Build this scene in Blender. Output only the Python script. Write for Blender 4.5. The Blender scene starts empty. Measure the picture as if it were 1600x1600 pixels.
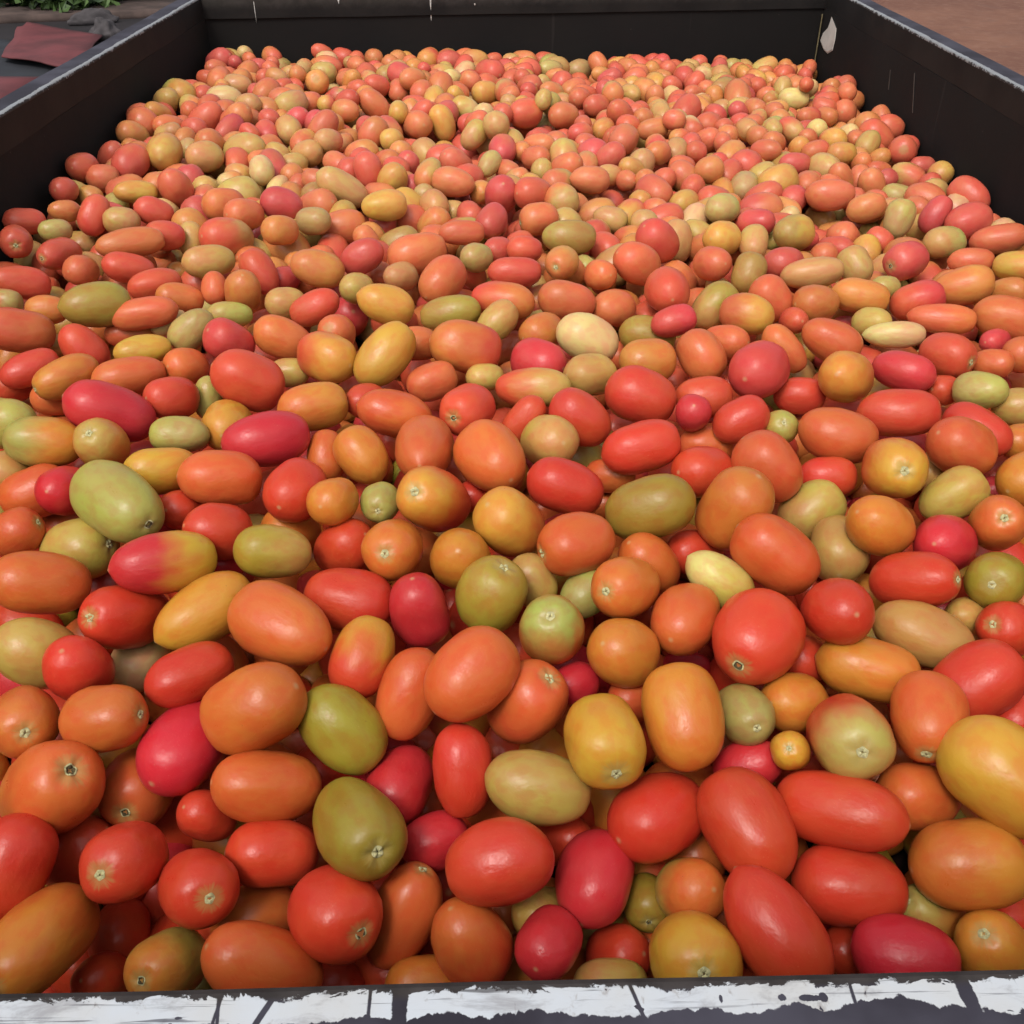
import bpy, bmesh, math, random
from mathutils import Vector, Matrix, noise as mnoise

random.seed(11)
scene = bpy.context.scene
R = math.radians
PI = math.pi
EYE = 1.95                                   # camera height over the ground; tomato data below is relative to it

# ------------------------------------------------------------------ camera
cam_data = bpy.data.cameras.new("camera")
cam_data.sensor_width = 36.0
cam_data.lens = 1540 / 1600 * 36
cam_data.clip_start = 0.01
cam_data.clip_end = 300
cam = bpy.data.objects.new("camera", cam_data)
scene.collection.objects.link(cam)
cam.location = (0, 0, EYE)
cam.rotation_euler = (R(90 - 35.15), 0, 0)
scene.camera = cam

# ------------------------------------------------------------------ sky and sun (hazy, almost overcast afternoon)
SUN_EL, SUN_AZ = 56, 205                     # azimuth clockwise from +Y: behind the camera, a little to the left
world = bpy.data.worlds.new("World")
scene.world = world
world.use_nodes = True
wn = world.node_tree.nodes
sky = wn.new("ShaderNodeTexSky")
sky.sky_type = 'NISHITA'
sky.sun_disc = False
sky.sun_elevation = R(SUN_EL)
sky.sun_rotation = R(SUN_AZ)
sky.air_density = 1.0
sky.dust_density = 5.0
sky.ozone_density = 1.0
bg = wn["Background"]
bg.inputs[1].default_value = 0.15
pale = wn.new("ShaderNodeHueSaturation")       # thin cloud veils the blue
pale.inputs["Saturation"].default_value = .30
world.node_tree.links.new(sky.outputs[0], pale.inputs["Color"])
world.node_tree.links.new(pale.outputs[0], bg.inputs[0])

sun_data = bpy.data.lights.new("sun", 'SUN')
sun_data.energy = 0.8
sun_data.angle = R(10)
sun_data.color = (1.0, 0.93, 0.84)
sun = bpy.data.objects.new("sun", sun_data)
scene.collection.objects.link(sun)
d = Vector((math.sin(R(SUN_AZ)) * math.cos(R(SUN_EL)), math.cos(R(SUN_AZ)) * math.cos(R(SUN_EL)), math.sin(R(SUN_EL))))
sun.rotation_euler = d.to_track_quat('Z', 'Y').to_euler()

scene.view_settings.view_transform = 'Standard'
scene.view_settings.look = 'None'
scene.view_settings.exposure = 0.17
scene.view_settings.gamma = 1.0
scene.view_settings.use_curve_mapping = False
scene.render.engine = 'CYCLES'
scene.cycles.use_denoising = True
scene.cycles.max_bounces = 8
scene.cycles.diffuse_bounces = 1

C = scene.collection


# ------------------------------------------------------------------ helpers
def link(o, parent=None):
    C.objects.link(o)
    if parent is not None:
        o.parent = parent
    return o


def obj(name, mesh, mats=(), parent=None, smooth=False):
    o = bpy.data.objects.new(name, mesh)
    for m in mats:
        if m.name not in mesh.materials:
            mesh.materials.append(m)
    if smooth:
        mesh.polygons.foreach_set("use_smooth", [True] * len(mesh.polygons))
    return link(o, parent)


def from_bm(name, bm):
    me = bpy.data.meshes.new(name)
    bm.to_mesh(me)
    bm.free()
    return me


def tag(o, label=None, category=None, group=None, kind=None):
    for k, v in (("label", label), ("category", category), ("group", group), ("kind", kind)):
        if v:
            o[k] = v
    return o


def thing(name, label, category, loc=(0, 0, 0), group=None):
    o = link(bpy.data.objects.new(name, None))
    o.location = loc
    return tag(o, label, category, group)


def add_box(bm, lo, hi, bevel=0.0):
    r = bmesh.ops.create_cube(bm, size=1)
    for v in r['verts']:
        v.co = Vector([(lo[i] + hi[i]) / 2 + v.co[i] * (hi[i] - lo[i]) for i in range(3)])
    if bevel:
        es = list({e for v in r['verts'] for e in v.link_edges})
        bmesh.ops.bevel(bm, geom=es, offset=bevel, segments=2, affect='EDGES', profile=.5)


class NT:
    """small helper to write node trees"""
    def __init__(self, name):
        self.m = bpy.data.materials.new(name)
        self.m.use_nodes = True
        self.t = self.m.node_tree
        self.p = self.t.nodes["Principled BSDF"]

    def n(self, typ, **kw):
        nd = self.t.nodes.new(typ)
        for k, v in kw.items():
            setattr(nd, k, v)
        return nd

    def l(self, a, b):
        self.t.links.new(a, b)

    def put(self, sock, v):
        if isinstance(v, (int, float)):
            sock.default_value = v
        elif isinstance(v, tuple):
            sock.default_value = v if len(v) == 4 or len(sock.default_value) == 3 else (*v, 1)
        else:
            self.l(v, sock)

    def math(self, op, a, b=0.0, c=None, clamp=False):
        nd = self.n("ShaderNodeMath", operation=op, use_clamp=clamp)
        self.put(nd.inputs[0], a)
        self.put(nd.inputs[1], b)
        if c is not None:
            self.put(nd.inputs[2], c)
        return nd.outputs[0]

    def ramp(self, v, lo, hi, a=0.0, b=1.0, smooth=True):
        nd = self.n("ShaderNodeMapRange", clamp=True)
        nd.interpolation_type = 'SMOOTHSTEP' if smooth else 'LINEAR'
        self.put(nd.inputs[0], v)
        for i, x in enumerate((lo, hi, a, b)):
            self.put(nd.inputs[1 + i], x)
        return nd.outputs[0]

    def mix(self, f, a, b, mode='MIX'):
        nd = self.n("ShaderNodeMix", data_type='RGBA', blend_type=mode)
        self.put(nd.inputs[0], f)
        self.put(nd.inputs[6], a)
        self.put(nd.inputs[7], b)
        return nd.outputs[2]

    def noise(self, vec, scale, detail=2, rough=.5, dist=0.0):
        nd = self.n("ShaderNodeTexNoise")
        if vec is not None:
            self.l(vec, nd.inputs["Vector"])
        nd.inputs["Scale"].default_value = scale
        nd.inputs["Detail"].default_value = detail
        nd.inputs["Roughness"].default_value = rough
        nd.inputs["Distortion"].default_value = dist
        return nd.outputs[0]

    def scaled(self, vec, s, off=None):
        nd = self.n("ShaderNodeVectorMath", operation='MULTIPLY')
        self.l(vec, nd.inputs[0])
        nd.inputs[1].default_value = s
        if off is None:
            return nd.outputs[0]
        ad = self.n("ShaderNodeVectorMath", operation='ADD')
        self.l(nd.outputs[0], ad.inputs[0])
        self.l(off, ad.inputs[1])
        return ad.outputs[0]

    def xyz(self, vec):
        nd = self.n("ShaderNodeSeparateXYZ")
        self.l(vec, nd.inputs[0])
        return nd.outputs

    def bump(self, h, strength, dist):
        nd = self.n("ShaderNodeBump")
        nd.inputs["Strength"].default_value = strength
        nd.inputs["Distance"].default_value = dist
        self.l(h, nd.inputs["Height"])
        self.l(nd.outputs[0], self.p.inputs["Normal"])


def plain(name, col, rough=.6, metal=0.0, var=.25, scale=20):
    m = NT(name)
    tc = m.n("ShaderNodeTexCoord").outputs["Object"]
    n = m.noise(tc, scale, 5, .6)
    m.l(m.mix(m.ramp(n, .3, .7), tuple(c * (1 - var) for c in col), tuple(min(1, c * (1 + var)) for c in col)), m.p.inputs["Base Color"])
    m.p.inputs["Roughness"].default_value = rough
    m.p.inputs["Metallic"].default_value = metal
    m.bump(n, .25, .004)
    return m.m


# ------------------------------------------------------------------ materials: tomatoes
SKIN = {                                       # ripeness -> skin colour
    'R': (.55, .030, .036), 'r': (.58, .054, .022), 'O': (.60, .125, .029), 'o': (.58, .190, .029), 'Y': (.60, .295, .036),
    'T': (.50, .300, .070), 'G': (.34, .235, .030), 'g': (.40, .345, .080), 'P': (.66, .490, .175),
}


def skin_material(name, per_object):
    m = NT(name)
    typ = 'OBJECT' if per_object else 'GEOMETRY'
    ca = m.n("ShaderNodeAttribute", attribute_type=typ, attribute_name="colour_stem").outputs["Color"]
    cb = m.n("ShaderNodeAttribute", attribute_type=typ, attribute_name="colour_tip").outputs["Color"]
    rnd = m.n("ShaderNodeAttribute", attribute_type=typ, attribute_name="shade").outputs["Fac"]
    unit = m.n("ShaderNodeAttribute", attribute_type='GEOMETRY', attribute_name="unit").outputs["Vector"]
    front = m.n("ShaderNodeAttribute", attribute_type=typ, attribute_name="front").outputs["Fac"]
    off = m.n("ShaderNodeCombineXYZ")
    m.put(off.inputs[0], m.math('MULTIPLY', rnd, 37.0))
    m.put(off.inputs[1], m.math('MULTIPLY', rnd, 91.0))
    p = m.n("ShaderNodeVectorMath", operation='ADD')
    m.l(unit, p.inputs[0])
    m.l(off.outputs[0], p.inputs[1])
    p = p.outputs[0]
    z = m.xyz(unit)[2]
    big = m.noise(p, .9, 2, .5, .3)
    mid = m.noise(p, 2.6, 3, .55)
    fine = m.noise(p, 26, 3, .6)
    # ripening runs from the blossom tip to the stem, along an uneven front
    t = m.ramp(m.math('SUBTRACT', m.math('ADD', z, m.math('MULTIPLY', m.math('SUBTRACT', big, .5), m.math('SUBTRACT', 1.8, m.math('MULTIPLY', front, 2.0)))), front), -.55, .6)
    col = m.mix(t, cb, ca)
    # blotches a little greener / yellower, and some redder
    warm = m.mix(1.0, col, (1.0, 1.24, .98), 'MULTIPLY')
    cold = m.mix(1.0, col, (1.02, .70, .85), 'MULTIPLY')
    col = m.mix(m.math('MULTIPLY', m.ramp(big, .45, .72), .55), col, warm)
    col = m.mix(m.math('MULTIPLY', m.ramp(mid, .58, .36), .55), col, cold)
    # faint meridian streaks running to the stem
    v = m.xyz(unit)
    ang = m.math('ARCTAN2', v[1], v[0])
    an = m.n("ShaderNodeCombineXYZ")
    m.put(an.inputs[0], m.math('COSINE', ang))
    m.put(an.inputs[1], m.math('SINE', ang))
    m.put(an.inputs[2], m.math('MULTIPLY', rnd, 50.0))
    st = m.noise(an.outputs[0], 5, 3, .6)
    col = m.mix(m.math('MULTIPLY', m.ramp(st, .5, .8), m.ramp(z, .1, .95, 0.0, .35)), col, warm)
    # green shoulder and corky patch round the stem scar, pale nib at the blossom tip
    col = m.mix(m.ramp(m.math('ADD', z, m.math('MULTIPLY', m.math('SUBTRACT', st, .5), .10)), .935, .992, 0.0, .5), col, (.40, .31, .10))
    col = m.mix(m.ramp(z, -1.005, -1.045, 0.0, .5), col, (.55, .38, .18))
    # small lenticels
    col = m.mix(m.math('MULTIPLY', m.ramp(fine, .62, .75), .16), col, (.70, .45, .22))
    # rubbed and bruised spots
    bru = m.noise(p, 5.5, 4, .7, 1.2)
    col = m.mix(m.math('MULTIPLY', m.ramp(bru, .70, .76), .55), col, (.20, .095, .035))
    m.l(col, m.p.inputs["Base Color"])
    m.l(m.ramp(m.math('ADD', m.math('MULTIPLY', mid, .6), m.math('MULTIPLY', fine, .4)), .3, .7, .27, .42), m.p.inputs["Roughness"])
    m.p.inputs["IOR"].default_value = 1.5
    m.p.inputs["Specular IOR Level"].default_value = .38
    m.p.inputs["Subsurface Weight"].default_value = .06 if per_object else 0.0
    m.p.inputs["Subsurface Radius"].default_value = (1.0, .25, .1)
    m.p.inputs["Subsurface Scale"].default_value = .006
    m.bump(m.math('ADD', m.math('MULTIPLY', mid, .8), m.math('MULTIPLY', fine, .04)), .22, .004)
    return m.m


SKIN_ONE = skin_material("tomato_skin", True)
SKIN_HEAP = skin_material("tomato_skin_heap", False)
CORK = plain("stem_scar_cork", (.50, .46, .23), .8, var=.25, scale=10)
PIT = plain("stem_scar_pit", (.085, .062, .025), .9, var=.3, scale=9)


# ------------------------------------------------------------------ tomato shapes: unit length 1 along z (stem at +z)
class Shape:
    def __init__(self, p, egg, lobes, lobe, dip, nib, bend, phase):
        self.__dict__.update(locals())

    def at(self, th, ph):
        """th 0 at the stem .. pi at the blossom tip"""
        zc = math.cos(th)
        r = max(0.0, 1 - abs(zc) ** self.p) ** (1 / 2.05)
        r *= 1 + self.egg * zc
        near = max(0.0, zc) ** 2
        r *= 1 + self.lobe * (.6 + .8 * near) * math.cos(self.lobes * ph + self.phase) - .5 * self.lobe * near
        d = Vector((math.sin(th) * math.cos(ph), math.sin(th) * math.sin(ph), zc))
        r *= 1 + .058 * mnoise.noise(d * 1.15 + Vector((self.phase * 7, self.p * 11, 0))) + .022 * mnoise.noise(d * 3.2 + Vector((0, self.phase * 9, 4)))
        z = zc
        s = math.sin(th)
        if zc > 0:
            z -= self.dip * math.exp(-(s / .26) ** 2) * (1 + .25 * math.cos(self.lobes * ph + self.phase))
        else:
            z -= self.nib * math.exp(-(s / .13) ** 2)
        return Vector((r * math.cos(ph) + self.bend * (1 - zc * zc), r * math.sin(ph), z))


SHAPES = []
_r = random.Random(21)
for _i in range(18):
    SHAPES.append(Shape(_r.choice((2.3, 2.4, 2.5, 2.6, 2.75, 2.9)), _r.uniform(-.08, .11), _r.choice((2, 3, 3, 4, 4, 5)), _r.uniform(.010, .032), _r.uniform(.05, .11), _r.uniform(.0, .045), _r.choice((0, 0, .02, .04, .07)), _r.uniform(0, 6.28)))


def shape_mesh(sh, segs, rings, name):
    bm = bmesh.new()
    lay = bm.verts.layers.float_vector.new("unit")
    ths = [PI * (i / rings) for i in range(rings + 1)]
    top = bm.verts.new(sh.at(0, 0))
    bot = bm.verts.new(sh.at(PI, 0))
    top[lay] = (0, 0, 1)
    bot[lay] = (0, 0, -1.05)
    prev = None
    for i in range(1, rings):
        row = []
        for j in range(segs):
            ph = 2 * PI * j / segs
            co = sh.at(ths[i], ph)
            v = bm.verts.new(co)
            v[lay] = (math.sin(ths[i]) * math.cos(ph), math.sin(ths[i]) * math.sin(ph), math.cos(ths[i]))
            row.append(v)
        for j in range(segs):
            k = (j + 1) % segs
            if prev is None:
                bm.faces.new((top, row[j], row[k]))
            else:
                bm.faces.new((prev[j], row[j], row[k], prev[k]))
        prev = row
    for j in range(segs):
        bm.faces.new((bot, prev[(j + 1) % segs], prev[j]))
    me = from_bm(name, bm)
    me.polygons.foreach_set("use_smooth", [True] * len(me.polygons))
    return me


MESHES = [shape_mesh(s, 32, 22, "tomato_shape") for s in SHAPES]
for me in MESHES:
    me.materials.append(SKIN_ONE)


def scar_mesh(sh, dark):
    """corky five-pointed ring with a pit, sitting in the dimple at the stem end"""
    bm = bmesh.new()
    n = 20
    if dark:
        rings = [(.035, -.030, 1), (.065, .004, 1), (.100, .012, 0), (.135, .003, 0)]
    else:
        rings = [(.026, .002, 1), (.050, .014, 0), (.095, .018, 0), (.140, .003, 0)]
    rows = []
    for r, h, _ in rings:
        row = []
        for j in range(n):
            ph = 2 * PI * j / n
            rr = r * (1 + (.04 if dark else .07) * math.cos(5 * ph + sh.phase) * (r > .08) + .05 * math.cos(2 * ph))
            th = math.asin(min(.99, rr))
            co = sh.at(th, ph)
            row.append(bm.verts.new((rr * math.cos(ph), rr * math.sin(ph), co.z + h + .004)))
        rows.append(row)
    mid = bm.verts.new((0, 0, sh.at(0, 0).z + (-.006 if not dark else -.04)))
    for j in range(n):
        k = (j + 1) % n
        f = bm.faces.new((mid, rows[0][j], rows[0][k]))
        f.material_index = 1
        for i in range(3):
            f = bm.faces.new((rows[i][j], rows[i + 1][j], rows[i + 1][k], rows[i][k]))
            f.material_index = rings[i][2] if dark else 0
    me = from_bm("stem_scar_shape", bm)
    me.polygons.foreach_set("use_smooth", [True] * len(me.polygons))
    me.materials.append(CORK)
    me.materials.append(PIT)
    return me


SCARS = [scar_mesh(s, False) for s in SHAPES]
SCARS_DARK = [scar_mesh(s, True) for s in SHAPES]


def turn(ax, spin):
    return Vector(ax).to_track_quat('Z', 'Y').to_matrix() @ Matrix.Rotation(spin, 3, 'Z')


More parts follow.
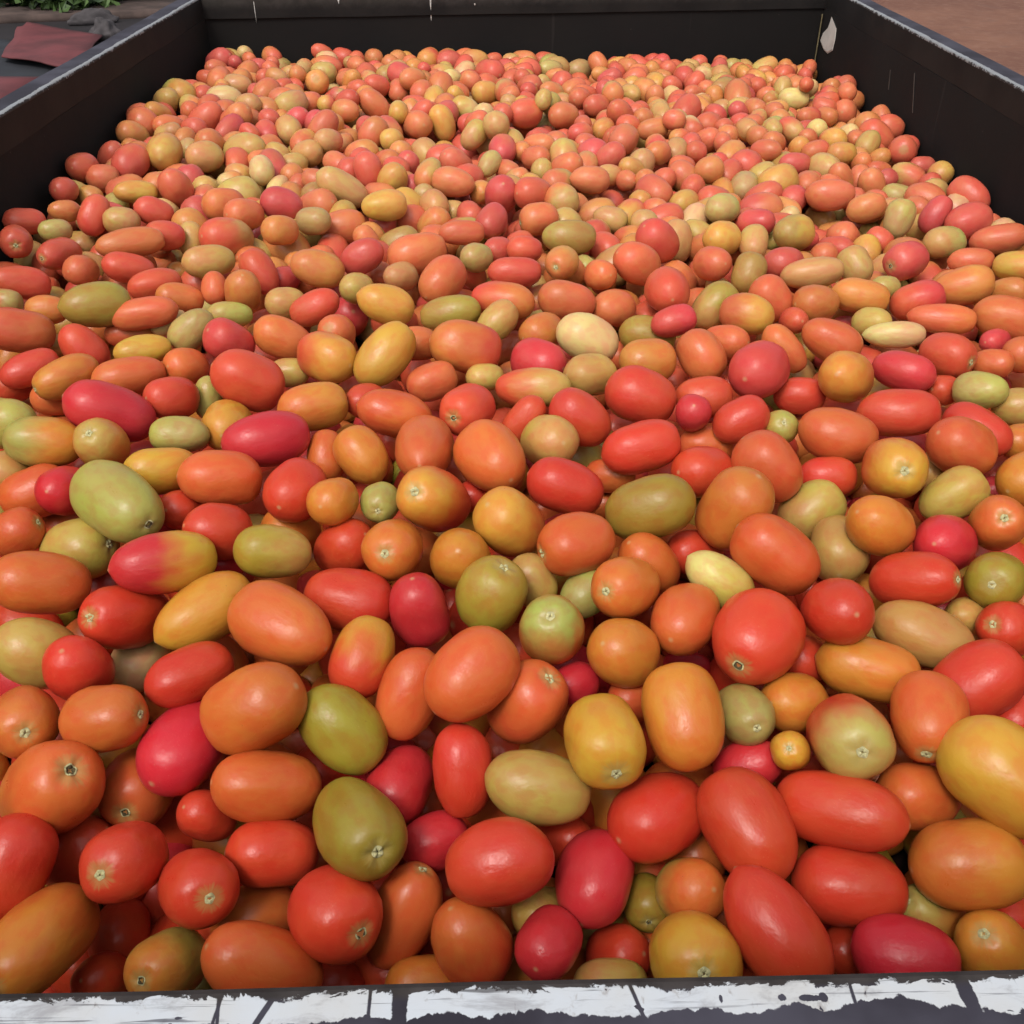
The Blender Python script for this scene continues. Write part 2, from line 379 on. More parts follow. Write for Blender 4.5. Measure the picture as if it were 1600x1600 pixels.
# each line: x y z (0.1 mm, from the eye), half length, half width (0.1 mm), stem direction (percent), stem and tip ripeness, scar, label
TOMATOES = """
-2927 4072 -5015 455 277 62 -24 75 OO s orange-red round tomato showing its stem scar, under an orange-red one, front left
-2500 4324 -5292 293 245 6 -96 26 OO s orange-red round tomato showing its stem scar, left of a crimson one, front left
-2137 4440 -5016 386 253 33 93 -14 RR - crimson oval tomato showing its blossom tip, under a red one, front left
-1649 4462 -4690 364 271 -79 6 -61 OO - large orange-red oval tomato leaning right, right of a crimson one, near middle left
-1558 4132 -5039 359 227 84 30 -45 OO - orange-red long tomato showing its blossom tip, above a red one, front centre left
-1956 4058 -5249 218 160 47 32 -82 rr - small red oval tomato leaning left, under a crimson one, front left
-2318 3618 -5110 292 225 -12 -76 64 rr s red oval tomato showing its stem scar, under an orange-red one, front left
-2826 3965 -5486 268 207 -80 -22 -56 rr - red oval tomato, left of a red one, front left
-2961 3544 -5056 311 225 -32 -73 -60 rr - red oval tomato standing upright, under an orange-red one, front left
-2712 3206 -5278 416 238 -17 -91 38 oo s large amber long tomato showing its stem scar, by the front rail, left
-1858 3498 -5176 282 217 51 -66 55 rr s red oval tomato showing its stem scar, left of an orange-red one, front left
-2545 3680 -5934 256 187 -16 93 -32 rr - small red oval tomato, under a red one, by the front rail, left
-2019 3196 -5500 279 202 -24 -73 64 oT s amber and tan oval tomato showing its stem scar, by the front rail, left
-1621 3616 -5703 287 222 78 56 -27 OO - half hidden orange-red oval tomato leaning right, by the front rail, centre left
-1421 3115 -5373 386 228 69 11 -71 OO - large orange-red long tomato showing its blossom tip, by the front rail, centre left
-1493 3812 -5293 290 205 91 24 -33 rr - red long tomato lying level, above an orange-red one, front centre left
-2510 3286 -5825 207 156 25 48 -84 rr - small red round tomato, under a small red one, by the front rail, left
-950 3825 -5021 442 253 44 -80 42 GG s olive oval tomato showing its stem scar, above a red one, front centre left
-738 4328 -5265 297 212 31 94 -12 RR - crimson oval tomato leaning right, left of a red one, front centre left
-333 4273 -5072 308 197 8 -63 -77 rr - red long tomato standing upright, left of a tan one, front centre left
-495 3969 -5392 231 181 86 46 -22 RR - small crimson oval tomato lying level, under a red one, front centre left
-1036 3387 -5264 300 262 64 -69 33 rr s red round tomato showing its stem scar, by the front rail, centre left
-683 3557 -5562 363 207 40 38 83 OO s orange-red long tomato showing its stem scar, by the front rail, centre left
-252 3384 -5558 305 227 37 -11 -92 rO - red and orange-red oval tomato, by the front rail, centre left
-543 3231 -5785 229 174 96 14 -26 oo - half hidden amber oval tomato lying level, by the front rail, centre left
-77 3616 -5127 336 248 -97 -3 -26 rr - red oval tomato lying level, under a tan one, front centre left
172 4156 -5075 353 229 97 -6 -25 TT - tan long tomato lying level, above a red one, front centre right
529 3786 -5514 317 239 34 93 12 RR - crimson oval tomato leaning right, above a crimson one, front centre right
222 3332 -5505 234 187 36 87 -34 RR - crimson round tomato, under a crimson one, by the front rail, centre right
947 4095 -5296 358 265 78 62 -13 rr - red oval tomato leaning right, under a yellow one, front centre right
1469 3921 -5165 381 270 -40 87 29 rr - large red long tomato leaning left, above a large red one, front centre right
1529 3266 -5266 398 249 52 -69 -50 rr - large red long tomato leaning left, by the front rail, right
1059 3186 -5410 336 259 -2 -70 71 YY s large yellow round tomato showing its stem scar, by the front rail, centre right
1119 3700 -5509 258 200 -40 51 -76 TO - small tan and orange-red round tomato, under a red one, front centre right
880 3810 -5800 203 156 -5 -96 26 GG s small olive long tomato showing its stem scar, by the front rail, centre right
672 3508 -5905 228 172 -63 40 -67 rr - small red oval tomato, under a crimson one, by the front rail, centre right
599 3224 -5758 232 154 100 5 -9 TT - small half hidden tan long tomato lying level, by the front rail, centre right
185 3688 -5766 207 164 67 40 -62 TT - small half hidden tan round tomato, by the front rail, centre right
348 4195 -5664 229 173 -54 50 -68 rr - small half hidden red round tomato, above a crimson one, front centre right
2061 3984 -5109 414 236 -83 48 -29 rr - large red elongated tomato showing its blossom tip, above a red one, front right
2090 3645 -5414 352 240 98 -18 2 rr - red long tomato lying level, under a large red one, front right
2300 3216 -5434 308 233 96 -28 -2 RR - large crimson oval tomato lying level, by the front rail, right
2779 3670 -5215 347 268 100 5 7 oo - large amber oval tomato lying level, above a yellow one, front right
2652 3614 -5651 298 170 -75 -6 65 go s small light green and amber long tomato showing its stem scar, by the front rail, right
2907 3278 -5551 399 228 -53 -13 84 YY s yellow oval tomato showing its stem scar, by the front rail, right
2645 4165 -5193 298 217 90 27 -34 OO - orange-red oval tomato, above a large amber one, front right
3022 4015 -4824 413 294 71 -61 -35 YY - large yellow long tomato leaning left, under a red one, front right
2159 3522 -5892 219 162 78 32 -54 rr - small half hidden red round tomato, under a red one, by the front rail, right
-3350 5451 -4451 342 220 81 40 -44 OO - orange-red long tomato lying level, under an orange-red one, near middle left
-3285 5019 -4714 303 231 65 28 -70 TT - tan oval tomato leaning left, left of a red one, near middle left
-2921 4810 -4693 293 210 0 35 -94 rr - red oval tomato, right of a tan one, near middle left
-2755 5336 -4664 376 228 -37 -72 58 rr s red oval tomato showing its stem scar, left of a yellow one, near middle left
-2189 5337 -4622 383 222 74 66 14 YY - yellow elongated tomato leaning right, above a red one, near middle left
-2755 5326 -5099 276 200 3 98 -18 PP - small cream oval tomato, under a red one, near middle left
-2167 4793 -4719 305 189 77 63 -8 rr - red long tomato showing its blossom tip, under a yellow one, near middle left
-2614 4407 -4719 279 214 96 -11 25 OO s orange-red long tomato showing its stem scar, under a red one, near middle left
-3184 4450 -4813 291 224 49 -73 47 oO s amber and orange-red round tomato showing its stem scar, near middle left
-1594 5129 -4559 403 260 -84 54 8 OO - large orange-red long tomato showing its blossom tip, near middle centre left
-1191 5509 -4668 339 232 -99 11 8 rr - red long tomato lying level, under a red one, near middle centre left
-658 5390 -4656 293 211 14 2 -99 RR - crimson oval tomato standing upright, under an amber one, near middle centre left
-1025 4968 -4714 297 215 30 81 50 Yr - yellow and red oval tomato leaning right, under a red one, near middle centre left
-265 4682 -4597 350 261 66 68 31 OO - large orange-red oval tomato showing its blossom tip, near middle centre left
-694 4747 -4854 325 216 -35 -55 -75 OO - orange-red long tomato leaning right, under a crimson one, near middle centre left
-1118 4487 -4914 338 241 65 -30 -70 GG - olive long tomato leaning left, above an olive one, near middle centre left
-147 5451 -4570 295 247 34 0 94 GG s olive oval tomato showing its stem scar, under an amber one, near middle centre left
100 4727 -4906 315 255 51 -8 85 OO s orange-red oval tomato showing its stem scar, near middle centre right
280 5200 -4676 294 233 -7 -47 88 gO s light green and orange-red round tomato showing its stem scar, near middle centre right
766 5046 -4752 273 239 56 42 -71 oo - amber round tomato showing its blossom tip, under an amber one, near middle centre right
839 5554 -4578 327 218 -58 -69 44 oo s amber oval tomato showing its stem scar, above an amber one, near middle centre right
1258 5363 -4712 339 234 47 87 -18 OO - orange-red oval tomato showing its blossom tip, near middle centre right
1702 5110 -4660 360 306 -53 -85 2 rr s large red round tomato showing its stem scar, near middle centre right
595 4322 -4834 332 255 14 -98 15 YY s yellow oval tomato showing its stem scar, above an amber one, front centre right
1120 4512 -4813 357 257 -8 86 50 oo - amber oval tomato standing upright, above a red one, near middle centre right
1574 4672 -4960 275 194 9 -90 43 gg s small light green round tomato showing its stem scar, near middle centre right
438 4984 -4988 195 146 79 58 -20 RR - small crimson oval tomato leaning right, above a yellow one, near middle centre right
865 4969 -5125 208 159 73 48 -49 OO - small half hidden orange-red oval tomato, above a yellow one, near middle centre right
1582 4430 -5207 241 171 -85 1 -52 RR - small crimson long tomato leaning right, above a large red one, front centre right
1966 4860 -5051 279 211 74 47 -48 oo - amber round tomato, under a small red one, near middle right
1812 4338 -4956 167 128 -33 -52 78 Yo s small yellow and amber round tomato showing its stem scar, front right
2202 4399 -4890 371 259 -13 -83 54 gr s light green and red round tomato showing its stem scar, front right
2708 4493 -4799 323 239 -31 -95 -9 OO s orange-red oval tomato showing its stem scar, under a tan one, near middle right
3175 4832 -4835 350 250 81 29 51 rr - red long tomato leaning right, under a red one, near middle right
2505 5025 -4891 360 219 95 -29 -8 oo - amber long tomato lying level, under a red one, near middle right
2980 5317 -4843 371 219 89 -41 -19 TT - tan long tomato leaning left, under a red one, near middle right
2278 5257 -4554 299 230 -13 80 -59 rr - red oval tomato showing its blossom tip, above an amber one, near middle right
2991 5693 -4637 337 213 68 -55 49 rr s red long tomato showing its stem scar, under a crimson one, near middle right
3413 5605 -4899 200 144 76 49 -43 TT - small tan round tomato, right of a tan one, near middle right
3612 5358 -4824 256 197 -78 -32 53 rr s red long tomato showing its stem scar, above a red one, near middle right
3623 5737 -4654 272 210 -54 -74 40 GG s olive round tomato showing its stem scar, above a red one, near middle right
2154 5300 -5055 235 176 64 55 -53 rr - small half hidden red round tomato, above an amber one, near middle right
-3894 7035 -4238 319 211 -96 -17 20 gY - light green and yellow long tomato lying level, above a crimson one, middle left
-4421 7478 -4310 302 221 -94 30 -17 gg - half hidden light green oval tomato, middle left
-3404 7001 -4260 267 205 -3 -56 83 To s tan and amber oval tomato showing its stem scar, middle left
-2842 7260 -4310 251 157 -99 -12 7 gg - light green long tomato lying level, above a yellow one, middle left
-2861 6769 -4351 300 192 86 47 -20 YY - yellow long tomato lying level, under a light green one, middle left
-3001 6183 -4252 454 262 74 -67 -2 gg s large light green oval tomato showing its stem scar, above a tan one, middle left
-3348 6062 -4619 313 241 93 -20 31 TT s tan oval tomato showing its stem scar, under a large light green one, middle left
-3551 6481 -4365 270 197 4 83 -56 RR - crimson round tomato, right of an orange-red one, middle left
-3903 6693 -4508 288 209 -92 -37 -16 OO - orange-red oval tomato leaning right, left of a crimson one, middle left
-3801 6059 -4464 232 182 91 9 40 OO s orange-red oval tomato showing its stem scar, under an orange-red one, middle left
-2484 5566 -4356 379 217 82 52 -22 YR - large yellow and crimson long tomato showing its blossom tip, middle left
-2325 6586 -4312 332 219 89 35 -29 OO - orange-red long tomato lying level, above a red one, middle left
-2638 6459 -4529 215 158 26 79 -55 rr - small red oval tomato, under a yellow one, middle left
-2239 6046 -4436 273 213 69 48 -54 rr - red oval tomato lying level, under an orange-red one, middle left
-2059 7126 -4261 376 229 90 44 -6 RR - large crimson long tomato lying level, above a red one, middle centre left
-2529 7597 -4411 306 220 -11 97 -24 YY - yellow round tomato, under a large red one, middle left
-1724 6486 -4350 308 237 19 97 -12 rr - red round tomato, under a large crimson one, middle centre left
-1383 6290 -4332 254 183 22 88 -43 oo - small amber round tomato, above a red one, middle centre left
-1595 7205 -4481 233 164 -4 68 73 OO - small orange-red long tomato standing upright, under an amber one, middle centre left
-1267 7063 -4393 270 204 -59 56 59 oo - amber oval tomato leaning left, under an orange-red one, middle centre left
-1043 6418 -4433 203 156 3 -96 27 gg s small light green oval tomato showing its stem scar, middle centre left
-1766 5793 -4438 289 198 90 28 -32 TG - tan and olive long tomato lying level, right of a red one, middle centre left
-1317 6148 -4666 275 209 -71 27 -64 rr - red oval tomato, above a red one, middle centre left
-896 5872 -4481 291 224 -8 -85 52 oo s amber round tomato showing its stem scar, above a crimson one, middle centre left
-744 7145 -4373 434 248 0 98 -22 OO - orange-red oval tomato showing its blossom tip, middle centre left
-170 6934 -4325 360 271 -45 89 5 OO - large orange-red oval tomato, under a red one, middle centre left
332 7310 -4417 297 231 -33 81 -49 TT - tan round tomato, above a red one, middle centre right
433 6611 -4409 322 216 93 -7 -36 rr - red long tomato leaning left, under a tan one, middle centre right
-612 6379 -4369 428 245 -28 -70 65 Yr s yellow and red oval tomato showing its stem scar, middle centre left
-15 6176 -4457 324 241 51 35 -78 OY - orange-red and yellow oval tomato, right of an amber one, middle centre left
482 5928 -4469 308 230 -91 -40 -1 OO s orange-red oval tomato showing its stem scar, under a red one, middle centre right
-384 5847 -4540 298 229 1 67 -74 oo - amber round tomato showing its blossom tip, above an olive one, middle centre left
155 5793 -4718 219 169 49 -32 -81 TT - small tan oval tomato leaning left, right of an olive one, near middle centre right
555 5726 -4788 222 173 73 63 25 gg - small light green oval tomato leaning right, near middle centre right
853 7206 -4679 223 152 -96 24 -16 OO - small orange-red long tomato lying level, right of a red one, middle centre right
1099 7132 -4353 346 215 97 18 19 rr - red long tomato lying level, under a large red one, middle centre right
1180 8003 -4342 336 250 94 -8 -34 rr - large red oval tomato leaning left, under an amber one, far middle centre right
1082 6359 -4434 365 245 -91 12 -39 GG - large olive long tomato lying level, above an orange-red one, middle centre right
1605 6972 -4501 290 220 80 51 -33 rr - red oval tomato, under an orange-red one, middle centre right
1787 7784 -4723 256 190 98 16 -10 OO - half hidden orange-red oval tomato lying level, above a red one, middle centre right
2135 6935 -4426 325 255 66 -35 -66 OO - orange-red oval tomato leaning left, under a red one, middle right
2415 7709 -4509 201 155 -5 -68 73 gY s small light green and yellow oval tomato showing its stem scar, middle right
1741 6311 -4419 360 264 -35 13 -93 oo - large amber oval tomato leaning right, under a red one, middle centre right
1971 5829 -4490 353 252 80 -37 -47 OO - large orange-red long tomato leaning left, under a tan one, middle right
1556 5753 -4673 288 182 80 -37 -48 TP - tan and cream long tomato leaning left, near middle centre right
1479 6349 -4864 257 186 88 38 -29 rr - small half hidden red oval tomato lying level, middle centre right
1063 5999 -4708 290 209 61 14 -78 OO - orange-red oval tomato leaning left, under a large olive one, middle centre right
2519 6786 -4759 296 230 83 31 47 TT - tan oval tomato leaning right, under a red one, middle right
2641 6335 -4828 305 237 24 97 10 TT - tan oval tomato, under a tan one, middle right
2865 6195 -4484 290 227 81 19 -56 oo - amber oval tomato, above a red one, middle right
2869 7479 -4427 351 240 96 -23 -16 OO - orange-red long tomato lying level, above a red one, middle right
3192 6924 -4444 338 260 -13 -85 51 YO s yellow and orange-red oval tomato showing its stem scar, middle right
3879 7279 -4443 322 252 81 17 -56 OO - orange-red oval tomato, above a tan one, middle right
3653 6742 -4585 291 200 85 13 50 TT - tan long tomato leaning right, above a crimson one, middle right
3832 6303 -4555 369 211 -31 -68 66 OO s orange-red round tomato showing its stem scar, under an amber one, middle right
3356 6136 -4625 311 223 57 66 -50 RR - crimson round tomato, above a red one, middle right
4370 7007 -4569 304 221 78 62 6 oo - half hidden amber oval tomato, above an orange-red one, middle right
2725 7134 -4651 254 176 99 -10 6 rr - red long tomato lying level, above a tan one, middle right
4188 7699 -4517 331 206 -70 70 16 rr - red long tomato leaning left, under a light green one, middle right
-3448 7421 -4169 389 234 79 28 -54 RR - large crimson long tomato leaning left, under an orange-red one, far middle left
-4067 8059 -4162 312 179 -70 -71 -10 oo s amber elongated tomato showing its stem scar, under a red one, far middle left
-4124 8651 -4179 269 194 44 2 -90 rr - red oval tomato leaning left, above an amber one, far middle left
-3534 8177 -4223 339 181 85 53 -8 OO - orange-red elongated tomato lying level, under a yellow one, far middle left
-3060 7832 -4262 267 193 54 74 -40 rr - red oval tomato lying level, under an orange-red one, far middle left
-3553 8663 -4198 276 146 86 50 -9 YY - yellow elongated tomato lying level, above an orange-red one, far middle left
-4136 9200 -3956 347 219 84 53 -14 GG - large olive long tomato lying level, above a red one, far middle left
-4790 8846 -4076 339 214 79 48 -37 OO - large orange-red long tomato lying level, above a red one, far middle left
-4480 8263 -4181 281 158 73 67 13 rr - red elongated tomato leaning right, left of an amber one, far middle left
-4785 9481 -4140 215 149 -97 -22 9 oo - small amber long tomato lying level, under a red one, far middle left
-5214 9960 -4037 309 173 80 47 -37 rr - red elongated tomato lying level, above a small amber one, far middle left
-3690 9226 -4063 334 158 -97 -24 -8 OO - orange-red elongated tomato lying level, under a red one, far middle left
-3174 9013 -4146 258 174 -77 -31 -55 gg - light green long tomato leaning right, left of a crimson one, far middle left
-3110 8511 -4286 237 181 45 80 -40 OO - orange-red oval tomato, above a red one, far middle left
-4205 10400 -4038 285 165 85 41 -34 rr - red elongated tomato lying level, under an orange-red one, far end left
-3808 10005 -4077 291 167 85 52 1 rr - red elongated tomato lying level, right of a red one, far middle left
-4701 10322 -4051 215 165 26 90 -35 OO - small orange-red oval tomato, right of a red one, far end left
-3500 9806 -4145 254 152 87 37 -34 OO - orange-red long tomato lying level, right of a red one, far middle left
-2760 8819 -4178 264 203 53 49 -69 RR - crimson oval tomato leaning left, above a large red one, far middle left
-2408 8031 -4193 342 248 81 18 -56 rr - large red oval tomato leaning left, under a crimson one, far middle left
-2263 8973 -4210 299 200 83 17 -54 OO - orange-red long tomato leaning left, under a tan one, far middle centre left
-1768 8556 -4214 304 241 -80 60 -2 rY - red and yellow oval tomato, above an amber one, far middle centre left
-1218 8537 -4171 363 228 63 56 54 YY - large yellow long tomato leaning right, under a yellow one, far middle centre left
-1311 9628 -4133 310 203 90 16 -40 YY - yellow long tomato leaning left, under a small tan one, far middle centre left
-1771 7734 -4293 319 209 91 41 -3 oo - amber long tomato lying level, under a small tan one, far middle centre left
-2055 9599 -4156 277 170 -91 -16 -38 rr - red long tomato leaning right, under an amber one, far middle centre left
-2391 9774 -4182 222 166 77 59 -25 TT - tan oval tomato lying level, under a red one, far middle centre left
-2837 9849 -4084 253 192 -20 45 -87 oo - amber oval tomato, under a red one, far middle left
-3173 9967 -4097 183 140 -8 61 79 OO - small orange-red oval tomato standing upright, under a tan one, far middle left
-2141 10444 -4070 308 201 90 24 -37 oo - amber long tomato lying level, above a red one, far end centre left
-2771 10349 -4069 271 179 -52 37 77 rr - red long tomato leaning left, above an amber one, far end centre left
-2904 9481 -4189 236 136 90 39 -17 gg - small light green elongated tomato lying level, above a crimson one, far middle left
-1038 7681 -4348 347 209 92 12 -36 OO - orange-red long tomato lying level, above an amber one, middle centre left
-1246 10473 -4170 220 160 57 76 -30 TT - small tan oval tomato, above a yellow one, far end centre left
-2165 8616 -4408 198 141 -100 -2 1 TT - small tan long tomato lying level, above an amber one, far middle centre left
-1693 10770 -4061 265 184 -87 -11 -48 RR - crimson long tomato leaning right, right of an amber one, far end centre left
-448 8753 -4208 358 257 95 13 -29 ro - large red and amber oval tomato lying level, far middle centre left
752 9013 -4242 329 232 90 -6 -43 PP - large cream long tomato leaning left, above a tan one, far middle centre right
734 8380 -4314 269 197 83 49 -25 TT - tan oval tomato lying level, above a red one, far middle centre right
-394 7708 -4311 286 220 -44 -88 17 rr s red oval tomato showing its stem scar, far middle centre left
189 8108 -4299 359 181 -98 16 -9 rT - red and tan elongated tomato lying level, under a crimson one, far middle centre right
613 7633 -4347 306 225 78 -16 -60 rr - red oval tomato leaning left, under a tan one, middle centre right
97 7676 -4404 257 147 -63 -22 -74 rr - small red elongated tomato leaning right, under a red and tan one, middle centre right
-151 9402 -4218 247 174 69 47 55 TT - tan long tomato leaning right, right of an olive one, far middle centre left
302 9327 -4304 258 194 72 69 -3 oo - amber oval tomato, above a crimson one, far middle centre right
262 8682 -4331 289 221 -79 61 -7 RR - crimson oval tomato lying level, under an amber one, far middle centre right
-102 9839 -4188 350 200 -98 20 6 ro - red and amber elongated tomato lying level, above a tan one, far middle centre left
588 9911 -4218 318 208 98 5 -21 OO - orange-red long tomato lying level, above a large cream one, far middle centre right
-755 10258 -4128 316 226 53 80 29 OO - orange-red oval tomato leaning right, above an olive one, far middle centre left
-648 9608 -4231 331 184 -98 3 -20 GG - olive elongated tomato lying level, under an orange-red one, far middle centre left
36 10644 -4185 314 170 99 15 -6 rr - red elongated tomato lying level, under a red one, far end centre right
569 10821 -4148 242 186 -35 -93 13 oY s amber and yellow long tomato showing its stem scar, far end centre right
999 10653 -4227 215 170 -46 82 -33 OO - small orange-red round tomato, above an orange-red one, far end centre right
-753 8292 -4329 246 178 90 40 17 OO - orange-red oval tomato leaning right, left of a red one, far middle centre left
-258 8467 -4386 189 133 97 20 -10 TT - small tan long tomato lying level, above a red one, far middle centre left
1102 10060 -4371 271 199 79 56 -24 OO - leftmost orange-red oval tomato lying level, far middle centre right
1680 10121 -4197 310 238 -6 99 -10 Or - orange-red and red oval tomato showing its blossom tip, far middle centre right
1669 9433 -4246 242 156 97 13 22 RR - crimson long tomato lying level, right of an olive one, far middle centre right
1439 9619 -4491 310 214 98 -2 -18 GG - olive long tomato lying level, above an amber one, far middle centre right
1325 8725 -4332 285 210 98 19 -9 oo - amber oval tomato lying level, under an olive one, far middle centre right
1863 8841 -4340 282 224 -51 65 57 OO - orange-red oval tomato leaning left, above a red one, far middle centre right
2360 8478 -4316 345 265 56 81 -16 RR - large crimson oval tomato showing its blossom tip, far middle centre right
2172 9207 -4369 258 186 -77 58 -28 OO - rightmost orange-red oval tomato lying level, far middle centre right
2466 9677 -4276 294 218 -89 46 -2 OY - orange-red and yellow oval tomato lying level, far middle centre right
2834 10130 -4282 272 212 67 -14 -73 OO - orange-red oval tomato leaning left, under a crimson one, far middle right
2207 10058 -4340 297 212 72 33 61 GT - olive and tan long tomato leaning right, far middle centre right
2685 10696 -4221 244 185 30 49 82 GG - olive oval tomato standing upright, under a tan one, far end centre right
3418 10722 -4223 360 171 98 -7 17 TT - tan elongated tomato lying level, above an amber one, far end right
3162 11057 -4246 252 197 93 35 -13 RR - crimson oval tomato, left of a tan one, far end right
3281 9989 -4288 262 203 95 30 -13 oo - amber oval tomato, under a tan one, far middle right
3252 9193 -4341 323 211 90 -26 -34 OO - orange-red long tomato leaning left, above an amber one, far middle right
2759 9086 -4382 289 165 66 -33 -68 OO - orange-red elongated tomato leaning left, right of a large crimson one, far middle right
1801 8180 -4439 275 196 100 1 0 rr - red long tomato lying level, above a small crimson one, far middle centre right
1633 7775 -4394 208 160 14 63 -77 RR - small crimson oval tomato showing its blossom tip, under a red one, middle centre right
2056 7708 -4416 269 193 87 25 42 rr - red oval tomato leaning right, above an orange-red one, middle centre right
2798 8486 -4583 254 178 100 -7 4 rr - red long tomato lying level, left of an amber one, far middle right
3174 8393 -4348 420 240 49 74 -46 oo - amber round tomato showing its blossom tip, under an orange-red one, far middle right
3786 8588 -4380 308 190 -82 57 -1 RR - crimson long tomato lying level, above a red one, far middle right
3509 7821 -4407 367 218 98 -17 10 rr - red long tomato lying level, under a crimson one, middle right
4352 8958 -4397 287 221 55 -82 13 rr s red long tomato showing its stem scar, right of a crimson one, far middle right
4416 8263 -4422 252 179 -80 53 -28 gg - light green long tomato lying level, above a red one, far middle right
5050 10476 -4284 340 211 95 -13 28 oo - amber long tomato lying level, under an orange-red one, far middle right
5272 9786 -4368 345 228 93 -33 -13 OO - large orange-red long tomato lying level, far middle right
4450 10171 -4329 299 207 95 -6 30 Rr - crimson and red long tomato lying level, above a cream one, far middle right
4591 9789 -4370 359 161 97 -26 2 OO - orange-red elongated tomato lying level, above a red one, far middle right
3816 10176 -4279 319 185 97 -21 -10 oo - amber elongated tomato lying level, under a tan one, far middle right
3968 9414 -4380 316 137 98 -19 9 PP - cream elongated tomato lying level, above a crimson one, far middle right
4613 11119 -4239 277 213 -85 -52 -3 RR s crimson oval tomato showing its stem scar, far end right
4814 8939 -4473 204 146 -80 54 -27 OO - small orange-red long tomato lying level, above a light green one, far middle right
4803 8209 -4564 242 186 97 -22 12 TT - half hidden tan oval tomato lying level, right of a red one, far middle right
5947 11119 -4293 297 177 -80 56 -21 YY - yellow long tomato lying level, under an orange-red one, far end right
3996 11039 -4263 236 183 -39 65 66 TT - tan oval tomato leaning left, above an amber one, far end right
-5842 13635 -3882 273 196 6 96 -27 rr - red round tomato, far end left
-5805 11600 -3932 242 157 81 56 -19 rr - red long tomato lying level, above a red one, far end left
-5634 10921 -3937 232 178 40 -91 13 rr s red round tomato showing its stem scar, under a red one, far end left
-5039 10624 -3976 293 168 -27 -94 20 rr s red long tomato showing its stem scar, far end left
-5057 11838 -3934 261 175 31 59 74 rr - red long tomato leaning right, left of a tan one, far end left
-4701 11723 -3966 221 166 -99 -14 5 TT - tan oval tomato lying level, above an orange-red one, far end left
-4274 10782 -3902 384 162 86 50 -4 OO - orange-red elongated tomato lying level, above a red one, far end left
-4394 12019 -3954 241 169 81 36 -47 rr - red long tomato leaning left, right of a tan one, far end left
-4385 12956 -3943 284 213 8 62 -78 rr - red oval tomato, under a yellow one, far end left
-4852 12786 -3949 278 138 87 47 -14 YY - yellow elongated tomato lying level, left of a red one, far end left
-3361 10552 -4023 295 181 89 45 -8 TT - tan long tomato lying level, above a small orange-red one, far end left
-1617 12471 -4021 298 191 95 31 -1 YY - yellow long tomato lying level, right of a tan one, far end centre left
-1996 13890 -4007 272 191 14 -6 -99 rr - red long tomato standing upright, right of a tan one, far end centre left
-2259 13222 -4024 371 201 82 15 -56 TT - tan elongated tomato leaning left, left of a yellow one, far end centre left
-2909 12408 -3993 272 198 88 31 -37 RR - crimson oval tomato lying level, above an amber one, far end centre left
-2427 11908 -4028 225 169 -90 40 -14 gg - light green oval tomato lying level, right of a crimson one, far end centre left
-2756 11515 -4011 231 175 70 68 -24 oo - amber oval tomato lying level, under a crimson one, far end centre left
-3299 12052 -3997 265 193 60 76 -25 OO - orange-red oval tomato lying level, left of a crimson one, far end left
-3628 12380 -3984 277 205 81 56 -18 OO - orange-red oval tomato lying level, left of an orange-red one, far end left
-1081 10904 -4058 354 229 93 34 14 OO - large orange-red long tomato lying level, far end centre left
-801 13540 -4052 302 196 -98 17 13 oO - amber and orange-red long tomato lying level, far end centre left
336 12162 -4098 254 196 -96 -26 -8 OO s large orange-red elongated tomato showing its stem scar, far end centre right
698 11682 -4148 338 205 99 11 -4 GG - olive long tomato lying level, above an amber and yellow one, far end centre right
-399 10806 -4075 225 164 53 79 -30 gg - small light green oval tomato, under an orange-red one, far end centre left
273 13174 -4086 287 209 71 67 -21 rr - red oval tomato lying level, right of a crimson one, far end centre right
149 11136 -4106 214 161 98 19 -7 rr - red oval tomato lying level, above a red one, far end centre right
-255 12106 -4095 258 187 34 87 36 RR - crimson oval tomato leaning right, under a crimson one, far end centre left
-602 11646 -4088 282 151 98 20 -7 OO - orange-red elongated tomato lying level, left of a crimson one, far end centre left
1082 13811 -4098 281 182 99 8 -11 oo - amber long tomato lying level, far end centre right
1754 11562 -4153 297 226 63 32 -70 rr - red oval tomato leaning left, far end centre right
1425 10832 -4167 297 229 79 25 -55 OO - orange-red oval tomato leaning left, far end centre right
2298 10882 -4179 255 194 -40 86 -33 OO - orange-red round tomato, under a yellow one, far end centre right
2548 11692 -4176 278 213 63 73 -26 YY - yellow round tomato, above an orange-red one, far end centre right
2749 12837 -4190 257 197 76 62 -20 gg - light green oval tomato, above a yellow one, far end centre right
3487 11968 -4201 284 217 83 52 -18 YG - yellow and olive oval tomato, above a crimson one, far end right
2933 11645 -4214 242 175 14 82 56 TT - tan oval tomato standing upright, above an olive one, far end centre right
5002 12590 -4234 262 186 31 39 87 gg - light green long tomato standing upright, right of an amber one, far end right
5564 12834 -4256 266 173 52 25 81 RR - crimson long tomato leaning right, left of a crimson one, far end right
5901 12603 -4272 312 236 92 35 16 RR - crimson oval tomato leaning right, right of a crimson one, far end right
6314 13656 -4270 315 217 -65 66 38 rr - red long tomato leaning left, right of a crimson one, far end right
5332 11840 -4285 266 193 99 15 -5 gT - light green and tan oval tomato lying level, under a crimson one, far end right
4367 13551 -4211 338 215 99 -11 3 OO - orange-red long tomato lying level, left of an amber one, far end right
4711 13033 -4237 261 183 96 -4 28 oo - amber long tomato lying level, right of an orange-red one, far end right
5528 11433 -4359 267 166 97 -23 9 OO - orange-red long tomato lying level, above an amber one, far end right
6094 12067 -4310 341 181 95 -19 25 OO - orange-red elongated tomato lying level, above a yellow one, far end right
-1119 16508 -4005 295 191 32 -2 -95 YY - yellow long tomato leaning left, far end centre left
215 17374 -4061 312 242 76 63 -15 rr - red oval tomato, far end centre right
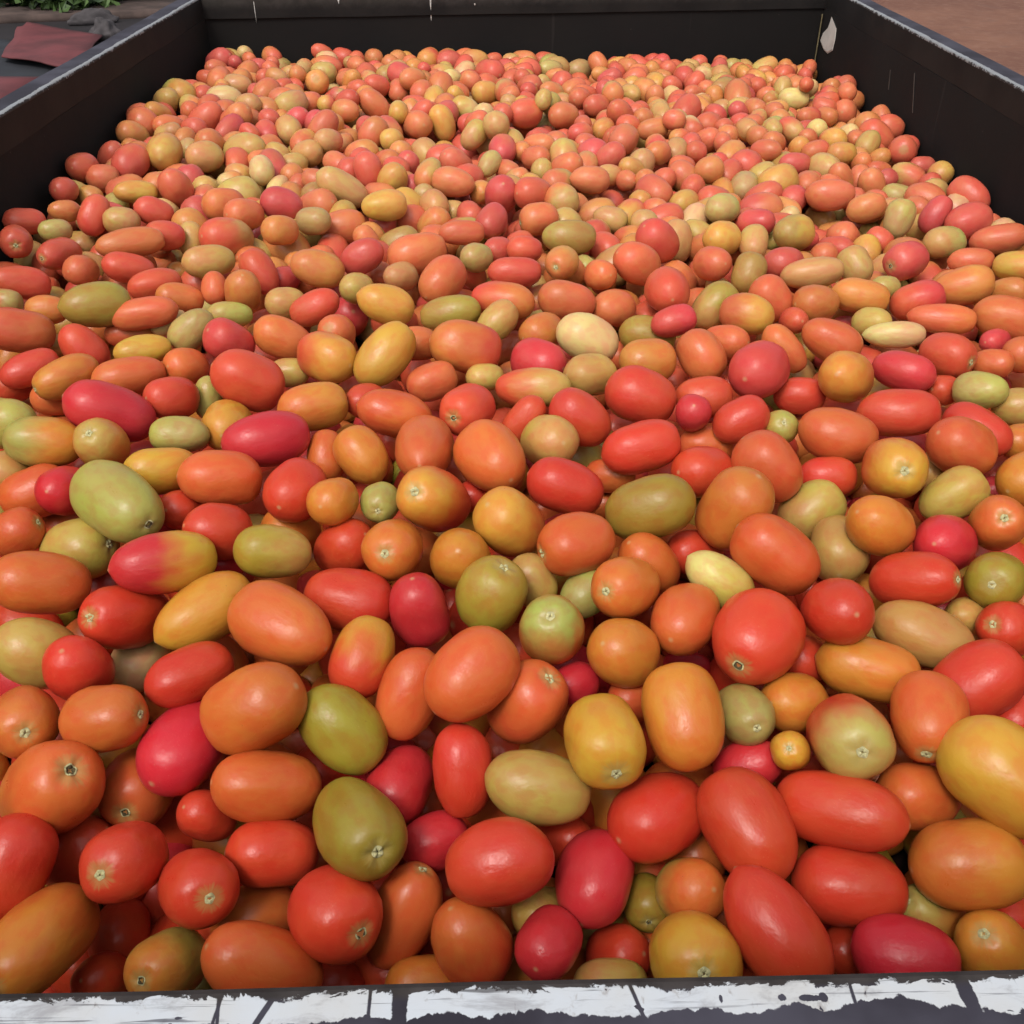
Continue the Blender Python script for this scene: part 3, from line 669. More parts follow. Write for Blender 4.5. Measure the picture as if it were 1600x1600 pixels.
-4362 14348 -3934 273 214 81 56 -15 TT - tan oval tomato lying level, far end left
-5276 13948 -3910 299 226 41 86 31 rr - red oval tomato leaning right, left of a yellow one, far end left
-1200 3472 -6258 304 203 -74 37 -56 rr - half hidden red long tomato lying level, by the front rail, centre left
-2447 4446 -5778 339 228 75 9 -66 rr - half hidden red long tomato lying level, under a crimson one, front left
-3413 11524 -4117 347 248 61 71 -35 Tr - large tan and red long tomato lying level, above a tan one, far end left
-2136 12300 -4239 305 221 95 31 9 OO - orange-red long tomato lying level, above a crimson one, far end centre left
-140 13258 -4139 323 220 -8 72 -69 RR - crimson long tomato lying level, above a crimson one, far end centre left
666 13044 -4127 240 217 -54 83 16 OT - orange-red and tan round tomato, right of a red one, far end centre right
-4919 14325 -3857 345 245 -11 99 3 YY - yellow long tomato lying level, above a red one, far end left
189 3635 -6272 336 267 -99 8 -8 oO - amber and orange-red oval tomato lying level, by the front rail, centre right
-2402 4098 -6020 319 210 13 85 51 Rr - half hidden crimson and red long tomato lying level, under a red one, front left
784 4581 -5822 380 270 -46 87 19 oo - half hidden amber long tomato lying level, under a yellow one, front centre right
"""
HEAP = """
3238 3697 -5852 221 165 86 27 -43 rr
3972 5829 -4919 258 196 77 63 -4 OO
3530 4762 -5086 259 187 88 48 4 rr
-4222 6957 -4504 251 201 2 84 -54 TT
-1802 6486 -4759 276 203 42 73 -54 oo
-2253 6069 -4775 175 137 87 38 -30 RR
-299 6916 -4704 204 149 41 75 -51 rr
3777 7467 -4820 253 189 52 72 -46 TT
4653 7721 -4651 239 174 91 35 -21 oo
-4693 9119 -4363 193 134 81 53 -25 TT
-5242 9583 -4093 177 136 100 -2 -7 gO
-3895 9291 -4316 260 148 86 46 -21 OO
-3513 9386 -4232 202 110 79 58 20 PP
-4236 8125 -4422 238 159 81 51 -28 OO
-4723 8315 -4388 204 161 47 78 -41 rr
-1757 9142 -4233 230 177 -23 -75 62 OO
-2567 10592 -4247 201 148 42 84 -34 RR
-1342 7997 -4392 218 169 64 68 -37 rr
-2823 8093 -4405 207 129 -5 -32 -95 gg
-1701 10183 -4186 217 171 39 85 -35 TT
-950 9053 -4317 236 171 96 27 -13 OO
-463 10991 -4345 213 154 46 41 -79 OO
2984 9703 -4360 195 140 -20 89 -40 rr
3820 9717 -4381 217 160 -68 66 -30 TT
4187 10490 -4312 182 141 90 41 -17 gg
5197 9078 -4442 252 185 93 33 -16 OO
5006 9373 -4448 190 137 80 54 -26 RR
5625 10568 -4382 230 156 -80 56 -23 oo
4221 8553 -4556 201 148 84 48 -25 rr
-5754 12748 -3913 212 161 16 94 -29 rr
-5472 11980 -3926 194 130 83 54 -18 oo
-5347 11342 -3951 193 132 82 54 -19 gg
-4024 11195 -3960 235 167 86 47 -17 rr
-3823 11457 -4099 219 157 -6 51 86 TT
-3461 13831 -3973 231 173 -18 89 41 PP
-166 11257 -4159 204 162 56 77 -29 RR
3092 12329 -4195 244 175 -86 48 -16 RR
1401 22135 -4329 302 240 68 72 -14 gg
-4695 21463 -4141 309 225 18 97 -18 gg
-487 18981 -4072 258 205 77 62 -13 YY
-587 15904 -4030 256 185 62 40 67 TT
-3586 19337 -3983 285 219 13 -87 47 Yo
-2337 17657 -3993 323 213 67 11 -74 OO
-1507 16371 -3992 292 220 -43 88 -21 OO
-2761 17207 -3972 240 187 -94 33 -8 oo
-2052 18879 -4029 248 192 -10 97 23 OO
860 17383 -4084 291 221 69 71 -17 OO
1483 18248 -4126 269 198 71 68 -15 rr
2195 15224 -4127 228 179 71 68 -19 OO
2279 16613 -4120 267 173 98 9 15 oo
1752 15959 -4112 313 226 41 91 9 OO
5068 15565 -4219 233 174 98 17 -5 YY
6106 15861 -4251 289 226 -28 -92 28 rr
5227 19371 -4268 294 198 100 -7 1 PP
5914 18415 -4272 287 223 44 88 -20 OO
6259 22660 -4515 307 232 78 61 -12 YY
6231 22672 -4510 291 221 79 60 -11 OO
1125 22157 -4347 243 191 55 82 -14 OO
6310 17217 -4249 268 210 99 -7 -15 rr
6288 19372 -4302 293 210 83 54 -12 oo
-5838 16313 -3852 274 208 19 96 -23 OO
2809 3126 -6493 294 240 55 67 -50 rr
3709 3100 -6775 293 211 91 -14 -39 TO
-3738 3181 -6402 339 264 -91 41 3 rr
-3375 3321 -6353 370 237 -66 64 39 rr
-2950 3014 -6379 304 255 -85 -50 -16 rr
-2565 3343 -6229 255 211 69 73 -1 OO
-2274 3261 -6442 307 231 -18 87 47 OO
-1910 3133 -6428 288 241 12 -25 -96 GG
-1333 3212 -6472 305 225 -26 95 -16 OO
-954 3313 -6446 312 223 65 73 21 rr
-234 3500 -6235 263 193 40 91 -12 rr
-73 3035 -6485 390 247 98 -5 -18 RR
677 3047 -6591 276 193 88 -35 -31 OO
767 3275 -6407 313 234 -84 34 -41 rr
1708 3084 -6631 361 270 -10 77 -63 Tr
2053 3180 -6468 306 250 -43 90 -4 OO
3122 3488 -6486 267 230 59 78 20 rr
3398 3229 -6547 225 188 28 94 -17 rr
3730 3297 -6506 306 247 -7 99 16 Oo
-3843 3516 -6210 208 181 -84 -10 -53 OO
-3496 3669 -6145 256 194 -40 65 -64 RR
-3170 3628 -6194 309 224 35 66 -66 TT
-2821 3575 -6120 246 201 -77 59 22 rr
-2223 3628 -6123 332 225 24 97 6 rr
-1622 3327 -6348 271 204 17 92 -36 rr
-835 3571 -6201 270 201 -74 65 -15 rr
-527 3743 -6116 275 206 -86 47 22 rr
-186 3859 -6271 214 172 -57 82 -7 Tr
565 3872 -6206 246 213 93 35 14 TT
919 3771 -6265 348 257 8 60 -80 OO
1302 3310 -6544 295 233 -24 95 21 rr
1281 3605 -6316 297 217 81 53 24 rr
2064 3626 -6369 331 270 96 -25 14 OO
2425 3322 -6545 316 226 91 -41 10 GG
2851 3741 -6346 270 227 72 -68 -16 Ro
3274 3791 -6279 319 215 100 -5 5 rO
3853 3655 -6284 299 232 91 41 9 rr
-3752 3887 -6006 339 258 49 87 0 rr
-3343 3881 -6020 220 182 -67 73 -14 OO
-2977 3939 -6031 283 242 26 67 -69 GG
-2664 4058 -5865 275 198 -55 69 -47 rr
-2066 4031 -5993 267 201 -99 -3 15 oO
-1772 3765 -6041 323 196 -98 5 18 rr
-1366 4246 -5950 224 199 72 28 -64 OO
-1301 3815 -6123 343 249 -48 65 -59 OO
-525 4116 -6004 301 254 -36 73 -58 rr
109 4230 -5913 210 184 -35 93 -12 rr
219 3978 -6095 253 201 -88 37 -30 OO
926 4153 -6075 262 216 82 53 21 rY
1279 4276 -5929 302 243 19 80 -57 rO
1738 3832 -6154 322 227 25 92 29 rr
2079 4024 -6189 240 229 -35 -53 -77 RR
2540 3551 -6319 285 243 78 -60 -20 rr
2935 4020 -6084 336 240 88 46 -7 YO
3344 4127 -6043 270 195 12 88 46 OO
3625 3985 -6194 311 246 -7 93 -36 OO
-4311 4622 -5688 350 264 -66 75 6 YY
-3898 4263 -5726 229 213 57 49 -66 TT
-3595 4544 -5774 269 199 -85 -52 -3 RR
-3079 4705 -5772 287 213 -66 71 -23 OO
-2158 4695 -5769 305 224 -79 49 36 rr
-1897 4327 -5842 340 239 -99 -8 -13 OY
-1353 4809 -5707 239 228 69 72 0 rr
-898 4295 -5820 286 228 51 86 -9 or
-147 4054 -6035 376 228 -42 90 -9 OO
-30 4603 -5737 408 258 -78 15 -61 OO
382 4556 -5864 289 237 2 67 -74 rr
887 5007 -5657 254 189 63 63 -45 rr
1249 4635 -5764 358 260 83 20 -51 rO
1843 4333 -5966 308 225 -36 93 1 OO
2060 4553 -5812 265 190 96 -28 -4 rr
2660 4785 -5881 279 217 -39 -23 -89 OO
2989 4445 -5898 344 239 53 -74 -41 gY
3380 4553 -5978 280 252 -77 37 -52 oR
3871 4645 -5954 304 215 99 -4 -13 OT
4221 4415 -6023 262 231 4 65 -76 RR
-4365 5075 -5533 314 239 80 51 -31 Yr
-3718 5075 -5470 245 194 -56 52 -65 rr
-3434 5244 -5567 242 205 -94 16 30 rr
-3319 4866 -5555 323 225 -91 -18 -37 rr
-2848 4893 -5588 310 229 31 74 -60 oo
-2028 5064 -5577 275 240 -30 -69 -66 rr
-1786 4718 -5659 306 253 8 60 -80 OO
-1381 5317 -5522 291 201 -5 89 -45 OO
-934 4845 -5656 353 261 -55 84 3 RR
-398 4882 -5768 281 244 66 39 -64 Go
-91 5116 -5798 247 180 -46 85 26 rr
244 4959 -5803 293 220 21 82 52 oo
525 5140 -5592 275 200 -51 74 -44 OO
1264 5028 -5717 243 232 -46 81 35 oo
1600 5042 -5651 263 192 11 97 21 OO
2109 4910 -5729 286 247 96 -29 -1 rr
2655 5323 -5654 269 186 -55 63 -54 OO
2808 5084 -5819 247 185 -90 37 -24 OO
3552 5077 -5713 266 205 91 -40 9 RR
3549 4867 -5937 246 196 90 -17 40 OO
4356 4835 -5885 330 204 86 51 -4 rr
-4436 5557 -5443 255 175 -53 -3 -85 rr
-4166 5405 -5407 201 186 -75 -52 -42 RR
-3950 5828 -5513 174 166 -73 30 62 or
-3715 5542 -5486 356 263 -98 -16 14 RR
-2936 5812 -5439 300 224 16 95 26 rr
-2665 5457 -5494 301 270 24 89 -38 oO
-2284 5567 -5351 248 215 -76 48 44 OO
-1703 5279 -5487 293 208 -28 89 -36 rr
-1178 5730 -5424 362 270 -91 -36 -20 rr
-894 5281 -5512 236 203 97 25 5 OO
-402 5230 -5594 247 227 -68 72 13 Ro
124 5329 -5607 262 220 -42 72 -56 rO
488 5512 -5447 306 252 -79 61 10 RR
967 6028 -5526 218 168 55 -39 -74 rr
1145 5407 -5651 238 213 -12 94 31 RY
1814 5525 -5510 330 248 -43 90 -7 rr
2223 5295 -5625 285 211 -74 57 -36 oo
2565 5705 -5752 289 215 87 46 18 OO
2917 5525 -5620 362 231 -36 85 37 rr
3348 5448 -5642 307 252 66 71 24 OO
3875 5817 -5535 242 204 88 26 -39 OO
4168 5244 -5754 246 220 95 -1 -31 rr
4607 5633 -5678 282 249 29 92 26 rr
-4731 6154 -5159 320 233 55 83 -4 RR
-4201 5761 -5280 286 195 -83 48 28 rr
-3812 5835 -5206 277 200 -89 14 44 rr
-3341 5772 -5310 241 195 -80 -11 -60 OO
-3211 6142 -5143 374 270 29 -37 -88 rr
-2610 5839 -5424 185 173 -40 76 -52 OO
-2375 6026 -5305 235 194 38 87 31 RR
-1822 5769 -5403 290 234 -23 94 -26 OO
-1346 6026 -5204 231 209 38 84 40 rO
-802 6192 -5288 258 229 -53 80 -27 OO
-676 5865 -5505 306 233 63 74 21 OR
68 5716 -5400 279 252 79 42 -45 Yr
445 5947 -5300 304 217 7 86 -51 rr
810 5734 -5425 243 225 15 62 -77 GG
1262 6146 -5323 289 219 91 42 4 rr
1798 6028 -5406 258 240 30 95 6 RR
2236 5681 -5503 276 263 -71 69 16 Or
2620 6005 -5474 299 247 -26 96 -4 OO
3006 5984 -5510 239 201 83 42 36 TT
3520 5828 -5421 325 226 31 93 -21 oo
3890 6216 -5359 304 231 4 64 76 rT
4269 5844 -5457 314 231 78 16 -61 gY
4856 6005 -5438 254 214 47 86 -22 RY
-4996 6437 -5146 286 236 53 82 -23 rr
-4420 6585 -5129 248 182 50 85 -15 rr
-4153 6309 -5075 405 269 51 86 -8 rr
-3672 6271 -5129 285 210 -99 -9 12 rr
-3029 6488 -5132 272 196 -48 -2 -88 rr
-2640 6328 -5117 277 225 -53 83 18 rr
-2280 6360 -5146 241 196 -6 82 -56 rr
-1937 6319 -5343 348 262 25 55 -79 OO
-1604 6243 -5242 218 186 -44 80 41 Ro
-904 6564 -5119 352 241 -91 -12 -39 oO
-429 6487 -5164 237 195 -95 -22 -23 RR
-15 6548 -5132 324 238 41 91 3 Or
385 6346 -5145 297 239 90 -15 -42 rY
570 6618 -5381 272 201 -25 2 -97 rr
955 6479 -5242 272 213 -69 57 44 oo
1754 6380 -5184 272 234 70 36 62 RR
2126 6215 -5291 291 206 -21 84 50 rr
2467 6384 -5292 253 218 -38 91 16 rr
2921 6302 -5307 287 210 -93 26 -26 oo
3323 6142 -5417 270 200 48 49 -73 rr
3737 6602 -5299 214 179 -52 78 34 GY
4136 6498 -5397 194 183 73 59 -35 rr
4682 6401 -5329 314 240 90 -44 4 OO
-5084 6891 -5009 301 236 -2 81 -58 OO
-4712 6672 -4922 348 245 -4 75 -66 rr
-4365 6875 -4899 254 222 -19 56 -81 GG
-3799 6748 -4989 251 201 20 -49 -85 OO
-3398 6713 -5069 269 218 -11 99 3 OO
-3092 7021 -5040 338 232 58 22 -79 RR
-2727 6989 -4993 253 187 52 66 -54 Ro
-2242 6718 -5036 265 196 82 50 28 TR
-1720 6612 -5152 245 217 -87 22 -43 oo
-1338 6765 -5014 287 228 -34 -57 -75 rO
-967 6950 -5133 280 214 -99 -14 -8 RO
-486 6885 -5155 306 270 57 72 41 YY
-71 6997 -5217 214 179 97 21 7 rr
429 6886 -5108 267 198 -72 28 -64 RR
736 6955 -5302 248 216 38 78 -50 OO
1086 6843 -5155 323 237 18 62 -76 OO
1501 6732 -5168 270 224 -66 62 42 Oo
2151 6619 -5359 241 183 -60 80 -1 OO
2459 6991 -5120 321 243 -46 88 12 OO
2777 6704 -5261 287 195 -86 -3 -51 rr
3320 6579 -5293 394 270 60 -55 -59 rr
3956 6879 -5198 335 234 -39 90 18 rr
4363 6799 -5368 270 225 53 -55 -65 rr
4689 6855 -5251 305 193 -51 85 14 oo
5229 6816 -5339 208 162 -2 69 72 rr
-5309 7260 -4872 279 249 -65 76 -3 OR
-4880 7337 -4955 245 233 -73 -64 -23 OO
-4181 7302 -4857 338 267 -27 94 22 rr
-3898 7239 -5108 236 175 6 100 -7 OO
-3469 7345 -5051 239 214 -21 91 -36 rr
-3099 7417 -5068 264 197 -70 57 -42 rr
-2649 7404 -5000 268 201 70 68 21 rr
-2159 7161 -4987 396 270 -73 -5 -68 rr
-1779 7478 -5071 308 221 75 59 31 Yr
-1249 7265 -5036 245 213 -99 16 4 rY
-848 7416 -4967 329 227 15 98 16 rr
-593 7240 -5199 267 164 81 57 -13 rr
6 7362 -5197 237 211 99 1 -16 oo
337 7222 -5062 262 206 64 62 -46 OO
743 7255 -5053 245 163 -74 35 -57 OO
1187 7242 -5124 299 224 85 24 -47 OO
1621 7098 -5032 296 242 96 -4 -28 TG
2037 7139 -5259 382 245 -44 89 9 rr
2751 7512 -5160 272 201 94 -22 -25 RR
2879 7089 -5194 329 243 -76 65 7 OO
3234 7254 -5197 256 204 -26 97 -2 RR
3918 7399 -5159 277 218 61 77 -19 rr
4311 7290 -5241 301 232 -15 98 14 or
4874 7452 -5174 294 230 87 48 4 rY
5094 7184 -5319 249 211 60 80 -3 OO
5460 7159 -5340 262 208 27 -59 -76 TO
-5278 7673 -4793 259 221 -87 49 6 oo
-4957 7780 -4989 283 220 -55 70 -45 rO
-4526 7650 -4958 347 256 -26 69 68 rr
-3887 7611 -4901 267 216 -19 78 -59 rr
-3399 7785 -4954 253 236 35 67 -66 RR
-3053 7767 -4956 230 160 27 96 -8 rr
-2694 7769 -4902 259 206 -85 -43 -32 rr
-2244 7601 -4930 312 208 51 44 -74 rr
-1899 7830 -4975 242 179 -45 71 -55 RR
-1338 7679 -4959 277 218 52 80 -29 rr
-888 7852 -5083 290 195 93 36 -9 GG
-478 7670 -5025 266 204 -87 46 18 rO
-66 7741 -5062 243 208 54 72 44 or
424 7623 -5209 264 244 -43 67 60 OO
597 7827 -4885 275 221 93 -2 -36 TT
1024 7618 -5123 335 231 95 -11 -29 rr
1511 7633 -5007 375 258 9 100 0 rr
1912 7731 -5187 319 245 -41 73 55 RY
2305 7536 -5110 268 199 73 42 54 rY
2981 7822 -5098 340 251 -84 31 -45 oo
3409 7786 -5203 215 146 97 22 14 GO
3767 7822 -5167 196 163 -27 95 -13 rr
4131 7819 -5139 320 255 35 -60 -72 OO
4516 7623 -5166 220 168 94 -14 -30 RR
5244 7719 -5189 265 216 -25 97 7 rr
5574 7518 -5276 213 156 91 11 39 Tr
-5341 8131 -4786 376 269 -27 44 86 rr
-4785 8151 -4932 247 184 -87 34 -36 or
-4207 8114 -4825 416 258 17 95 -25 OO
-3834 7994 -4917 211 169 -52 80 30 rr
-3541 8262 -4833 289 207 79 45 -41 rO
-3136 8144 -5038 262 205 -82 48 32 rr
-2639 8112 -4931 224 165 9 70 70 or
-2331 8024 -4975 284 207 2 93 37 GG
-1893 8213 -4896 258 233 71 70 7 RR
-1540 8054 -4949 271 211 -1 99 14 Yo
-1063 8121 -4895 301 229 95 30 -10 Yr
-478 8128 -5078 305 235 18 86 -47 RR
-47 8133 -5009 264 218 87 40 29 TT
374 8010 -5113 302 200 96 21 -17 RR
828 8154 -5034 328 245 67 -43 -61 GG
1304 8068 -5072 287 205 68 36 64 RR
1740 8141 -5073 228 150 34 91 -23 OO
2118 8016 -4993 279 197 -30 94 -16 rr
2471 8154 -4989 296 206 -84 51 -18 rr
2817 8416 -5072 295 237 91 41 3 OO
3410 8013 -5012 276 189 71 32 -63 or
3819 8242 -5029 299 219 -79 58 21 RR
4389 8194 -5036 295 234 59 59 -56 oo
4699 7968 -5175 310 221 91 37 16 rr
5081 8228 -5243 216 171 90 41 -15 OO
5383 8277 -5164 190 150 52 78 -35 rr
5838 8070 -5268 300 218 84 -53 -10 rr
-5572 8479 -4848 243 180 -77 -30 -56 oo
-5068 8394 -4778 203 165 -58 63 51 TO
-4716 8455 -4812 247 181 -97 19 -11 oO
-4262 8653 -4744 251 180 -87 45 -20 rO
-3881 8610 -4870 273 222 -35 86 38 ro
-3550 8779 -4923 208 196 49 86 12 rr
-3048 8430 -4905 201 171 -55 80 -25 oo
-2742 8499 -4920 256 174 -65 67 36 rr
-2367 8590 -4884 271 206 -8 98 16 rr
-1997 8616 -4899 271 195 50 87 -2 RR
-1337 8493 -4920 273 207 49 84 24 RR
-767 8465 -4993 264 193 -68 69 26 RR
-469 8569 -4917 242 176 -75 55 38 OO
-99 8513 -4986 243 186 54 79 29 rr
376 8348 -5180 196 135 91 40 -11 rr
579 8566 -4975 304 241 52 77 -37 ro
1110 8558 -5018 309 236 96 27 -10 rr
1532 8385 -5026 209 189 -78 63 -5 OO
1962 8610 -4948 276 196 47 72 -51 or
2446 8646 -4952 209 180 97 22 3 rr
3046 8742 -5015 209 174 -93 36 -3 rr
3311 8353 -5057 283 218 -13 -32 -94 RY
3893 8582 -5116 248 184 99 2 -16 rr
4286 8599 -5084 281 196 20 81 54 OO
4725 8455 -5160 267 208 -23 97 -1 rr
5072 8578 -5102 256 213 21 87 45 rr
5483 8725 -5068 282 224 88 29 -38 oo
5916 8472 -5178 325 250 -72 68 -12 OR
-5736 8935 -4648 292 204 -34 -7 -94 rr
-5310 9007 -4774 207 160 -37 82 44 OO
-4778 9106 -4784 216 197 63 77 -8 Oo
-4349 9083 -4702 259 188 -67 72 15 rr
-3933 9054 -4763 259 217 -59 79 -16 or
-3583 9052 -4714 217 156 -67 72 16 rr
-3142 8909 -4814 259 187 86 41 -31 Rr
-2685 9052 -4736 308 207 -96 -16 22 RR
-2182 9072 -4791 362 254 -22 96 -16 Tr
-1656 8906 -4859 253 187 45 67 60 rY
-1290 8907 -4877 259 197 -44 44 78 rr
-904 8830 -4911 252 192 80 50 34 rr
-383 8871 -4934 190 169 -27 94 20 rr
-140 9105 -4948 192 153 -84 48 26 OO
295 8901 -4908 255 191 59 80 11 rr
718 8983 -4948 281 205 -88 1 -48 OO
1228 8998 -4899 292 229 98 18 12 rr
1634 8807 -4960 333 241 76 61 23 rr
2023 9061 -4825 291 202 -15 94 -31 RR
2348 8956 -5106 336 229 94 26 -22 rr
2747 9007 -4886 350 224 5 100 0 GG
3439 8779 -5051 336 247 -53 83 -18 rr
3807 8983 -4879 316 233 -90 38 -21 YY
4175 9010 -5104 269 209 93 -37 4 GG
4505 9221 -5047 241 195 13 97 -21 rO
5138 8968 -5050 209 197 94 31 11 rr
5518 9091 -5036 251 199 88 -3 47 Yr
5857 8883 -5099 199 178 -74 58 -35 OO
-5720 9615 -4617 228 181 -16 95 26 OO
-5271 9391 -4650 271 193 41 61 68 oo
-4909 9398 -4619 219 209 32 88 34 OO
-4583 9476 -4677 227 170 -35 89 30 rr
-4005 9544 -4722 256 226 -4 100 -8 oo
-3671 9401 -4690 229 192 22 59 78 OO
-3080 9378 -4697 214 171 76 53 36 rr
-2678 9405 -4610 286 188 -81 55 23 rr
-2271 9579 -4767 219 197 4 73 68 oT
-1907 9518 -4751 240 179 -69 68 -26 OY
-1522 9389 -4744 222 194 -99 7 13 rr
-989 9360 -4821 209 184 -19 85 50 rr
-557 9479 -4799 239 188 15 99 0 OO
15 9316 -4851 197 167 -41 74 53 oo
433 9290 -4818 286 220 -68 71 -20 YO
747 9443 -4832 228 169 12 91 39 rr
1347 9376 -4922 219 194 24 94 25 rr
1687 9341 -4904 237 194 -39 90 -21 rr
2244 9410 -5001 309 243 -56 75 -36 rr
2612 9570 -4868 294 219 7 100 0 rr
3035 9469 -4923 289 243 40 71 -58 TT
3379 9243 -4945 298 227 57 57 -59 OO
3736 9470 -4813 329 253 3 94 -35 rr
4105 9303 -4874 290 213 -6 92 -39 RR
4810 9252 -4889 261 182 40 90 14 rr
5121 9403 -4988 234 183 18 93 -32 RR
5503 9493 -4976 318 209 -71 68 -17 rO
5942 9222 -5033 255 199 85 52 0 rr
6341 9440 -5012 273 198 100 -9 -1 OO
-5750 9963 -4567 224 163 14 55 -83 rr
-5275 9878 -4581 244 214 -88 38 -29 TR
-4873 10049 -4552 228 187 -87 -31 -39 YT
-4480 9825 -4505 290 232 -29 93 -21 OO
-4050 9904 -4554 212 145 -59 75 28 TT
-3582 9768 -4653 225 189 53 47 -71 YR
-3004 9882 -4607 234 162 55 84 -5 OO
-2721 9764 -4697 292 204 11 70 70 or
-2416 9839 -4667 190 148 -57 34 -75 oo
-2000 9955 -4631 217 185 78 54 -33 gg
-1210 9585 -4671 226 192 31 73 61 OO
-934 9781 -4790 263 217 -64 67 38 oo
-570 9826 -4635 230 158 -54 84 -6 oo
-43 9805 -4724 244 177 -81 16 -56 OO
322 9701 -4753 219 199 9 98 -18 oo
865 9777 -4780 216 178 2 10 -100 rr
1147 9861 -4846 198 169 -44 89 -8 OO
1807 9798 -4858 270 211 23 97 8 OO
2188 9730 -4752 317 223 74 63 -23 OO
2490 10094 -4870 322 224 -42 34 -84 Or
2898 9875 -4794 276 214 -56 54 63 oo
3221 9983 -4815 205 168 20 67 72 YY
3571 9924 -4869 237 226 68 -7 -73 RR
4210 9786 -4912 359 259 -64 70 32 OO
4596 9900 -4926 193 155 93 33 -17 PP
4967 9770 -4884 330 230 37 92 -15 OO
5657 9812 -4887 207 197 19 98 10 Yo
6103 9923 -4932 212 153 -53 84 -3 ro
6439 9724 -4938 215 166 -15 31 -94 OO
-5645 10330 -4468 210 192 68 66 -32 oo
-5306 10200 -4481 231 148 -94 -4 34 rr
-5088 10367 -4400 196 144 -53 85 1 TT
-4561 10278 -4502 233 179 12 92 -38 RR
-3912 10311 -4459 202 157 -98 11 -16 oo
-3528 10327 -4562 257 217 -99 0 -16 OP
-3191 10138 -4580 262 191 37 91 -21 ro
-2702 10187 -4642 233 205 78 62 -6 rr
-2284 10183 -4542 222 211 -98 14 15 rr
-1864 10432 -4634 280 229 -37 74 -56 RR
-1302 10140 -4588 291 222 -73 68 -5 rr
-884 10185 -4668 307 226 -65 68 35 OO
-375 10080 -4639 272 188 -30 91 -28 OO
-61 10359 -4591 376 261 -7 98 -20 rr
354 10153 -4652 234 202 97 3 -23 gg
793 10096 -4702 183 139 -12 98 15 rr
1455 9982 -4779 257 217 -56 82 -11 OO
1546 10361 -4633 245 199 59 78 19 rr
1964 10322 -4718 269 218 75 45 -49 TT
2363 10377 -4652 252 208 65 72 -25 OO
3023 10307 -4826 258 180 1 57 -82 OO
3428 10383 -4787 214 189 83 24 -50 OG
3733 10281 -4754 242 171 61 79 -9 RR
4242 10412 -4786 225 191 10 98 -16 rr
4779 10133 -4757 309 219 26 82 -51 RR
5082 10420 -4810 241 191 -34 82 -46 rr
5440 10082 -4845 213 182 43 74 52 TT
6011 10264 -4757 335 244 37 84 -39 rr
6383 10222 -4814 239 210 60 80 -5 OO
-5682 10699 -4356 310 250 52 49 -70 rr
-5313 10638 -4413 194 138 -72 0 -70 rr
-4833 10595 -4385 246 188 47 88 2 rr
-4370 10631 -4413 332 252 -83 26 49 OO
-3949 10749 -4430 191 167 -95 -30 2 OO
-3524 10790 -4367 315 227 76 60 26 rr
-3124 10630 -4529 338 247 -96 -24 -17 OO
-2409 10897 -4367 239 182 -89 12 43 OO
-2038 10809 -4495 311 212 31 95 -7 oR
-1676 10692 -4506 207 167 -99 13 2 YR
-1384 10933 -4626 321 233 86 31 40 OO
-918 10552 -4535 203 149 -56 68 -47 RR
-579 10643 -4603 277 204 -88 47 6 OO
-57 10952 -4519 291 225 -91 16 -38 Tr
346 10825 -4594 239 177 93 17 31 TR
805 10558 -4654 262 190 -97 -2 -26 oo
1239 10563 -4614 298 220 42 90 -11 oo
1677 10730 -4652 276 201 -92 14 -36 rr
2168 10755 -4633 308 220 14 93 -35 OO
2717 10579 -4801 311 239 -14 85 -50 oo
3091 10605 -4636 234 203 64 59 50 OO
3400 10701 -4721 191 172 40 76 51 rr
3774 10665 -4617 268 206 49 87 -3 oo
4250 10762 -4691 211 156 -54 82 -16 YT
4818 10693 -4732 244 190 95 5 32 OO
5193 10746 -4746 252 187 1 73 -68 rr
5692 10735 -4871 301 215 64 -6 -77 oo
6063 10711 -4634 245 201 21 -16 -96 rr
6360 10901 -4786 241 199 95 18 24 rr
-5499 11186 -4344 223 175 -12 96 24 rr
-5190 11229 -4323 241 170 43 80 -42 rr
-4942 11028 -4340 242 196 35 49 80 TT
-4443 11118 -4288 284 223 -91 35 22 OO
-3958 11174 -4427 170 142 -41 67 -62 oo
-3568 11213 -4399 244 233 -77 63 -11 TT
-3102 11071 -4394 233 172 -99 8 -7 OO
-2759 10980 -4325 208 173 45 66 -60 oo
-2219 11227 -4389 238 184 40 87 31 OO
-1745 11187 -4524 209 171 -8 95 30 OO
-1543 11054 -4374 142 135 -10 91 41 OO
-929 11259 -4445 245 195 -40 88 26 RR
-64 11430 -4601 301 229 -86 29 42 oo
273 11165 -4619 209 186 0 100 -4 TT
621 11216 -4441 257 199 -97 -3 -25 OO
1086 11126 -4510 164 140 60 74 -32 Yr
1612 11168 -4554 260 214 -92 38 -5 OT
1999 11308 -4553 246 213 73 -18 -66 OO
2437 11085 -4546 155 135 -76 40 51 To
2761 11054 -4539 236 181 -76 49 -42 RR
3444 11252 -4563 199 145 -8 99 -6 rr
3657 11029 -4657 231 173 9 88 46 oo
4308 11217 -4668 277 214 73 55 41 OT
4617 11006 -4760 277 202 53 84 12 oo
5159 11076 -4569 240 209 50 81 30 OT
5548 11034 -4653 273 191 87 44 23 oo
5920 11039 -4761 236 185 14 99 9 oo
-5759 11369 -4305 231 168 26 72 64 TT
-5417 11583 -4310 212 159 -99 3 13 YY
-4955 11556 -4339 175 148 30 80 51 rr
-4326 11706 -4231 207 152 -60 74 30 OO
-3725 11722 -4401 240 167 -8 99 -10 OO
-3130 11444 -4343 212 155 61 68 -41 OO
-2570 11413 -4434 209 164 33 39 -86 oo
-2327 11555 -4367 191 159 -89 41 -22 OO
-1655 11525 -4353 320 212 -11 90 -43 rr
-1303 11379 -4423 235 187 94 34 -10 OO
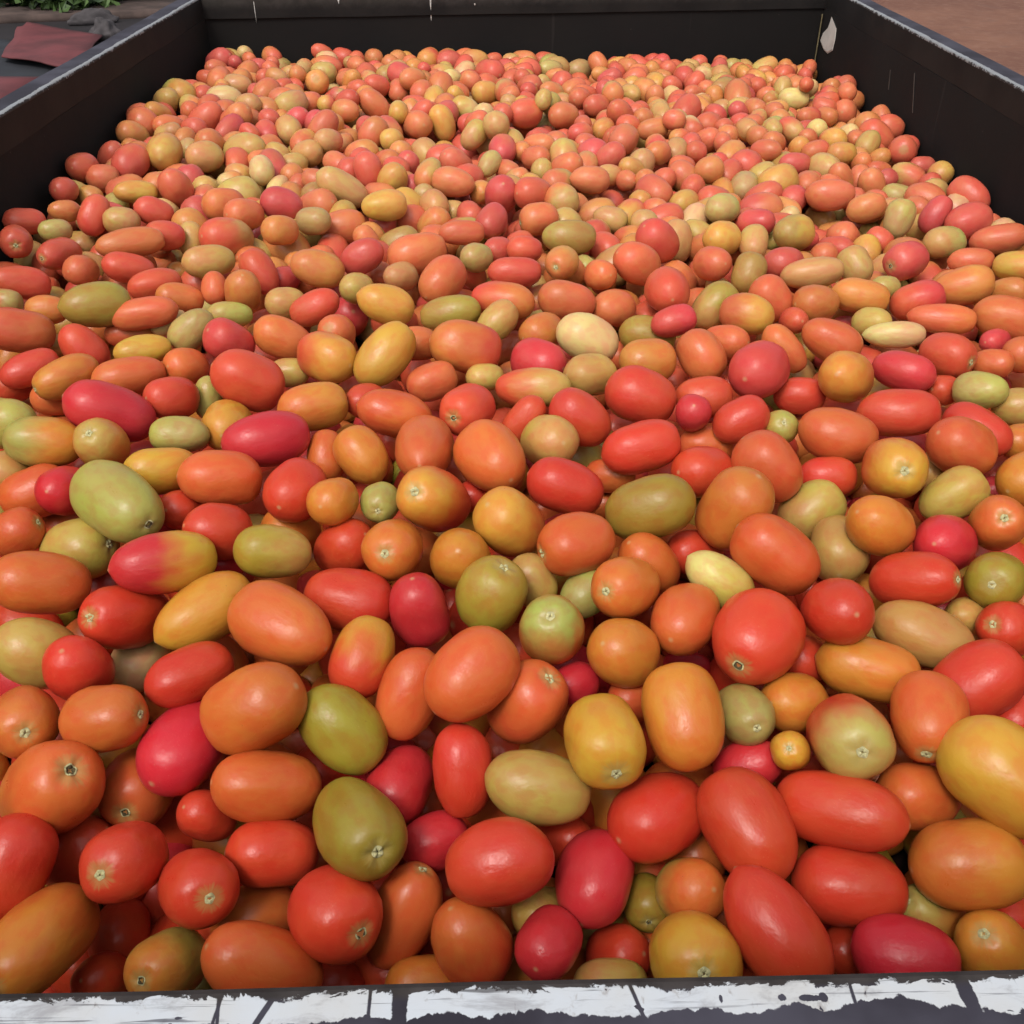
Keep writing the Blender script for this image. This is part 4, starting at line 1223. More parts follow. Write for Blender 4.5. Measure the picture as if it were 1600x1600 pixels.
-1025 11692 -4361 252 224 31 85 42 RR
-496 11535 -4552 272 204 28 96 5 or
124 11604 -4298 247 199 -15 86 48 rr
443 11568 -4564 281 193 -73 51 46 oo
874 11432 -4438 162 145 -49 87 8 gg
1272 11515 -4460 333 242 84 32 44 TT
1581 11760 -4598 192 166 81 21 -54 OO
2290 11428 -4512 212 152 -21 96 20 rO
2539 11754 -4645 270 186 -59 76 -28 rr
3062 11631 -4666 328 226 -48 77 -43 OT
3494 11575 -4494 227 182 96 17 22 oo
3786 11636 -4597 172 142 -53 63 -56 Oo
4223 11587 -4623 217 190 -16 94 -30 rr
4576 11601 -4584 281 216 -34 50 -80 TT
5103 11514 -4654 299 205 2 98 19 or
5411 11698 -4717 193 162 83 54 -16 rr
5842 11620 -4606 240 173 -50 69 52 rO
6198 11405 -4641 232 171 63 77 3 oo
-5744 12000 -4285 209 181 50 81 -29 TT
-5357 11907 -4344 229 185 -95 28 -16 TT
-4923 11875 -4434 306 211 -76 64 9 oo
-4164 12225 -4348 291 215 -60 78 -14 rr
-3942 11918 -4130 257 206 57 -2 -82 oo
-3604 11907 -4183 230 161 20 97 -15 OO
-3150 11785 -4415 232 188 -82 51 26 TT
-2762 11868 -4356 367 249 -66 70 27 oo
-2229 11893 -4448 281 207 -14 92 36 rr
-1792 11864 -4239 182 150 61 2 -80 OO
-1414 12016 -4360 278 201 -91 -13 -39 GG
-930 12094 -4388 280 222 -91 13 40 OO
-530 11939 -4476 208 176 -22 86 -45 GG
-126 11822 -4500 242 195 -55 71 44 YY
215 11917 -4479 235 192 65 16 -75 OO
811 12059 -4438 233 187 26 94 21 rr
1175 12010 -4414 244 200 -58 78 23 rr
1519 11976 -4399 187 178 47 87 -11 oo
2067 12189 -4392 289 219 11 40 91 TT
2448 12135 -4458 256 189 -68 64 -35 OO
2838 12097 -4460 314 215 26 93 -25 OO
3223 11953 -4597 283 192 -81 58 -8 oo
3890 11881 -4468 215 174 36 88 -31 OO
4100 12154 -4491 260 178 -72 67 -16 rr
4474 12086 -4494 236 190 19 70 69 YY
4891 11906 -4487 392 247 7 90 -43 oo
5368 12158 -4654 275 195 62 78 10 OO
5910 12311 -4698 177 149 -19 65 73 OO
6328 11976 -4711 263 175 93 22 29 gg
-5703 12355 -4198 239 172 -53 84 -2 Or
-5420 12402 -4161 177 135 0 71 70 PP
-5046 12180 -4135 340 239 -91 42 1 RR
-4515 12393 -4344 158 135 -95 1 31 rr
-3993 12510 -4177 274 211 -51 22 83 RR
-3717 12195 -4431 289 208 -93 34 -13 RR
-3051 12258 -4492 241 183 -78 54 31 TT
-2578 12301 -4343 300 208 55 56 -62 TT
-1769 12159 -4326 204 185 34 75 -56 gY
-1288 12775 -4324 236 197 88 21 -42 rr
-1010 12549 -4285 238 182 -70 12 -70 oo
-602 12370 -4333 298 198 -91 42 -2 rG
-248 12546 -4321 233 171 10 93 -34 Or
285 12468 -4411 281 223 89 38 -26 or
692 12411 -4304 275 225 38 17 -91 TT
1068 12457 -4396 258 204 20 97 -17 Tr
1505 12319 -4412 233 176 -71 63 -33 ro
2011 12536 -4391 231 183 -73 14 -67 OO
2447 12515 -4459 296 204 81 -15 -57 rT
3360 12422 -4455 192 141 -22 97 -11 gg
3808 12417 -4453 149 136 84 51 -17 RR
4314 12537 -4476 234 205 57 55 -61 OO
4701 12320 -4420 189 162 -65 60 47 rr
5550 12567 -4678 208 166 59 65 -48 rr
6352 12339 -4425 310 200 -32 80 51 Po
6310 12615 -4655 293 212 94 7 32 rr
-5542 12985 -4078 161 153 -82 19 53 YY
-5212 12851 -4185 222 168 3 93 38 gg
-4486 12635 -4188 245 193 12 87 -48 YP
-3787 12797 -4166 284 192 -58 67 -47 OO
-3398 12949 -4240 194 161 -89 45 4 rr
-3201 12708 -4183 225 170 -98 -16 -8 YY
-2555 12888 -4178 310 215 -76 51 -40 OO
-2209 12671 -4238 238 176 33 77 54 GY
-1672 12786 -4329 298 207 12 94 30 Yr
-1354 13141 -4292 324 224 75 -6 -66 YY
-1014 12904 -4162 218 187 -30 83 46 TT
-547 12817 -4256 222 175 -36 92 17 rr
-262 12894 -4302 171 135 38 91 15 oO
712 12768 -4360 217 184 84 53 12 Tr
1286 12731 -4296 239 171 94 -18 -30 TT
1715 12590 -4284 186 166 -93 34 -15 TT
1979 12864 -4352 315 196 92 22 33 rr
2408 12934 -4395 277 187 50 57 66 PP
3116 12912 -4383 221 170 23 95 19 rr
3540 12740 -4410 277 209 98 17 -6 rr
3672 13038 -4408 213 148 -47 20 -86 PP
5062 12923 -4518 247 177 39 77 50 Yr
5592 13138 -4521 272 194 89 -25 37 TT
5851 12909 -4556 146 139 -44 90 2 rr
6313 12892 -4453 227 181 26 76 -60 OO
-5764 13151 -4089 243 161 50 53 -69 TT
-5154 13264 -4100 282 227 -91 -38 -13 OO
-4719 13203 -4102 300 225 -28 38 -88 OO
-4150 13419 -4111 190 176 -6 94 -34 TT
-4068 13081 -4133 206 169 4 97 24 or
-3664 13214 -4137 305 250 -97 -15 -21 TT
-2997 13380 -4205 213 183 5 70 71 oT
-2655 13390 -4193 218 191 33 93 -15 GG
-1799 13435 -4235 283 209 -81 56 -15 OO
-1182 13419 -4192 190 153 11 86 -50 gg
-818 13086 -4323 208 171 -89 37 -27 TT
820 13270 -4376 278 204 50 74 45 oO
1136 13044 -4332 278 209 91 20 36 oo
1568 13125 -4379 268 206 54 83 17 rY
1929 13184 -4321 192 166 -78 59 -21 ro
2633 13279 -4355 206 159 88 36 31 To
2951 13364 -4346 200 158 37 63 69 oo
3361 13256 -4341 317 225 100 -1 9 Or
3727 13443 -4400 275 169 -64 77 -3 Yo
4862 13346 -4364 262 179 -68 66 -33 OO
5217 13450 -4458 251 218 76 29 -59 TT
5555 13469 -4387 234 169 -17 94 -28 OO
6074 13204 -4455 227 166 -19 78 -59 rr
-5559 13567 -4001 228 189 91 38 -16 OO
-4748 13560 -4093 181 169 -23 97 12 oo
-4392 13650 -4095 258 205 -16 26 95 RR
-3877 13713 -4107 195 146 94 31 14 oP
-3215 13660 -4157 204 135 34 87 35 PP
-2971 13798 -4165 162 140 60 64 48 rO
-2642 13735 -4133 272 183 84 5 -53 OO
-2191 13596 -4185 215 167 11 95 -28 RR
-1651 13738 -4076 277 209 -35 54 -77 YY
-1327 13881 -4228 224 160 92 15 -36 RR
-1150 13778 -4009 247 174 42 66 63 TO
-422 13682 -4226 173 164 -14 95 -28 oo
29 13833 -4235 234 171 82 -7 -57 TT
305 13603 -4254 190 145 95 -1 -30 YY
655 13933 -4176 260 203 82 57 -10 TO
1760 13511 -4302 169 146 -47 88 -8 YY
1981 13811 -4286 287 225 -58 79 19 rr
2377 13547 -4347 242 184 74 67 -7 YY
2800 13641 -4345 254 204 94 21 -26 rr
3502 13794 -4348 292 194 -79 7 -61 rr
3915 13774 -4360 216 194 62 69 38 RR
4374 13909 -4370 211 181 69 44 57 RR
4791 13771 -4378 189 157 24 63 74 OO
5077 13787 -4376 221 150 -29 89 -36 OO
5767 13772 -4358 299 222 -80 59 8 OO
6165 13577 -4408 258 195 76 65 6 PP
-5627 14180 -4100 231 159 0 95 31 OT
-4677 14061 -4151 314 209 -77 62 -16 OO
-3852 14086 -4120 201 178 -92 38 10 TY
-3396 14272 -4071 313 212 -35 79 50 RR
-3092 14021 -4103 170 162 43 90 5 oo
-2550 14049 -4164 198 150 -15 89 44 rr
-2247 14131 -4074 260 194 38 89 -26 rr
-1656 14317 -4097 205 168 -93 2 36 rr
-1493 14108 -4248 184 164 3 31 -95 oo
-813 13932 -4172 211 185 97 19 -13 rT
-641 14275 -4219 254 205 74 68 -4 rr
73 14257 -4200 179 139 -96 6 -28 TO
269 14020 -4229 192 157 -41 90 15 YY
782 14304 -4350 246 185 -9 99 -13 rr
1095 14182 -4245 220 184 35 93 11 OT
1655 14287 -4255 172 144 -49 86 -12 OO
1926 14229 -4272 217 159 43 32 -84 Oo
2568 14071 -4285 209 169 47 87 15 rr
3025 14254 -4408 257 170 -9 90 42 oo
3344 14285 -4328 276 206 27 96 11 gg
3803 14212 -4262 297 255 92 15 37 YY
4233 14279 -4327 242 203 37 91 -19 OO
4569 14298 -4346 213 182 -9 96 -28 OO
5180 14310 -4304 252 193 48 33 -81 OO
5509 14126 -4442 255 190 97 -17 -18 gg
6041 14176 -4387 232 192 79 44 -43 TT
-5745 14467 -3954 238 162 -71 7 -70 rr
-5388 14505 -4010 270 225 -77 4 -64 OO
-4858 14571 -4174 209 167 95 30 -12 or
-4484 14678 -4104 245 178 -77 -2 -63 rr
-3967 14518 -4065 247 187 -18 93 31 rr
-3628 14594 -4058 207 153 86 50 2 OO
-3172 14606 -4116 216 171 -95 -23 -20 TT
-2525 14480 -4069 250 163 -69 71 13 OO
-2146 14604 -4097 233 186 68 23 -70 rr
-1837 14782 -4129 229 183 -84 42 -35 rO
-1516 14589 -4115 229 167 -12 61 -78 RR
-813 14579 -4111 318 212 45 60 -66 OO
-326 14533 -4090 229 150 42 78 45 gg
-69 14564 -4195 236 158 -49 87 1 rO
441 14672 -4218 203 166 19 98 -1 TT
799 14630 -4155 266 205 -64 57 -51 OO
1405 14437 -4219 235 159 80 58 -14 OT
1747 14620 -4193 228 165 70 41 -58 YY
2184 14405 -4296 213 173 -61 17 -77 Tr
2502 14559 -4270 256 213 79 -22 -57 OO
2837 14440 -4141 217 195 95 25 18 oo
3177 14658 -4265 253 186 47 79 41 rr
3666 14634 -4278 239 185 78 47 41 TT
4370 14600 -4365 190 146 -63 65 -42 Rr
4788 14550 -4312 294 186 39 40 -83 YO
5101 14627 -4328 217 162 11 69 71 OO
5501 14644 -4335 179 151 66 75 -1 RR
6098 14535 -4362 176 157 -10 94 -32 rr
-5558 14866 -3973 174 147 -85 2 52 or
-5254 14874 -3972 218 164 20 98 -5 rr
-4755 14962 -4002 174 157 -14 70 70 gg
-4439 14995 -3929 276 217 5 83 -55 oo
-3937 14944 -4007 365 239 -86 43 -28 TT
-3443 14854 -4044 208 159 -88 20 42 TT
-3011 14893 -4042 257 191 -80 48 -36 TT
-2716 15109 -3907 247 172 57 80 -20 OT
-2226 14985 -4067 269 189 -96 10 -25 oo
-1644 15110 -4074 222 175 24 94 -23 oo
-1274 15206 -4161 281 224 -55 62 56 TT
-1011 14897 -4106 270 205 94 28 17 rr
-142 15177 -4064 278 210 5 99 14 OR
350 15006 -4133 233 172 -79 57 -21 OO
758 15049 -4115 265 215 2 71 71 TT
1084 14907 -4215 264 179 24 89 38 TO
1457 15027 -4136 259 197 -66 17 -73 RR
1896 14947 -4226 259 209 -55 -11 -83 TT
2517 14913 -4237 209 168 -97 22 11 rr
3093 15008 -4231 197 150 39 37 -84 rr
3472 14995 -4242 254 242 52 83 19 rr
3857 14963 -4368 213 154 97 -6 -23 TT
4229 15043 -4225 253 162 97 22 -9 RR
4651 14952 -4266 291 222 -30 95 -11 TT
5026 15065 -4430 167 137 -47 85 22 rr
5532 15117 -4367 231 155 86 34 -38 or
5892 14892 -4373 274 202 -76 63 15 TO
6396 14927 -4350 194 184 77 14 62 YY
-5715 15442 -3919 282 190 39 78 -50 To
-5221 15544 -3916 227 146 -94 8 -34 TT
-4938 15410 -3958 193 147 31 89 34 oo
-4210 15365 -4049 253 189 36 89 28 oo
-3997 15603 -3927 171 135 -76 43 49 rr
-3725 15467 -4136 269 228 33 94 -8 OO
-3178 15554 -4070 268 202 27 96 3 YO
-2825 15278 -4143 262 183 -19 84 50 YY
-2320 15272 -4244 253 194 -39 81 45 rr
-1830 15582 -4045 243 177 31 82 -48 oY
-1522 15569 -4181 224 176 -56 81 -17 rr
136 15313 -4115 198 147 -21 95 -24 oo
409 15497 -4086 274 183 -88 44 -19 OO
835 15413 -4203 240 188 25 84 48 Yr
1215 15350 -4201 278 241 -65 -2 -76 RR
2212 15588 -4116 194 163 -19 95 23 or
2510 15533 -4173 225 173 32 88 35 TT
2813 15525 -4184 175 162 94 29 -20 rr
3327 15386 -4212 282 214 55 77 32 YY
3897 15573 -4186 256 174 -79 57 -22 rO
4188 15418 -4403 318 231 -19 98 2 GG
4707 15712 -4234 226 179 95 15 26 rO
5294 15268 -4282 190 142 -3 80 -60 OO
6360 15572 -4416 202 151 100 3 -1 RR
-5684 15936 -3884 285 252 2 86 -50 OO
-5293 15867 -3896 272 187 59 77 -24 OO
-4901 15826 -3927 211 169 -94 33 -10 rr
-4372 15856 -3930 294 178 45 82 37 RR
-3800 15886 -4010 240 190 -42 77 48 RR
-3462 15898 -3949 259 201 -42 86 28 oT
-2951 15959 -3945 312 211 -64 -22 -74 OO
-2610 15770 -4111 173 144 67 74 10 oT
-2123 15722 -3959 268 208 58 32 75 OO
-1938 16032 -4005 251 201 -65 38 66 Ro
-240 15812 -3872 238 207 13 76 -64 TT
38 15709 -4143 292 181 -21 79 57 TT
642 15752 -4168 263 210 -77 25 -58 OO
1143 15734 -4136 231 173 56 79 -25 rr
2427 15990 -4278 219 159 67 69 -26 OO
2798 15881 -4155 245 171 26 96 -14 rr
3307 15990 -4157 181 146 11 97 21 OO
3657 15749 -4360 153 135 92 -17 -36 GG
4281 15836 -4479 243 181 1 62 79 rr
4515 15989 -4276 254 175 17 69 -71 oo
5370 15772 -4356 232 178 -35 77 -54 YY
5617 16048 -4217 261 182 53 73 44 TT
5741 15807 -4368 198 151 -72 25 -64 oo
-5584 16354 -3821 263 166 38 77 -52 oo
-5223 16240 -3967 190 152 -72 44 -53 oO
-4904 16458 -3927 339 226 -79 -2 -62 rr
-4351 16281 -3873 295 206 -75 27 -60 rO
-3851 16400 -3921 179 170 -78 59 -22 rr
-3414 16435 -3932 222 190 -67 27 -69 TR
-3093 16294 -3953 210 197 -38 36 -85 RR
-2295 16172 -3983 248 162 -26 96 -5 rr
-1797 16423 -3812 188 159 4 85 53 TY
-1446 16771 -3926 254 186 -56 21 -80 rr
-543 16246 -3923 221 174 -67 56 -48 rO
-28 16274 -4159 193 138 -3 99 15 rr
379 16246 -4214 222 168 -37 85 -37 rr
1090 16358 -4129 214 167 91 41 1 rr
1689 16417 -4260 238 215 65 41 -64 Yr
2645 16149 -4129 171 136 98 19 9 ro
3118 16269 -4208 226 183 -82 39 -41 OO
3436 16344 -4154 176 167 -71 70 -7 Yo
3918 16327 -4159 204 163 -50 87 4 oo
4138 16073 -4201 259 178 59 70 -40 rO
4754 16413 -4224 207 154 48 68 -56 OO
5107 16260 -4209 248 196 -46 84 -28 OY
5549 16400 -4237 252 171 49 83 -27 OO
5842 16306 -4402 175 135 100 1 4 rr
6402 16455 -4323 189 157 -67 74 2 rr
-5720 16821 -3980 252 215 65 75 10 rr
-5183 16731 -3867 194 163 -7 92 -38 OO
-4647 16855 -3926 292 202 -7 98 -18 OO
-4221 16624 -3991 230 179 11 99 -12 OO
-3762 16857 -4022 198 135 -9 98 18 rY
-3461 16801 -3975 177 148 -31 95 9 rr
-2879 16578 -4072 211 165 -42 17 -89 oo
-1852 16594 -4044 219 164 -15 82 55 rr
-1309 16832 -4227 262 183 -78 56 -28 rr
-1066 16983 -3963 283 203 20 98 6 RR
-674 16627 -4038 216 161 96 29 -1 rr
1154 16673 -4067 192 143 -9 99 -13 rr
1483 16687 -4134 268 178 34 94 -1 oo
1880 16726 -4109 202 192 -54 83 14 rr
2594 16488 -3946 190 161 97 -17 -18 OO
2884 16565 -4111 233 204 -35 86 36 Pr
3464 16802 -4141 170 147 56 78 -26 OO
3832 16722 -4152 244 180 -29 95 7 OT
4238 16664 -4139 196 154 -4 98 21 TT
4541 16707 -4148 258 169 -54 78 31 rT
4966 16704 -4166 208 173 12 77 -62 YP
5486 16731 -4209 179 146 -65 68 -33 PP
5917 16624 -4235 305 228 77 -29 -57 rr
-5700 17206 -3812 328 202 -50 78 -38 TT
-5267 17124 -3884 222 178 -81 45 38 To
-4946 16995 -3856 236 178 35 92 17 rr
-4288 16899 -3816 229 172 -95 27 -14 TT
-4062 17098 -3928 276 191 -64 75 14 oo
-3659 17250 -3876 294 219 79 59 15 TT
-1672 17233 -3970 189 158 -39 59 70 oo
-1384 17301 -3995 182 135 94 23 26 rr
-789 17326 -3971 241 192 92 8 -38 PY
-469 16947 -4003 312 189 -14 82 -56 PP
-189 17155 -4051 228 186 -62 22 -76 rr
1806 17165 -4033 304 209 49 49 -72 rr
2171 17173 -4087 188 178 51 82 -24 OO
2478 17116 -4233 235 190 -60 79 16 oo
2763 17170 -4118 196 168 -34 77 54 TT
3269 17064 -4194 314 231 52 82 -24 rr
3946 17043 -4157 226 157 92 -3 38 OO
4297 16998 -4255 302 208 63 63 45 gT
4508 17371 -4183 206 187 7 76 -65 oo
4912 17056 -4248 256 170 85 48 -20 rr
5954 17224 -4208 255 218 59 71 -37 oo
-5611 17664 -3837 331 258 -74 67 -3 gY
-5219 17787 -3868 234 182 11 89 -44 Or
-4840 17570 -3873 315 231 -100 6 1 PP
-4241 17476 -3950 210 164 30 93 -23 RR
-3881 17647 -3895 250 202 -100 5 1 OO
-3409 17637 -3940 231 183 35 93 -8 rO
-3131 17545 -3948 161 152 90 44 -1 rY
-2766 17530 -3897 235 179 -73 37 -57 rr
-1536 17511 -4132 187 164 32 94 13 rr
-1116 17614 -3990 274 205 -2 100 -3 OO
-78 17593 -4078 182 159 67 40 -63 oo
525 17398 -3838 181 138 28 57 77 TT
660 17681 -3984 235 189 44 70 -56 GG
1609 17638 -4260 237 176 7 99 10 Tr
2082 17622 -4129 212 177 88 9 46 rr
2535 17531 -4119 274 180 -20 88 43 TT
2960 17648 -4085 323 239 43 78 45 rr
3427 17574 -4131 242 189 -25 97 -1 rr
3891 17484 -4237 222 171 64 76 -9 rr
4131 17368 -4150 208 151 48 77 41 Tr
4485 17734 -4144 247 180 -3 86 -50 OO
5075 17685 -4185 231 171 88 43 -21 rO
5945 17589 -4365 237 187 96 14 -26 oo
6356 17757 -4226 243 166 -21 70 68 OO
-5725 18108 -3899 254 187 -72 43 -55 rr
-5374 18095 -3872 171 162 -89 43 13 oo
-4965 17958 -3881 205 152 -18 82 54 OO
-4229 18068 -3879 286 222 38 89 24 OO
-3824 18216 -4017 259 225 -15 62 77 oT
-2973 17994 -3930 171 156 -96 29 3 RT
-2517 18082 -3944 193 170 -66 17 73 oo
-1665 17791 -4010 240 170 -96 28 -4 rr
-1334 18012 -3990 302 187 7 89 45 YY
-1132 18235 -4089 169 144 56 31 77 rT
-58 17953 -4021 193 155 -11 94 -32 TT
210 17808 -4032 194 147 -64 69 34 YO
701 18157 -4114 192 183 -43 86 -27 OO
2192 17918 -4174 204 187 66 53 53 rT
2517 17998 -4153 226 186 -40 75 -52 TT
2839 17999 -4163 193 161 76 63 -17 oo
3234 18001 -4125 284 202 -61 72 32 oo
3906 17896 -4149 189 157 65 41 -64 RR
4220 18020 -4134 246 180 -30 95 5 OO
4576 18079 -4177 259 169 -81 42 -42 YY
5472 17986 -4239 208 159 -65 75 10 Oo
-5621 18378 -3870 186 146 -90 42 -11 rr
-5075 18325 -3862 181 135 -62 50 -61 YY
-4844 18555 -3860 263 199 -99 -5 9 TT
-4467 18323 -3931 193 156 -17 94 29 RR
-4044 18615 -3893 187 150 47 88 6 rr
-2730 18580 -3937 218 171 -79 54 -27 rr
-1596 18518 -3975 240 208 11 96 27 or
-989 18434 -3989 173 135 54 52 -66 YY
-27 18439 -4009 184 169 85 36 39 OO
258 18392 -4110 179 171 -93 28 22 rr
886 18587 -4185 237 210 16 99 0 TT
1197 18449 -4046 229 177 46 89 -6 OO
1784 18534 -3990 250 197 0 99 12 TO
2032 18327 -4216 264 187 -41 89 21 Or
2560 18438 -4159 195 135 -63 78 7 oo
2992 18349 -4143 273 197 89 45 -5 rr
3384 18408 -4113 221 155 34 94 -3 oo
3735 18509 -4255 212 184 -50 84 -21 YT
4008 18312 -4136 222 153 96 24 12 TT
4515 18377 -4271 203 152 -89 44 14 OO
5508 18337 -4182 218 174 -92 34 19 rr
5621 18645 -4147 238 171 96 -12 26 rr
-5765 18715 -4019 230 179 5 93 36 PP
-5223 18879 -3845 315 224 -12 98 13 OO
-4862 18913 -3872 217 191 18 85 50 oo
-4222 18980 -3812 211 164 -92 29 26 oT
-3983 19064 -4008 225 171 -86 41 -32 rr
-2420 18780 -3905 252 190 73 60 -33 rr
-2356 19096 -4024 197 144 84 54 -9 oT
-1770 18818 -3825 288 199 59 77 -25 YO
-1281 18757 -3944 294 228 12 62 77 OO
-940 18756 -4028 178 162 68 27 -68 OO
-91 18829 -4042 280 214 -39 91 17 TO
313 18739 -4013 234 154 30 84 -46 or
710 18856 -4037 254 186 71 57 -42 TO
1312 18881 -4086 238 186 92 31 -25 rr
1694 18885 -4066 249 173 -35 46 81 RR
2121 18875 -4087 251 187 -45 87 -19 TT
2585 18838 -4109 223 178 20 54 -82 Ro
2979 18713 -4181 225 202 38 62 69 rr
3433 18729 -4260 252 188 -42 47 78 PP
3664 18949 -4135 205 171 -19 45 87 oo
4051 18736 -4116 375 245 -7 76 65 oo
4682 18908 -4169 179 135 53 82 21 To
5960 18648 -3985 196 158 2 97 25 OO
-5534 19216 -3890 224 157 -96 13 23 rr
-5197 19343 -3901 207 192 4 94 -34 rr
-4816 19230 -3938 260 167 -98 -21 3 oo
-4440 19194 -3900 232 170 61 57 -54 rr
-3906 19318 -3850 235 164 -6 92 -39 oo
-2911 19200 -3918 246 180 -29 64 -71 oo
-2608 19244 -3911 205 169 -61 77 16 rT
-2009 19297 -3848 307 213 -66 71 24 RR
-1638 19356 -3968 295 203 -9 99 -12 oo
-1282 19116 -3978 169 147 -42 87 -26 Or
-1018 19291 -4110 247 181 40 88 -26 OO
-764 19382 -3948 201 176 -87 21 45 OO
-131 19235 -4041 206 150 -61 72 33 rr
309 19264 -4034 302 216 -43 84 -33 rr
930 19404 -4003 220 207 28 57 77 rr
1121 19132 -4051 275 178 80 49 35 Oo
1583 19195 -4068 183 138 89 45 12 rr
1993 19283 -4063 226 166 -26 90 34 oo
2409 19163 -4087 243 226 -75 65 10 oo
2961 19324 -4223 238 186 -31 90 31 PP
3368 19386 -4196 231 170 68 62 -38 OO
3919 19511 -4137 276 219 69 71 13 GG
4184 19221 -4166 322 218 86 22 -45 RO
4656 19183 -4164 179 147 -82 11 -56 OO
5395 19291 -4005 181 135 33 92 -22 Or
5847 19247 -4196 205 178 -84 43 34 ro
6114 19397 -4248 281 175 -38 87 -32 TT
-5475 19548 -3933 167 157 -43 70 57 oo
-5136 19984 -4055 183 146 -96 -4 -26 OO
-4870 19600 -3848 271 196 21 97 11 OO
-4506 19826 -3871 195 160 -48 35 80 rr
-4092 19583 -3876 161 153 67 64 -39 TT
-3536 19871 -3905 251 202 -99 -9 9 TT
-3057 19572 -3962 214 156 -95 25 -20 OO
-2721 19715 -3962 324 220 -8 93 36 rr
-2317 19774 -3953 252 206 76 64 14 TG
-1933 19639 -4014 237 194 37 92 11 YY
-1416 19632 -3967 161 149 -44 64 63 rT
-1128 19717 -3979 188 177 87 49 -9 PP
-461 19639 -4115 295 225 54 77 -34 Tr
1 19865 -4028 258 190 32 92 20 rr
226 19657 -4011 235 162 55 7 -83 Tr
587 19797 -4074 164 135 -74 29 61 TT
1792 19720 -4064 182 140 -67 73 -14 rr
2181 19546 -4091 236 168 87 4 49 YY
2425 19811 -4134 259 172 -22 95 -23 OO
2996 19697 -4121 239 181 52 64 -57 rr
3463 19937 -4095 232 168 55 31 77 rr
3663 19734 -4171 249 171 36 92 -17 OO
4290 19557 -4169 246 172 -7 1 -100 rr
4629 19925 -4161 193 175 -50 86 -10 rr
5110 19830 -4178 237 171 20 71 68 TT
5535 19673 -4165 230 163 -53 56 -64 PP
6024 19811 -4212 270 193 22 74 -64 OO
6354 19658 -4317 164 135 -41 88 -25 TT
-5571 19984 -3887 265 190 35 83 -44 OO
-5202 20337 -4075 227 171 -79 61 0 YO
-4783 20058 -3864 214 176 -69 72 -3 RR
-4252 20003 -4000 199 159 61 61 51 OO
-3946 20123 -3895 236 170 23 94 27 og
-3513 20205 -3854 284 185 -100 2 8 OO
-3107 19956 -4026 228 176 -73 60 31 OO
-2528 20100 -3933 206 158 -4 93 -37 OO
-2203 20168 -3924 245 180 -82 32 -47 OT
-1689 20328 -3973 186 135 -8 62 -78 rr
-1306 20003 -3972 248 204 -100 -4 -8 OT
-826 20115 -4112 224 197 -96 14 -26 rR
-425 20264 -3991 334 244 -60 80 -5 rr
-37 20230 -4029 187 142 65 37 66 oo
246 20169 -4077 200 170 96 24 17 oo
828 20165 -4045 203 154 -97 19 -16 Oo
1847 20001 -4051 246 176 -88 -1 -47 RR
1894 20274 -4085 169 142 -86 23 -46 OO
2345 20261 -4133 286 213 83 4 55 rr
2736 20031 -4158 306 220 -13 99 -1 TY
3472 20220 -4133 195 158 81 50 31 rr
3862 20229 -4324 160 145 -48 58 -66 oT
4063 19984 -4143 273 184 54 83 -12 OO
4556 20330 -4171 198 150 63 76 17 RR
5124 20191 -4182 153 135 99 -17 1 rO
5409 20041 -4183 253 187 33 94 -6 oo
6313 20029 -4215 266 206 75 4 66 rr
-5658 20579 -3845 312 226 -81 34 -48 RR
-5303 20390 -3834 190 135 -20 92 -35 RR
-4648 20645 -3892 178 139 -32 93 -15 OO
-3552 20494 -4031 264 204 -100 -7 -7 TT
-3000 20578 -3924 217 177 -61 79 -3 OO
-2692 20585 -3988 200 142 -87 26 -42 rr
-2293 20673 -4056 264 194 70 69 21 RR
-1887 20650 -4033 297 234 10 86 -51 oo
-1521 20689 -4120 286 196 -33 89 -32 rr
-917 20456 -4022 257 192 57 72 40 PP
-443 20738 -4029 216 166 49 87 -4 OY
-42 20783 -4043 171 141 55 81 -20 YO
175 20472 -4055 280 185 96 5 27 rr
832 20645 -4177 200 191 20 46 -87 rY
2008 20415 -4296 192 178 -35 89 30 OO
2588 20553 -4299 234 166 -53 73 43 PP
2927 20546 -4126 199 147 -81 59 9 oo
3340 20569 -4142 262 210 -12 98 -13 rr
3702 20532 -4288 188 143 -97 25 2 rr
4071 20516 -4245 266 214 39 92 9 TT
4790 20742 -4179 226 161 -73 68 9 OY
5167 20465 -4330 271 188 -64 48 -60 OO
5549 20697 -4321 277 195 81 16 -57 OO
6375 20453 -4261 269 176 -12 99 1 rr
-5633 21011 -3909 272 213 -33 94 -6 oo
-5182 21040 -3890 176 135 -47 88 -8 OO
-3624 20854 -3882 239 184 -90 43 -9 PP
-3145 20883 -3953 179 135 75 41 -53 TT
-2545 20837 -4102 214 156 77 64 -8 rr
-2363 21147 -4062 278 197 -69 8 72 Or
-2023 21036 -3983 215 169 -20 91 -36 OO
-1341 21017 -4114 199 167 37 76 54 TT
-955 20844 -4027 292 178 38 54 75 rr
-697 21161 -4177 229 173 21 42 -89 oo
-117 21116 -4054 226 167 -70 69 17 RR
322 20910 -4060 275 214 -81 58 11 Yr
767 21076 -4083 274 180 90 41 -11 gg
1799 21189 -4215 235 153 86 41 -31 gY
2082 21063 -4123 190 152 -61 28 74 rr
2491 20901 -4139 220 202 -99 16 2 OO
2784 21146 -4152 252 195 16 73 -66 oo
3452 21130 -4175 283 222 -7 96 -26 TT
3799 20991 -4174 205 166 92 14 -37 PP
4137 20923 -4177 214 192 -27 68 68 TT
4616 21080 -4160 205 153 -25 90 35 oo
5118 20956 -4289 203 165 -62 67 41 YY
5422 21022 -4185 266 197 47 84 -27 rr
-5611 21365 -3890 203 135 -94 21 25 TT
-5362 21502 -3901 210 159 13 74 -66 PP
